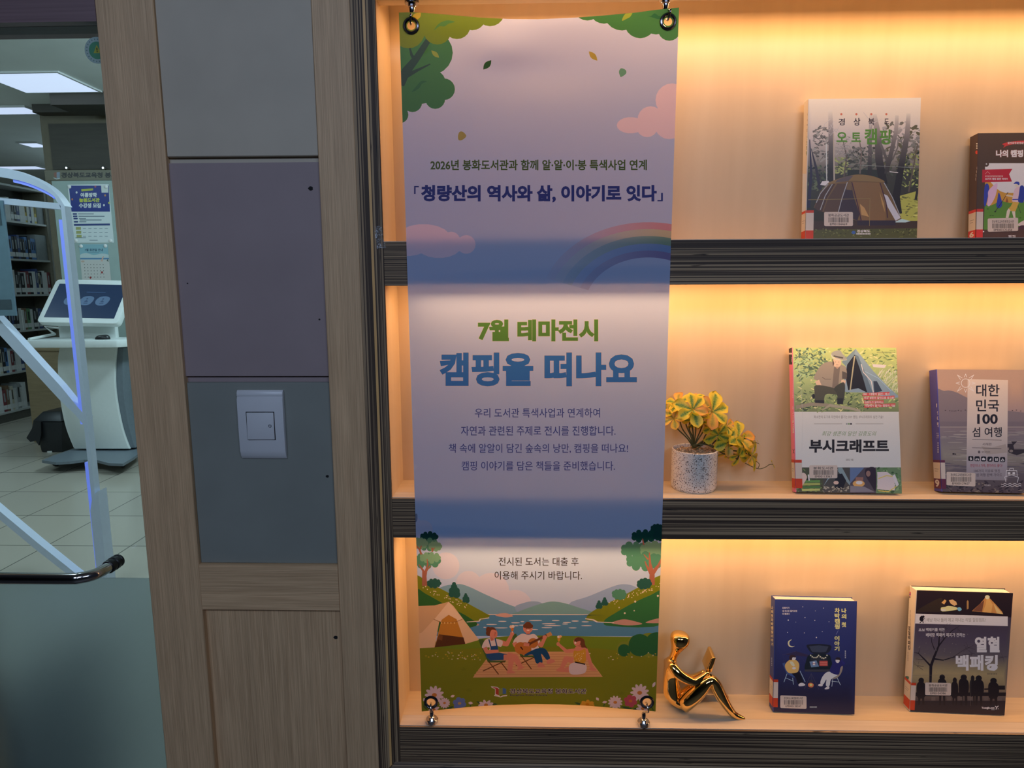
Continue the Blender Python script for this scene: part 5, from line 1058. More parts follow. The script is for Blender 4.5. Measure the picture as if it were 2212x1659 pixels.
# ================================================================ potted artificial plant
PH = crop(1400, 820, 6.145)
pc = at_z(1500.5, 1067, ZS[1]); 
prx = (at_y(1549, 1010, pc.y + .033).x - at_y(1452, 1010, pc.y + .033).x) / 2
pcx = (at_y(1549, 1010, pc.y + .033).x + at_y(1452, 1010, pc.y + .033).x) / 2
pot_c = Vector((pcx, min(pc.y + prx, DD - prx - .001), ZS[1] + .0003))
ph = at_y(1500, 969, pot_c.y).z - ZS[1]
pl = empty('potted_plant', pot_c, 'artificial plant with yellow, green and orange leaves in a white speckled pot', 'potted plant')
ivp = Matrix.Translation(-pot_c)
m, nt, b = nmat('terrazzo')
tc = N(nt, 'ShaderNodeTexCoord'); base = None
prev = None
for sc_, thr, colr, seed in ((420, .34, (.05, .035, .03), 0), (620, .32, (.32, .17, .08), 5), (250, .20, (.03, .028, .03), 9)):
    mp = N(nt, 'ShaderNodeMapping'); mp.inputs['Location'].default_value = (seed, seed, seed); mp.inputs['Scale'].default_value = (1, 1, .75); nt.links.new(tc.outputs['Object'], mp.inputs[0])
    vo = N(nt, 'ShaderNodeTexVoronoi', inp={'Scale': sc_, 'Randomness': 1.0}); nt.links.new(mp.outputs[0], vo.inputs['Vector'])
    wn = N(nt, 'ShaderNodeTexNoise', inp={'Scale': sc_ * .8, 'Detail': 1.0}); nt.links.new(mp.outputs[0], wn.inputs['Vector'])
    sb = N(nt, 'ShaderNodeMath', operation='MULTIPLY'); nt.links.new(wn.outputs['Fac'], sb.inputs[0]); sb.inputs[1].default_value = thr * 1.7
    lt = N(nt, 'ShaderNodeMath', operation='LESS_THAN'); nt.links.new(vo.outputs['Distance'], lt.inputs[0]); nt.links.new(sb.outputs[0], lt.inputs[1])
    cmpn = N(nt, 'ShaderNodeSeparateColor'); nt.links.new(vo.outputs['Color'], cmpn.inputs[0])
    gt = N(nt, 'ShaderNodeMath', operation='GREATER_THAN'); nt.links.new(cmpn.outputs[0], gt.inputs[0]); gt.inputs[1].default_value = .30
    mu = N(nt, 'ShaderNodeMath', operation='MULTIPLY'); nt.links.new(lt.outputs[0], mu.inputs[0]); nt.links.new(gt.outputs[0], mu.inputs[1])
    mx = N(nt, 'ShaderNodeMix', data_type='RGBA'); nt.links.new(mu.outputs[0], mx.inputs[0])
    if prev is None: mx.inputs[6].default_value = (.78, .73, .66, 1)
    else: nt.links.new(prev, mx.inputs[6])
    mx.inputs[7].default_value = c4(colr); prev = mx.outputs[2]
nt.links.new(prev, b.inputs['Base Color']); b.inputs['Roughness'].default_value = .45
R_ = prx
MB().lathe([(0, 0), (R_ * .93, 0), (R_ * .985, .003), (R_, .008), (R_, ph - .001), (R_ - .0008, ph), (R_ - .0022, ph), (R_ - .003, ph - .001), (R_ - .003, ph - .012), (0, ph - .012)], pot_c, 64).build('pot', m, pl, smooth=True, inv=ivp, angle=30)
GRV = mat('gravel', (.48, .33, .19), .8, 0, .75, (300, 300, 300))
mb = MB(); rr = random.Random(8)
mb.lathe([(0, ph - .0065), (R_ - .0034, ph - .0065)], pot_c, 24)
for k in range(150):
    a = rr.uniform(0, 6.28); r = (R_ - .006) * math.sqrt(rr.random()); s_ = rr.uniform(.0016, .0034); cx = pot_c + Vector((r * math.cos(a), r * math.sin(a), ph - .0062 + rr.uniform(0, .0014)))
    q = [Vector((rr.uniform(.7, 1.2), 0, 0)) for _ in range(1)]
    n_ = 7; up = cx + Vector((0, 0, s_ * .75)); dn = cx - Vector((0, 0, s_ * .6)); ring = [cx + Vector((s_ * rr.uniform(.75, 1.15) * math.cos(j * 6.283 / n_), s_ * rr.uniform(.75, 1.15) * math.sin(j * 6.283 / n_), rr.uniform(-.15, .25) * s_)) for j in range(n_)]
    mb.add([up, dn] + ring, [[0, 2 + j, 2 + (j + 1) % n_] for j in range(n_)] + [[1, 2 + (j + 1) % n_, 2 + j] for j in range(n_)])
tag(mb.build('gravel', GRV, pl, inv=ivp), kind='stuff')
m, nt, b = nmat('variegated_leaf')
a_ = N(nt, 'ShaderNodeAttribute', attribute_name='leaf'); tc = N(nt, 'ShaderNodeTexCoord'); nz = N(nt, 'ShaderNodeTexNoise', inp={'Scale': 420.0, 'Detail': 2.0}); nt.links.new(tc.outputs['Object'], nz.inputs[0])
sp = N(nt, 'ShaderNodeSeparateColor'); nt.links.new(a_.outputs['Color'], sp.inputs[0])
# r: 0 at the heart of the leaf -> 1 at its edge; g: how orange this leaf is; b: vein
ad = N(nt, 'ShaderNodeMath', operation='MULTIPLY_ADD'); nt.links.new(nz.outputs['Fac'], ad.inputs[0]); ad.inputs[1].default_value = .45; ad.inputs[2].default_value = -.2
su = N(nt, 'ShaderNodeMath', operation='ADD'); nt.links.new(sp.outputs[0], su.inputs[0]); nt.links.new(ad.outputs[0], su.inputs[1])
cr = N(nt, 'ShaderNodeValToRGB'); e_ = cr.color_ramp.elements
e_[0].position = .18; e_[0].color = (.07, .19, .035, 1); e_[1].position = .74; e_[1].color = (.88, .66, .045, 1); x_ = e_.new(.36); x_.color = (.24, .38, .06, 1); x_ = e_.new(.50); x_.color = (.66, .58, .05, 1)
nt.links.new(su.outputs[0], cr.inputs[0])
mx = N(nt, 'ShaderNodeMix', data_type='RGBA'); nt.links.new(sp.outputs[1], mx.inputs[0]); nt.links.new(cr.outputs[0], mx.inputs[6]); mx.inputs[7].default_value = (.92, .40, .09, 1)
nt.links.new(mx.outputs[2], b.inputs['Base Color']); b.inputs['Roughness'].default_value = .45
tl = N(nt, 'ShaderNodeBsdfTranslucent'); nt.links.new(mx.outputs[2], tl.inputs[0]); ms = N(nt, 'ShaderNodeMixShader'); ms.inputs[0].default_value = .3
nt.links.new(b.outputs[0], ms.inputs[1]); nt.links.new(tl.outputs[0], ms.inputs[2]); nt.links.new(ms.outputs[0], nt.nodes['Material Output'].inputs[0])
LEAFM = m
STEM = mat('stem_brown', (.10, .085, .02), .5, 0, .3, (200, 200, 200))
def rosette(c, axis, size, nleaf, seed, orange=.2, cup=.5, narrow=1.0):
    """leaves set round an axis, each a cupped obovate blade with a rippled edge"""
    rr = random.Random(seed); ax = Vector(axis).normalized()
    u = ax.orthogonal().normalized(); v = ax.cross(u)
    vs = []; fs = []; cs = []
    ph0 = rr.uniform(0, 6.28)
    for k in range(nleaf):
        a = ph0 + 2 * math.pi * k / nleaf + rr.uniform(-.18, .18); d = u * math.cos(a) + v * math.sin(a); sd = ax.cross(d)
        L = size * rr.uniform(.82, 1.1); Wd = L * .36 * narrow * rr.uniform(.9, 1.15); og = 1.0 if rr.random() < orange * .5 else (0.55 if rr.random() < orange else 0.0); lift = cup * rr.uniform(.6, 1.2)
        b0 = len(vs); NL, NW = 9, 6
        for i in range(NL + 1):
            t = i / NL; wd = Wd * (math.sin(math.pi * min(1, t ** 1.25 * .97 + .03)) ** .75) * (.35 + .75 * t)
            h = L * lift * (.75 * t - .62 * t * t)
            for j in range(-NW // 2, NW // 2 + 1):
                s_ = j / (NW / 2)
                p = c + d * (L * t * (1 - .06 * s_ * s_)) + sd * (wd * s_) + ax * (h + abs(s_) * wd * .28 + .04 * L * math.sin(7 * t + 2 * k) * s_ * s_)
                p.y = min(p.y, DD - .003); vs.append(p); e = max(abs(s_) ** 1.5, (t - .62) / .38 if t > .62 else 0); e = min(1, e * (.45 + .65 * t)); cs.append((min(1, .30 + .75 * e) if abs(s_) > .05 or t > .85 else .22, og * min(1, .3 + e), 0))
        w2 = NW + 1
        for i in range(NL):
            for j in range(NW): fs.append([b0 + i * w2 + j, b0 + i * w2 + j + 1, b0 + (i + 1) * w2 + j + 1, b0 + (i + 1) * w2 + j])
    me = bpy.data.meshes.new('leaf_cluster'); me.from_pydata([tuple(ivp @ p) for p in vs], [], fs)
    at = me.color_attributes.new('leaf', 'FLOAT_COLOR', 'POINT'); fl = []
    for q in cs: fl += [q[0], q[1], q[2], 1]
    at.data.foreach_set('color', fl); me.materials.append(LEAFM); me.polygons.foreach_set('use_smooth', [True] * len(me.polygons))
    o = bpy.data.objects.new('leaf_cluster', me); COL.objects.link(o); o.parent = pl
    return o
def ppt(x, y, dy): return at_y(*PH(x, y), pot_c.y + dy)
ROS = [(590, 400, -.016, (-.02, -1, .55), 205, 6, .12), (850, 425, -.004, (.3, -.9, .55), 225, 6, .45), (345, 520, -.004, (-.5, -.75, .6), 165, 5, .8), (635, 520, -.010, (.0, -.7, -.75), 175, 5, .05), (630, 260, .012, (0, -.3, 1), 130, 5, .3), (400, 320, .010, (-.4, -.5, .8), 175, 5, .35),
       (850, 640, .0, (.1, -.95, .15), 140, 5, .15), (1040, 620, .004, (.5, -.6, .6), 150, 5, .9), (930, 730, -.012, (.1, -.9, -.3), 170, 5, .1), (1205, 760, .0, (.3, -.7, .7), 190, 5, .3), (1060, 830, -.006, (.2, -.95, .2), 180, 5, .12), (1270, 880, -.004, (.6, -.7, .2), 170, 5, .2),
       (1200, 1000, -.006, (.3, -.8, -.4), 150, 5, .1), (1370, 1010, -.006, (.8, -.55, .1), 180, 5, .12), (1040, 960, .0, (0, -.7, -.7), 130, 5, .2), (250, 420, .012, (-.8, -.4, .4), 110, 5, .5), (760, 330, .014, (.2, -.2, 1), 150, 5, .6), (740, 590, .010, (.2, -.4, -.6), 130, 4, .4)]
mmpx = (ppt(1000, 500, 0) - ppt(0, 500, 0)).length / 1000
for i, (x, y, dy, ax, sz, nl, og) in enumerate(ROS): rosette(ppt(x, y, dy), ax, sz * mmpx * 1.3, nl, 100 + i, og)
for i, (x, y, dy, ax, sz) in enumerate(((1468, 850, 0, (.8, -.3, .5), 60), (1650, 1128, 0, (.9, -.1, .1), 110))): rosette(ppt(x, y, dy), ax, sz * mmpx, 2, 300 + i, .1, .3, .6)
def stem(pts, r=.0012):
    MB().tube(catmull([ppt(*p) for p in pts], 6), r, 7).build('stem', STEM, pl, smooth=True, inv=ivp)
B0 = (600, 905, .0)
for tgt in ([(520, 780, -.002), (380, 640, -.004), (345, 530, -.004)], [(560, 800, .0), (440, 620, .004), (400, 340, .010)], [(570, 760, 0), (510, 620, .004), (490, 520, .008)], [(590, 760, .004), (545, 620, .006), (620, 280, .012)], [(600, 740, 0), (580, 560, -.006), (590, 410, -.014)], [(620, 780, -.004), (632, 680, -.008), (635, 540, -.010)], [(660, 800, 0), (760, 640, .0), (850, 440, -.004)], [(650, 780, .006), (720, 600, .012), (760, 350, .014)], [(720, 830, 0), (760, 740, 0), (850, 650, 0)], [(740, 840, .004), (850, 720, .004), (1040, 630, .004)], [(700, 830, -.008), (830, 760, -.012), (930, 740, -.012)]):
    stem([B0] + tgt)
stem([(640, 930, -.004), (760, 850, -.006), (900, 895, -.006), (1050, 890, -.004), (1150, 850, 0), (1205, 770, 0)], .0014)
stem([(600, 870, -.002), (760, 860, -.008), (900, 910, -.008), (1060, 935, -.008), (1250, 960, -.006), (1370, 1010, -.006)], .0014)
stem([(900, 910, -.006), (1000, 985, -.006), (1130, 1000, -.006), (1180, 1060, -.006), (1200, 1010, -.006)], .0012)
stem([(850, 860, -.004), (900, 810, -.004), (985, 790, -.004), (1060, 840, -.006)], .0013); stem([(1150, 850, 0), (1230, 850, -.002), (1270, 885, -.004)], .001)
stem([(1290, 1110, -.002), (1390, 1160, 0), (1480, 1185, 0), (1560, 1160, 0), (1610, 1128, 0), (1660, 1125, 0)], .0007); stem([(1460, 1175, 0), (1475, 1120, 0), (1400, 1060, -.003), (1370, 1015, -.006)], .0006); stem([(1330, 860, -.002), (1420, 838, 0), (1470, 850, 0)], .0006)
# ================================================================ gold reading figure
SG = crop(1400, 1320, 6.379)
YN = .036
def spt(x, y, dy): return at_y(*SG(x, y), YN + dy)
mps = (spt(1000, 900, 0) - spt(0, 900, 0)).length / 1000
V_ = []; Rr = []; Ed = []
def chain(pts, start=None):
    prev = start
    for (x, y, dy, r) in pts:
        V_.append(spt(x, y, dy)); Rr.append(r * mps * 1.62)
        if prev is not None: Ed.append((prev, len(V_) - 1))
        prev = len(V_) - 1
    return prev
pel = chain([(395, 1330, .024, 108)])
ch1 = chain([(330, 1200, .026, 100), (318, 1040, .028, 84), (312, 880, .028, 82)], pel); chest = ch1
nk = chain([(325, 760, .026, 78), (338, 655, .022, 44), (362, 585, .018, 34)], chest)
hd = chain([(398, 500, .014, 54), (430, 420, .012, 92), (446, 345, .012, 92), (452, 290, .012, 62)], nk)
sh = len(V_) - 8 + 0
shn = [i for i in range(len(V_))][4]                          # upper chest
chain([(330, 745, .004, 50), (390, 850, -.002, 52), (500, 925, -.004, 48), (640, 985, -.004, 40), (740, 925, .002, 34), (800, 872, .008, 30), (845, 835, .012, 24)], shn)
chain([(270, 690, .048, 48), (330, 820, .056, 46), (450, 900, .056, 42), (600, 930, .052, 36), (720, 880, .046, 32), (790, 830, .040, 26)], shn)
chain([(470, 1300, .006, 88), (620, 1170, .0, 80), (760, 1030, -.002, 70), (870, 915, -.002, 56), (925, 1000, -.002, 56), (1000, 1160, -.002, 54), (1090, 1310, -.002, 42), (1170, 1420, -.002, 34), (1240, 1462, -.002, 30), (1340, 1490, -.002, 14)], pel)
chain([(440, 1240, .044, 84), (600, 1120, .048, 74), (740, 1010, .050, 66), (872, 925, .050, 52), (930, 1010, .052, 50), (1000, 1110, .054, 44), (1060, 1190, .054, 34), (1110, 1215, .052, 26)], pel)
me = bpy.data.meshes.new('figure'); me.from_pydata([tuple(v) for v in V_], Ed, [])
o = bpy.data.objects.new('figure', me); COL.objects.link(o)
sk = o.modifiers.new('skin', 'SKIN'); sk.branch_smoothing = .6
for i, r in enumerate(Rr): me.skin_vertices[0].data[i].radius = (r, r)
me.skin_vertices[0].data[0].use_root = True
ss = o.modifiers.new('sub', 'SUBSURF'); ss.levels = 3; ss.render_levels = 3
bpy.context.view_layer.update()
ev = o.evaluated_get(bpy.context.evaluated_depsgraph_get()); m2 = bpy.data.meshes.new_from_object(ev); bpy.data.objects.remove(o); bpy.data.meshes.remove(me)
bm = bmesh.new(); bm.from_mesh(m2)
for _ in range(3): bmesh.ops.smooth_vert(bm, verts=bm.verts, factor=.5, use_axis_x=True, use_axis_y=True, use_axis_z=True)
bmesh.ops.recalc_face_normals(bm, faces=bm.faces)
zmin = min(v.co.z for v in bm.verts)
bb = Vector((spt(430, 1400, .02).x, YN + .02, ZS[2]))
for v in bm.verts: v.co.z = max(v.co.z + 0.0, ZS[2] + .0002); v.co -= bb
bm.to_mesh(m2); bm.free(); m2.name = 'body'
GOLD = mat('polished_gold', (.95, .62, .22), .07, 1.0, .02)
m2.materials.clear(); m2.materials.append(GOLD); m2.polygons.foreach_set('use_smooth', [True] * len(m2.polygons))
fg = empty('reading_figurine', bb, 'shiny gold abstract figurine sitting and reading a book on the bottom shelf', 'figurine')
o = bpy.data.objects.new('body', m2); COL.objects.link(o); o.parent = fg
ivs = Matrix.Translation(-bb)
def slab(pts, d):
    mb = MB(); mb.prism(pts, d); return mb
k0, k1, k2, k3 = spt(785, 858, .006), spt(875, 650, .006), spt(872, 575, .044), spt(770, 790, .044)
k4, k5 = spt(935, 650, .010), spt(880, 842, .010); k6 = spt(940, 640, .03)
mb = MB(); mb.prism([k0, k1, k2, k3], (k4 - k1) * .28); mb.prism([k0 + (k4 - k1) * .3, k1 + (k4 - k1) * .3, k4, k5], Vector((0, .034, .004)))
mb.build('open_book', GOLD, fg, bevel=.0012, seg=3, inv=ivs)
# ================================================================ glass door
GY = .032
door = empty('door_1', at_y(100, 830, GY), kind='structure')
ivd = Matrix.Translation(-door.location)
m, nt, b = nmat('door_glass')
tr = N(nt, 'ShaderNodeBsdfTransparent'); tr.inputs[0].default_value = (.61, .77, .84, 1); gl = N(nt, 'ShaderNodeBsdfGlossy', inp={'Roughness': .02}); lw = N(nt, 'ShaderNodeFresnel', inp={'IOR': 1.3})
ms = N(nt, 'ShaderNodeMixShader'); nt.links.new(lw.outputs[0], ms.inputs[0]); nt.links.new(tr.outputs[0], ms.inputs[1]); nt.links.new(gl.outputs[0], ms.inputs[2]); nt.links.new(ms.outputs[0], nt.nodes['Material Output'].inputs[0])
GLASS = m
xL = at_y(-160, 830, GY).x; xRg = xa + .004
zg1 = at_y(100, 58, GY).z
MB().add([(xL, GY, .01), (xRg, GY, .01), (xRg, GY, zg1 + .01), (xL, GY, zg1 + .01)], [[0, 1, 2, 3]]).build('glass_pane', GLASS, door, inv=ivd)
m, nt, b = nmat('frosted_film')
b.inputs['Base Color'].default_value = (.70, .81, .86, 1); b.inputs['Transmission Weight'].default_value = 1; b.inputs['Roughness'].default_value = .42; b.inputs['IOR'].default_value = 1.22
tl = N(nt, 'ShaderNodeBsdfTranslucent'); tl.inputs[0].default_value = (.62, .72, .76, 1); df = N(nt, 'ShaderNodeBsdfDiffuse'); df.inputs[0].default_value = (.55, .63, .66, 1); m1 = N(nt, 'ShaderNodeMixShader'); nt.links.new(tl.outputs[0], m1.inputs[1]); nt.links.new(df.outputs[0], m1.inputs[2])
nz = N(nt, 'ShaderNodeTexNoise', inp={'Scale': 3.0}); mr = N(nt, 'ShaderNodeMapRange', inp={'To Min': .10, 'To Max': .15}); nt.links.new(nz.outputs['Fac'], mr.inputs[0])
ms = N(nt, 'ShaderNodeMixShader'); nt.links.new(mr.outputs[0], ms.inputs[0]); nt.links.new(b.outputs[0], ms.inputs[1]); nt.links.new(m1.outputs[0], ms.inputs[2]); nt.links.new(ms.outputs[0], nt.nodes['Material Output'].inputs[0])
zf = at_y(290, 1248, GY).z
MB().box(xL, xRg, GY - .0016, GY - .0006, .01, zf).build('frosted_film', m, door, inv=ivd)
RAIL = lines_mat('dark_rail', (.17, .105, .11), (.22, .14, .145), (4, 60, 300), .3, .7, .45, 2)
zr_ = at_y(100, 47, .0).z
MB().box(xL, xa - .0015, .001, .07, zr_, ZH).build('top_rail', RAIL, door, inv=ivd)
MB().box(xL, xa - .0015, .018, .05, zg1, zr_ - .0003).build('glazing_bead', mat('dark_bead', (.03, .024, .026), .5), door, inv=ivd)
hb = at_y(180, 1250, -.045)
pts = [Vector((xL, -.045, hb.z)), Vector((hb.x - .16, -.045, hb.z)), Vector((hb.x - .03, -.045, hb.z)), Vector((hb.x - .008, -.042, hb.z)), Vector((hb.x + .006, -.032, hb.z)), Vector((hb.x + .012, -.018, hb.z)), Vector((hb.x + .0135, .004, hb.z))]
h = MB().tube(catmull(pts, 8), .0098, 20).build('pull_handle', STEEL, door, smooth=True, inv=ivd)
ce = pts[-1]
mb = MB(); mb.lathe([(0, -.004), (.0112, -.004), (.0122, -.002), (.0122, .006), (.0112, .007), (.0112, .009), (.0126, .0105), (.0126, .0185), (.0112, .0195), (.0112, .0215), (.0122, .0225), (.0122, .0262), (0, .0262)], ce, 28, 0, 'y')
o = mb.build('handle_collar', BLACKR, h, smooth=True, inv=ivd, angle=30)
stc = at_y(210, 109, GY); sr = (at_y(210, 80, GY) - stc).length
S = Art([(sr * 1000 * math.cos(k * math.pi / 20), sr * 1000 * math.sin(k * math.pi / 20)) for k in range(40)], lambda x, y: (x, y), lin('9fb5ae'))
q = sr * 1000; S.ell(0, 0, q * .66, q * .66, lin('4f8f6c'), 0, 30); S.poly([(-q * .3, -q * .2), (q * .3, -q * .2), (0, q * .42)], lin('a9a83f')); S.stroke([(0, q * .2), (0, -q * .02)], q * .08, lin('20302a')); S.ell(0, -q * .1, q * .05, q * .05, lin('20302a'))
for k in range(22):
    a = k * 2 * math.pi / 22; S.ell(q * .83 * math.cos(a), q * .83 * math.sin(a), q * .07, q * .05, lin('6f8a82'), a, 6)
art_object('warning_sticker', [S.mesh(lambda x, y: stc + Vector((x / 1000, -.0004, y / 1000)))], PRINT, door, inv=ivd)
# ================================================================ the library behind the glass
L1, LK, L3 = crop(0, 0, 2.3694), crop(0, 600, 3.3167), crop(0, 1000, 2.518)
CZ = 3.2
CEIL = mat('ceiling_board', (.72, .74, .72), .8, 0, .04, (3, 3, 3))
MB().box(-9, -.4, .12, 10.2, CZ, CZ + .05).build('ceiling', CEIL)['kind'] = 'structure'
LW = mat('library_wall', (.68, .68, .64), .8, 0, .03, (3, 3, 3))
MB().box(-9, -.4, 10, 10.1, 0, CZ).build('wall_far', LW)['kind'] = 'structure'
MB().box(-9.1, -9, .12, 10, 0, CZ).build('wall_left', LW)['kind'] = 'structure'
MB().box(-.45, -.38, .13, 10, 0, CZ).build('wall_right', LW)['kind'] = 'structure'
PANEL = mat('light_panel', (.9, .95, 1), .5, 0, .01, emit=((.84, .80, 1.0), 1.0))
FRAMEW = mat('white_metal', (.62, .63, .62), .4, 0, .02)
for i, (qs, lab) in enumerate((([(0, 155), (110, 155), (215, 196), (54, 196)], 'nearest large glowing ceiling light panel seen through the glass door'), ([(-30, 229), (57, 229), (91, 244), (-30, 244)], 'second nearest ceiling light panel, at the left edge of the door glass'), ([(64, 307), (88, 307), (101, 316), (70, 316)], 'small far ceiling light panel above the library bookcase'), ([(-20, 357), (80, 358), (103, 364), (-20, 364)], 'farthest ceiling light strip, just above the white security gate'))):
    P4 = [at_z(u, v, CZ) for u, v in qs]; x0 = min(P4[0].x, P4[3].x) if i < 2 else P4[3].x; x1 = max(P4[1].x, P4[2].x) if i == 0 else (P4[1].x + P4[2].x) / 2; y0 = (P4[0].y + P4[1].y) / 2; y1 = (P4[2].y + P4[3].y) / 2
    if i == 0: x0, x1 = P4[3].x, P4[2].x
    if y1 < y0: y0, y1 = y1, y0
    c = Vector(((x0 + x1) / 2, (y0 + y1) / 2, CZ))
    e = empty('ceiling_light', c, lab, 'ceiling light', 'library ceiling lights'); iv = Matrix.Translation(-c)
    MB().box(x0, x1, y0, y1, CZ - .012, CZ - .004).build('diffuser', PANEL, e, inv=iv)
    f = .02; mb = MB()
    for bx_ in ((x0 - f, x1 + f, y0 - f, y0 - .001), (x0 - f, x1 + f, y1 + .001, y1 + f), (x0 - f, x0 - .001, y0 - .001, y1 + .001), (x1 + .001, x1 + f, y0 - .001, y1 + .001)): mb.box(*bx_, CZ - .014, CZ - .0005)
    mb.build('frame', FRAMEW, e, inv=iv)
# ---- wall with the notice board
WY = 5.25
def wx(p): return at_y(*L1(*p), WY)
GRN = mat('grey_green_board', (.36, .45, .42), .7, 0, .04, (6, 6, 6)); OLV = mat('olive_trim', (.13, .108, .07), .6, 0, .08, (8, 8, 8)); DOL = mat('dark_olive_panel', (.05, .043, .032), .6, 0, .15, (3, 3, 40))
xw0 = wx((232, 900)).x; xw1 = -.46
MB().box(xw0, xw1, WY + .01, WY + .15, 0, wx((300, 520)).z).build('wall_back', OLV)['kind'] = 'structure'
z_a, z_b = wx((300, 632)).z, wx((300, 868)).z
MB().box(wx((252, 700)).x, xw1, WY + .004, WY + .0095, z_b, z_a).build('trim_5', DOL)['kind'] = 'structure'
z1_, z2_ = wx((300, 540)).z, wx((300, 592)).z
MB().box(wx((212, 560)).x, xw1, WY - .12, WY + .0095, z2_, z1_).build('trim_6', DOL)['kind'] = 'structure'
MB().box(wx((432, 450)).x, xw1, WY - .48, WY - .13, at_y(*L1(440, 535), WY - .48).z, CZ - .001).build('trim_7', DOL)['kind'] = 'structure'
z3_, z4_ = wx((300, 872)).z, wx((300, 925)).z
nb = empty('notice_board', Vector(((xw0 + xw1) / 2, WY, (z4_ + .9) / 2)), 'tall grey green notice board with a lettered olive header on the library wall', 'notice board')
ivn = Matrix.Translation(-nb.location)
def wcv(x, y):
    p = at_y(*L1(x, y), WY - .006); return (p.x * 1000, p.z * 1000)
S = Art([(xw0 * 1000, z4_ * 1000), (xw1 * 1000, z4_ * 1000), (xw1 * 1000, z3_ * 1000), (xw0 * 1000, z3_ * 1000)], lambda x, y: (x, y), (.15, .135, .09)); S.cv = wcv
S.text('경상북도교육청 봉화도서관', 313, 882, 690, 910, (.012, .012, .012), .045)
S.poly([(275, 885), (290, 880), (290, 912), (278, 905)], lin('8a5a4a')); S.poly([(290, 882), (306, 880), (306, 910), (290, 912)], lin('7f8f9f')); S.stroke([(274, 910), (290, 916), (308, 912)], 4, lin('b9c4c4'))
art_object('header', [S.mesh(lambda x, y: Vector((x / 1000, WY - .006, y / 1000)))], PRINT, nb, inv=ivn, extra=(MB().box(xw0, xw1, WY - .0055, WY + .0095, z4_, z3_), (.15, .135, .09)))
MB().box(wx((272, 1000)).x, xw1, WY - .002, WY + .0095, .7, z4_ - .002).build('board', GRN, nb, inv=ivn)
MB().box(xw0, wx((271, 1000)).x, WY - .006, WY + .0095, .0, z4_ - .002).build('side_frame', OLV, nb, inv=ivn)
for x in (349, 536): MB().lathe([(0, 0), (.014, 0), (.014, -.02), (.01, -.03), (0, -.03)], wx((x, 862)) + Vector((0, .003, 0)), 12, 0, 'y').build('header_clip', STEEL, nb, smooth=True, inv=ivn)
def poster(name, label, cat, q, base, paint, pins):
    def pv(x, y):
        p = at_y(*L1(x, y), WY - .0035); return (p.x * 1000, p.z * 1000)
    S = Art([pv(*p) for p in q], lambda x, y: (x, y), base); S.cv = pv
    paint(S)
    c = sum((at_y(*L1(*p), WY - .003) for p in q), Vector()) / 4
    e = empty(name, c, label, cat); iv = Matrix.Translation(-c)
    art_object('sheet', [S.mesh(lambda x, y: Vector((x / 1000, WY - .0035, y / 1000)))], PRINT, e, inv=iv)
    for p in pins: MB().lathe([(0, -.0002), (.017, -.0002), (.017, -.004), (.012, -.008), (0, -.008)], at_y(*L1(*p), WY - .0035), 16, 0, 'y').build('magnet_pin', WHITEP, e, smooth=True, inv=iv)
def P1(S):
    Bl = lin('2c3a86'); S.poly([(352, 950), (556, 950), (563, 1083), (366, 1083)], Bl); S.poly([(517, 948), (553, 948), (554, 986), (520, 986)], lin('d3d8d4'))
    S.poly([(416, 968), (476, 964), (477, 974), (417, 980)], lin('b6bd4a')); S.text('여름방학', 412, 986, 496, 1010, lin('dfe3e0'), .045); S.text('늘봄도서관', 405, 1013, 510, 1035, lin('c3c84e'), .05); S.text('수강생 모집', 404, 1040, 516, 1064, lin('dfe3e0'), .045)
    for x, y, c in ((370, 1020, 'b0705c'), (538, 1000, 'c08a5a'), (392, 985, 'e0e0e0'), (532, 1050, 'e0e0e0'), (488, 955, 'b05a6a'), (558, 1038, 'c0c060')): S.ell(x, y, 5, 6, lin(c), 0, 8)
    for k, y in enumerate((1095, 1107, 1119, 1135)): S.rrect(372 + k * 2, y - 4, 394 + k * 2, y + 4, 3, lin('3a4a80')); S.rect(400 + k * 2, y - 2, (480, 535, 440, 442)[k], y + 2, lin('6a7a8a'))
    S.rect(408, 1124, 520, 1128, lin('6a7a8a')); S.poly([(378, 1146), (562, 1144), (563, 1154), (379, 1156)], lin('3a4a80'))
    for r in range(3):
        S.rect(388 + r * 2, 1162 + 20 * r, 414 + r * 2, 1176 + 20 * r, lin('a9ad70'))
        for k in range(5): S.rect(424 + 28 * k, 1168 + 20 * r, 440 + 28 * k, 1171 + 20 * r, lin('8494a0'))
    S.rect(386, 1215, 440, 1218, lin('6a7a8a')); S.rect(458, 1228, 500, 1231, lin('5a6a7a'))
poster('poster', 'blue and white summer class poster pinned under the notice board header', 'poster', [(345, 945), (556, 943), (584, 1242), (378, 1243)], (.70, .76, .76), P1, [(356, 956), (543, 956), (390, 1232), (566, 1232)])
def P2(S):
    S.poly([(404, 1250), (552, 1250), (560, 1325), (412, 1328)], lin('8fb9c4')); S.smooth([(410, 1305), (440, 1295), (480, 1305), (520, 1298), (556, 1305), (558, 1328), (412, 1328)], lin('c4d3d3')); S.rect(408, 1320, 560, 1328, lin('5f8ab0'))
    S.text('7월 휴관일 안내', 434, 1272, 526, 1286, lin('3a5a70'), .03); S.rect(448, 1291, 506, 1293, lin('6f8fa0'))
    for r in range(5):
        for k in range(7): S.rect(430 + 16 * k + r, 1352 + 16 * r, 434 + 16 * k + r, 1356 + 16 * r, lin('6a6a68'))
    S.ell(522, 1394, 5, 6, lin('a03a3a')); S.ell(463, 1421, 5, 6, lin('a03a3a')); S.ell(424, 1338, 9, 5, lin('c9b0a0')); S.poly([(515, 1335), (528, 1310), (532, 1312), (524, 1340)], lin('d9b0a0')); S.poly([(545, 1335), (552, 1325), (556, 1340)], lin('5a6a60'))
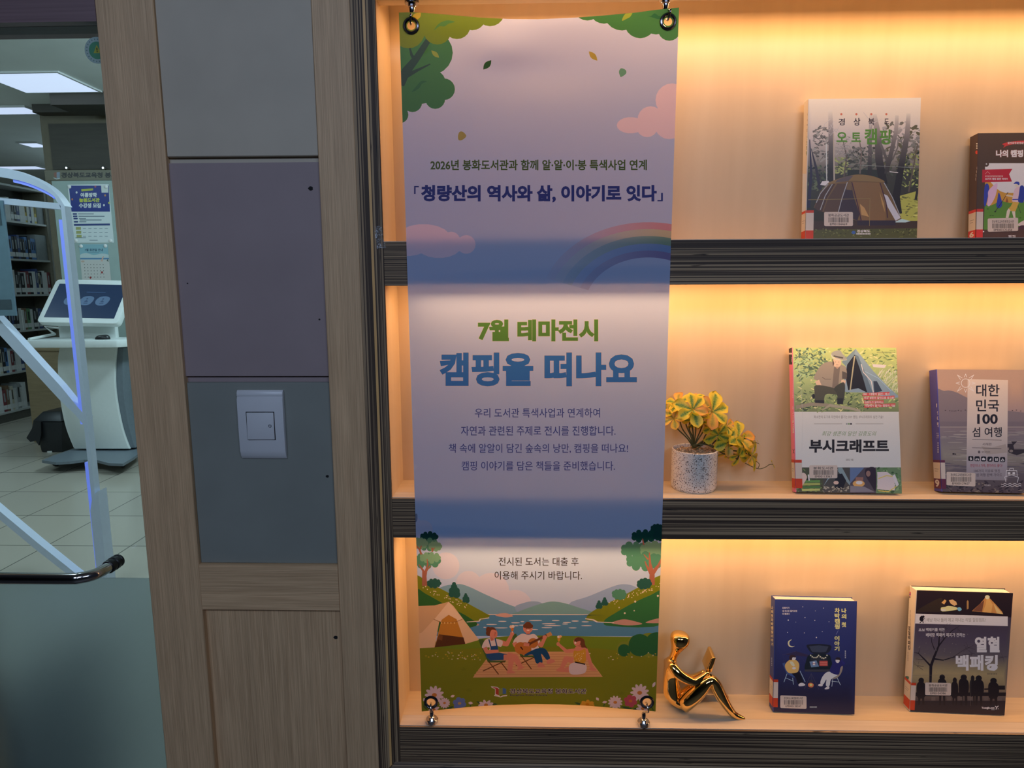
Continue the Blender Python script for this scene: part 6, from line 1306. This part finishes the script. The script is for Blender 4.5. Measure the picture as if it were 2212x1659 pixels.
poster('calendar_sheet', 'pale monthly closing day calendar sheet pinned below the blue poster', 'calendar', [(404, 1250), (550, 1248), (572, 1470), (424, 1472)], (.62, .60, .57), P2, [(416, 1260), (540, 1259)])
# ---- security gate
GTY = 1.9
gt = empty('security_gate', Vector((at_y(205, 1100, GTY).x, GTY, 0)), 'white framed library security gate with glowing blue inner edges behind the door', 'security gate')
ivg = Matrix.Translation(-gt.location)
def gp(f, pts): return [at_y(*f(*p), GTY) for p in pts]
GW = mat('gate_white', (.66, .72, .86), .35, 0, .02)
GBL = mat('gate_blue_edge', (.35, .40, .85), .3, 0, .02, emit=((.16, .22, 1.0), .55))
mb = MB()
post = gp(L1, [(345, 1068), (322, 1062)]) 
xo, xi_ = at_y(141.5, 464, GTY).x, at_y(133, 464, GTY).x
zj = at_y(183, 930, GTY).z
zt_ = at_y(140, 445, GTY).z
mb.box(xi_, xo, GTY, GTY + .04, .0, zt_)
outer = gp(L1, [(-240, 838), (-120, 840), (0, 858), (60, 868), (130, 892), (200, 925), (260, 965), (300, 1008), (325, 1062)]); inner = gp(L1, [(-240, 886), (-120, 888), (0, 905), (80, 920), (150, 940), (220, 970), (270, 1000), (290, 1030), (298, 1060)])
outer[-1] = Vector((xo, GTY, zt_)); inner[-1] = Vector((xi_, GTY, zt_ - .0))
oc, ic_ = catmull(outer, 4), catmull(inner, 4)
n_ = min(len(oc), len(ic_)); oc, ic_ = oc[-n_:], ic_[-n_:]
vs = oc + ic_ + [p + Vector((0, .05, 0)) for p in oc + ic_]; N2 = 2 * n_; fs = []
for i in range(n_ - 1): fs += [[i, i + 1, n_ + i + 1, n_ + i], [N2 + i, N2 + n_ + i, N2 + n_ + i + 1, N2 + i + 1], [i, N2 + i, N2 + i + 1, i + 1], [n_ + i, n_ + i + 1, N2 + n_ + i + 1, N2 + n_ + i]]
mb.add(vs, fs)
cb = gp(L1, [(-240, 1000), (0, 1012), (300, 1040), (312, 1072), (0, 1043), (-240, 1030)]); mb.prism(cb, (0, .05, 0))
dg = gp(LK, [(-250, 40), (0, 305), (430, 775), (560, 935), (620, 1000), (600, 1060), (540, 985), (420, 870), (0, 415), (-250, 150)]); mb.prism([p + Vector((0, .002, 0)) for p in dg], (0, .045, 0))
dl = gp(L3, [(-150, 140), (0, 266), (200, 433), (395, 590), (530, 690), (500, 700), (345, 592), (180, 462), (0, 312), (-150, 190)]); mb.prism([p + Vector((0, .002, 0)) for p in dl], (0, .045, 0))
mb.build('frame', GW, gt, inv=ivg)
q = gp(L3, [(476, 232), (490, 205), (505, 175), (530, 150), (537, 152)]); xr_ = at_y(*L3(552, 300), GTY).x; xl_ = at_y(*L3(500, 300), GTY).x; z_t = at_y(*L3(537, 152), GTY).z
MB().prism([Vector((xl_, GTY - .006, z_t - .10)), Vector((xl_ + .012, GTY - .006, z_t - .05)), Vector((xr_ - .012, GTY - .006, z_t - .01)), Vector((xr_, GTY - .006, z_t)), Vector((xr_, GTY - .006, 0)), Vector((xl_, GTY - .006, 0))], (0, .065, 0)).build('post_cover', GW, gt, inv=ivg)
bw = .019
mb = MB(); mb.box(xi_ - bw, xi_ - .0005, GTY + .004, GTY + .045, zj + .03, zt_ - .06); mb.box(xi_ - bw, xi_ - .0005, GTY + .004, GTY + .045, .0, zj - .16)
mb.build('blue_edge', GBL, gt, inv=ivg)
mb = MB(); e0 = ic_[len(ic_) // 3:-8]
for a_, b_ in zip(e0, e0[1:]): mb.add([a_ + Vector((0, .005, -.001)), b_ + Vector((0, .005, -.001)), b_ + Vector((0, .005, -.014)), a_ + Vector((0, .005, -.014)), a_ + Vector((0, .045, -.001)), b_ + Vector((0, .045, -.001)), b_ + Vector((0, .045, -.014)), a_ + Vector((0, .045, -.014))], [[0, 1, 2, 3], [4, 7, 6, 5], [3, 2, 6, 7]])
mb.build('blue_edge', GBL, gt, inv=ivg)
PLT = mat('gate_sign_plate', (.16, .25, .31), .3, 0, .05); PLD = mat('gate_sign_dark', (.07, .10, .12), .4, 0, .05)
sp_ = [at_y(*p, GTY - .02) for p in ((-90, 432), (9, 432), (34, 682), (-70, 682))]; xs_ = sp_[2].x
xs_ = at_y(22, 560, GTY - .02).x
pz1, pz0 = at_y(9, 433, GTY - .02).z, at_y(34, 682, GTY - .02).z
pe = MB().box(at_y(-90, 560, GTY).x, xs_, GTY - .024, GTY - .016, pz0, pz1).build('sign_plate', PLT, gt, inv=ivg)
MB().box(at_y(-90, 560, GTY).x, xs_ - .015, GTY - .0255, GTY - .0242, pz0 + .03, pz0 + .075).build('sign_band', PLD, pe, inv=ivg)
MB().box(at_y(-90, 560, GTY).x, xs_ - .015, GTY - .0255, GTY - .0242, pz1 - .11, pz1 - .02).build('sign_band', PLD, pe, inv=ivg)
# ---- self-service kiosk
KY = 4.3
KW = mat('kiosk_white', (.74, .77, .75), .35, 0, .02); KG = mat('kiosk_grey', (.16, .19, .22), .4, 0, .05)
ks = empty('kiosk', Vector((at_y(*LK(640, 1250), KY).x, KY, 0)), 'white self service kiosk with a tilted touch screen and shelf, on wheels', 'kiosk')
ivk = Matrix.Translation(-ks.location)
def kp(pts, Y): return [at_y(*LK(*p), Y) for p in pts]
lft = [(425, 500), (412, 600), (418, 760), (438, 930), (475, 1090), (535, 1240)]; rgt_ = [(930, 1240), (880, 1105), (843, 940), (822, 780), (822, 620), (832, 500)]
cl = catmull(kp(lft, KY), 4); cr_ = catmull(kp(rgt_, KY), 4)
z_lo = .115
def zfix(p): p = p.copy(); p.z = max(p.z, z_lo); return p
MB().prism([zfix(p) for p in cl + cr_], (0, .03, 0)).build('front_panel', KW, ks, inv=ivk, bevel=.006)
MB().prism([zfix(p) for p in catmull(kp([(815, 500), (812, 640), (830, 800), (858, 950), (905, 1110), (930, 1240)], KY), 4) + catmull(kp([(1030, 1200), (1000, 1000), (970, 800), (925, 620), (885, 480)], KY), 4)], (0, .16, 0)).build('rear_body', KG, ks, inv=ivk) if False else None
mb = MB(); inn = [(445, 510), (440, 640), (455, 800), (480, 950), (520, 1100), (570, 1235)]; 
mb.prism([zfix(p) + Vector((0, .032, 0)) for p in catmull(kp(inn, KY), 4) + catmull(kp([(955, 1235), (915, 1100), (885, 950), (868, 800), (862, 640), (868, 505)], KY), 4)], (0, .22, 0)); mb.build('rear_body', KG, ks, inv=ivk, bevel=.008)
zt1, zt0 = at_y(*LK(400, 450), KY - .22).z, at_y(*LK(400, 503), KY - .22).z
tx0, tx1 = at_y(*LK(150, 470), KY - .22).x, at_y(*LK(868, 470), KY - .22).x
pl_ = [(tx0, KY - .22), (tx1 - .12, KY - .22), (tx1 - .05, KY - .20), (tx1 - .01, KY - .15), (tx1, KY - .06), (tx1, KY + .16), (tx0, KY + .16)]
MB().prism([Vector((x, y, zt0)) for x, y in pl_], (0, 0, zt1 - zt0)).build('shelf_top', KW, ks, inv=ivk, bevel=.008)
MB().tube([Vector((tx0 + .04, KY - .18, zt1 + .008)), Vector((tx0 + .05, KY + .10, zt1 + .03)), at_y(*LK(322, 352), KY + .14), at_y(*LK(436, 362), KY + .14)], .012, 8).build('side_rail', KW, ks, smooth=True, inv=ivk)
a0, a1 = at_y(*LK(438, 345), KY + .12), at_y(*LK(852, 435), KY + .12)
MB().box(a0.x, a1.x, KY + .08, KY + .13, zt1 - .005, a0.z + .05).build('neck', KW, ks, bevel=.01, inv=ivk)
yb_, yt_ = KY - .08, KY + .20
sc4 = [at_y(*LK(285, 318), yb_), at_y(*LK(893, 330), yb_), at_y(*LK(915, 14), yt_), at_y(*LK(382, 14), yt_)]
sx_ = (sc4[1] - sc4[0]).normalized(); up_ = ((sc4[3] + sc4[2]) / 2 - (sc4[0] + sc4[1]) / 2); up_ = (up_ - sx_ * up_.dot(sx_)); SH = up_.length; up_.normalize(); nn = sx_.cross(up_); SWd = ((sc4[1] - sc4[0]).length + (sc4[2] - sc4[3]).length) / 2
o0 = (sc4[0] + sc4[1] + sc4[2] + sc4[3]) / 4
def sp2(a, b2, d=0.0): return o0 + sx_ * a + up_ * b2 + nn * d
hw, hh, rc_ = SWd / 2, SH / 2, .035; pts = []
for cx, cy, a in ((hw - rc_, -hh + rc_, -90), (hw - rc_, hh - rc_, 0), (-hw + rc_, hh - rc_, 90), (-hw + rc_, -hh + rc_, 180)):
    for k in range(5): g = math.radians(a + 22.5 * k); pts.append(sp2(cx + rc_ * math.cos(g), cy + rc_ * math.sin(g)))
MB().prism(pts, -nn * .055).build('screen_housing', KW, ks, inv=ivk, bevel=.006)
def scv(x, y):
    p = at_p(*LK(x, y), o0, nn); d = p - o0; return (d.dot(sx_) * 1000, d.dot(up_) * 1000)
mx_, my_ = (hw - .045) * 1000, (hh - .05) * 1000
S = Art([(-mx_, -my_), (mx_, -my_), (mx_, my_), (-mx_, my_)], lambda x, y: (x, y), lin('243452'))
for k, x in enumerate((-.45, .0, .46)):
    S.smooth([(mx_ * x + mx_ * .19 * c_, my_ * .02 + my_ * .27 * s_) for c_, s_ in ((-1, .1), (-.6, .8), (.3, 1), (1, .6), (.95, -.3), (.5, -.95), (-.4, -1), (-.9, -.6))], lin('5f7391'))
    S.ell(mx_ * x, my_ * .13, 8, 9, lin('3f5070')); S.smooth([(mx_ * x - 15, my_ * -.06), (mx_ * x, my_ * .05), (mx_ * x + 15, my_ * -.06)], lin('3f5070')); S.rect(mx_ * x - 18, my_ * -.16, mx_ * x + 18, my_ * -.12, lin('3f5070'))
S.rect(-mx_ * .1, my_ * .5, mx_ * .45, my_ * .54, lin('41557a'))
m, nt, b = nmat('touch_screen'); a_ = N(nt, 'ShaderNodeAttribute', attribute_name='print'); nt.links.new(a_.outputs['Color'], b.inputs['Base Color']); nt.links.new(a_.outputs['Color'], b.inputs['Emission Color']); b.inputs['Emission Strength'].default_value = .12; b.inputs['Roughness'].default_value = .3
art_object('touch_screen', [S.mesh(lambda x, y: sp2(x / 1000, y / 1000, .0008))], m, ks, inv=ivk)
MB().box(at_y(*LK(605, 690), KY).x, at_y(*LK(628, 690), KY).x, KY - .002, KY + .002, at_y(*LK(615, 694), KY).z, at_y(*LK(615, 680), KY).z).build('card_slot', BLACKR, ks, inv=ivk)
bp = [at_z(*LK(*p), .10) for p in ((300, 1308), (380, 1275), (520, 1225), (760, 1205), (1010, 1185), (1015, 1240), (960, 1285), (880, 1332), (780, 1328), (690, 1305), (600, 1303), (500, 1316), (400, 1322))]
MB().prism(bp, (0, 0, -.022)).build('base_plate', KG, ks, inv=ivk)
for (x, y) in ((382, 1315), (862, 1322), (985, 1235), (560, 1235)):
    p = at_z(*LK(x, y), .05); mb = MB(); mb.lathe([(0, -.012), (.034, -.012), (.036, -.008), (.036, .008), (.034, .012), (0, .012)], Vector((p.x, p.y + .03, .0365)), 20, 0, 'x'); mb.box(p.x - .02, p.x + .02, p.y + .01, p.y + .05, .06, .0775); mb.build('caster', BLACKR, ks, inv=ivk)
# mouse on the kiosk shelf
mc = at_y(*LK(735, 430), KY - .1); mc.z = zt1
mb = MB(); prof = []; vs = []; fs = []
for j in range(7):
    t = j / 6 * math.pi / 2
    for k in range(20):
        a = k * 2 * math.pi / 20; vs.append(mc + Vector((.062 * math.cos(t) ** .5 * math.cos(a), .036 * math.cos(t) ** .5 * math.sin(a), .0006 + .036 * math.sin(t) * (1 + .25 * math.cos(a) * math.cos(t)))))
for j in range(6):
    for k in range(20): fs.append([j * 20 + k, j * 20 + (k + 1) % 20, (j + 1) * 20 + (k + 1) % 20, (j + 1) * 20 + k])
fs.append(list(range(20))[::-1]); mb.add(vs, fs)
tag(mb.build('computer_mouse', BLACKR, smooth=True), 'black computer mouse resting on the white kiosk shelf', 'mouse')
# ---- waste bin
BY = 4.62
tb_ = empty('waste_bin', Vector((at_y(*LK(370, 1150), BY).x, BY + .15, 0)), 'black plastic waste bin with a lid and bag, left of the kiosk', 'waste bin')
ivb = Matrix.Translation(-tb_.location)
BINM = mat('black_plastic', (.022, .024, .028), .4, 0, .1)
bx0, bx1 = at_y(*LK(250, 1030), BY).x, at_y(*LK(455, 1030), BY).x; cx0, cx1 = at_y(*LK(300, 1285), BY).x, at_y(*LK(450, 1285), BY).x
zb1 = at_y(*LK(300, 1028), BY).z; zb0 = .0
MB().add([(cx0, BY, zb0), (cx1, BY, zb0), (cx1, BY + .26, zb0), (cx0, BY + .26, zb0), (bx0, BY - .02, zb1), (bx1, BY - .02, zb1), (bx1, BY + .28, zb1), (bx0, BY + .28, zb1)], [[0, 3, 2, 1], [4, 5, 6, 7], [0, 1, 5, 4], [1, 2, 6, 5], [2, 3, 7, 6], [3, 0, 4, 7]]).build('bin_body', BINM, tb_, bevel=.012, inv=ivb)
zl1 = at_y(*LK(350, 935), BY + .2).z
MB().add([(bx0 - .01, BY - .03, zb1 + .001), (bx1 + .01, BY - .03, zb1 + .001), (bx1 + .01, BY + .31, zb1 + .001), (bx0 - .01, BY + .31, zb1 + .001), (bx0 + .05, BY + .04, zl1), (bx1 - .04, BY + .04, zl1), (bx1 - .04, BY + .26, zl1), (bx0 + .05, BY + .26, zl1)], [[0, 3, 2, 1], [4, 5, 6, 7], [0, 1, 5, 4], [1, 2, 6, 5], [2, 3, 7, 6], [3, 0, 4, 7]]).build('bin_lid', BINM, tb_, bevel=.012, inv=ivb)
fl = [at_y(*LK(*p), BY - .03) for p in ((248, 1022), (235, 1080), (196, 1145), (225, 1175), (262, 1165), (285, 1200), (300, 1120), (300, 1030))]
MB().prism(fl, (0, -.012, 0)).build('bin_bag', BINM, tb_, inv=ivb)
lb = [at_y(*LK(*p), BY - .004) for p in ((338, 1243), (372, 1240), (378, 1270), (345, 1278))]
MB().prism(lb, (0, -.002, 0)).build('bin_label', WHITEP, tb_, inv=ivb)
# ---- low tan cabinet behind the kiosk
TY = 5.0
TAN = lines_mat('tan_wood', (.22, .165, .09), (.27, .20, .115), (6, 6, 60), .3, .7, .6, 3)
cx0, cx1 = at_y(*LK(190, 700), TY).x, at_y(*LK(470, 700), TY).x; cz = at_y(*LK(300, 503), TY).z
cb_ = empty('low_cabinet', Vector(((cx0 + cx1) / 2, TY + .1, 0)), 'tan wooden low cabinet standing behind the kiosk', 'cabinet'); ivc = Matrix.Translation(-cb_.location)
MB().box(cx0, cx1, TY, TY + .2, 0, cz - .03).build('carcass', TAN, cb_, inv=ivc); MB().box(cx0 - .01, cx1 + .01, TY - .012, TY + .21, cz - .0295, cz).build('top', TAN, cb_, bevel=.004, inv=ivc)
# ---- library bookcase on the left, its open side towards +x
BXX = at_z(0, 893, .12).x
y_of = lambda u, v=640: at_x(u, v, BXX).y
yA, yB = y_of(-40, 640), y_of(121, 640)
SHM = mat('bookcase_metal', (.55, .57, .56), .4, 0, .03); SHB = mat('bookcase_back', (.12, .115, .10), .7, 0, .1)
lbk = empty('library_bookcase', Vector((BXX - .14, (yA + yB) / 2, 0)), 'tall open library bookcase with pale shelves full of labelled books', 'bookcase'); ivl = Matrix.Translation(-lbk.location)
rows = [478, 521 + 38, 636, 714, 802, 884]
zrow = [at_x(40, v, BXX).z for v in rows]
for z in zrow + [at_x(40, 438 - 36, BXX).z]: MB().box(BXX - .26, BXX, yA, yB - .03, z - .022, z).build('shelf', SHM, lbk, inv=ivl)
MB().box(BXX - .285, BXX - .262, yA, yB - .03, 0, zrow[0] + .45).build('back_panel', SHB, lbk, inv=ivl)
MB().box(BXX - .28, BXX + .004, yB - .029, yB, 0, zrow[0] + .46).build('side_panel', mat('bookcase_side', (.22, .20, .15), .6, 0, .1), lbk, inv=ivl)
MB().box(BXX - .26, BXX - .01, yA, yB - .03, 0, zrow[5] - .023).build('kickboard', SHB, lbk, inv=ivl)
COLS = [('white', (.68, .70, .70)), ('black', (.025, .025, .03)), ('navy', (.05, .08, .22)), ('grey', (.34, .36, .37)), ('yellow', (.62, .48, .10)), ('blue', (.12, .26, .55)), ('dark red', (.22, .05, .06)), ('cream', (.62, .58, .46)), ('brown', (.20, .13, .08)), ('green', (.14, .30, .16))]
SPM = {n: mat('spine_' + n.replace(' ', '_'), c, .5, 0, .05) for n, c in COLS}
LBL = mat('spine_label', (.74, .76, .76), .5, 0, .04, (120, 120, 120))
palette = [['white', 'white', 'grey', 'black', 'navy', 'white', 'white', 'yellow', 'white', 'navy', 'white', 'yellow'], ['white', 'blue', 'black', 'black', 'navy', 'black', 'black', 'blue', 'black', 'blue', 'blue'], ['cream', 'white', 'black', 'grey', 'black', 'white', 'dark red', 'black', 'white', 'navy', 'cream', 'black', 'white', 'white', 'dark red'], ['black', 'white', 'navy', 'black', 'navy', 'black', 'black', 'white', 'white', 'brown', 'green', 'white', 'black', 'grey', 'navy'], ['white', 'cream', 'black', 'blue', 'white', 'dark red', 'grey', 'white', 'white', 'navy'], ['white', 'white', 'dark red', 'brown', 'white', 'cream', 'white', 'grey', 'white', 'white']]
SPAN = [(14, 80), (16, 80), (22, 112), (-2, 95), (-4, 56), (-4, 62)]
ORD = ['first', 'second', 'third', 'fourth', 'fifth', 'sixth', 'seventh', 'eighth', 'ninth', 'tenth', 'eleventh', 'twelfth', 'thirteenth', 'fourteenth', 'fifteenth', 'sixteenth', 'seventeenth']
RNM = ['top', 'second', 'third', 'fourth', 'fifth', 'lowest']
rr = random.Random(17)
for r, (pal, (u0, u1)) in enumerate(zip(palette, SPAN)):
    y0, y1 = y_of(u0, rows[r] - 20), y_of(u1, rows[r] - 20); n = len(pal); ws = [rr.uniform(.75, 1.3) for _ in pal]; tot = sum(ws); y = y0
    for k, cn in enumerate(pal):
        t = (y1 - y0) * ws[k] / tot; hgt = rr.uniform(.23, .30) if r != 0 else rr.uniform(.22, .26); dep = rr.uniform(.15, .19); x1 = BXX - .012 - rr.uniform(0, .01); z = zrow[r] + .0003
        bk = MB().box(x1 - dep, x1, y + .0008, y + t - .0008, z, z + hgt); bk.box(x1, x1 + .0008, y + .0012, y + t - .0012, z + .025, z + .075, 1)
        if cn != 'white': bk.box(x1, x1 + .0008, y + t * .3, y + t * .7, z + hgt * .45, z + hgt * .85, 2)
        bk.build('shelved_book', [SPM[cn], LBL, SPM['grey' if cn in ('black', 'navy', 'dark red', 'brown') else 'black']])
        o = bpy.context.scene.objects[-1] if False else COL.objects[-1]
        tag(o, '%s spined book, %s from the left on the %s shelf of the library bookcase' % (cn, ORD[k], RNM[r]), 'book', 'books on the library bookcase')
        y += t
for r, u0, u1, lab in ((0, 82, 111, 'upper grey file box right of the books on the library bookcase'), (1, 82, 116, 'lower grey file box right of the blue books on the library bookcase')):
    y0, y1 = y_of(u0, rows[r] - 20), y_of(u1, rows[r] - 20); z = zrow[r] + .0003
    tag(MB().box(BXX - .22, BXX - .02, y0, min(y1, yB - .034), z, z + (.22 if r == 0 else .30)).build('file_box', mat('file_grey', (.32, .35, .36), .6, 0, .06), bevel=.004), lab, 'file box', 'grey file boxes on the library bookcase')
# dark floor slab added to make the shadowy blur seen through the film
mtm = mat('blur_slab_black', (.012, .014, .016), .95, 0, .4, (400, 400, 400), bump=.6)
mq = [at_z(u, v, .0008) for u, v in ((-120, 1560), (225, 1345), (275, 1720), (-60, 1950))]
tag(MB().prism(mq, (0, 0, .011)).build('blur_slab', mtm, bevel=.003), 'dark slab added for the shadowy blur behind the frosted door film', 'blur_slab')
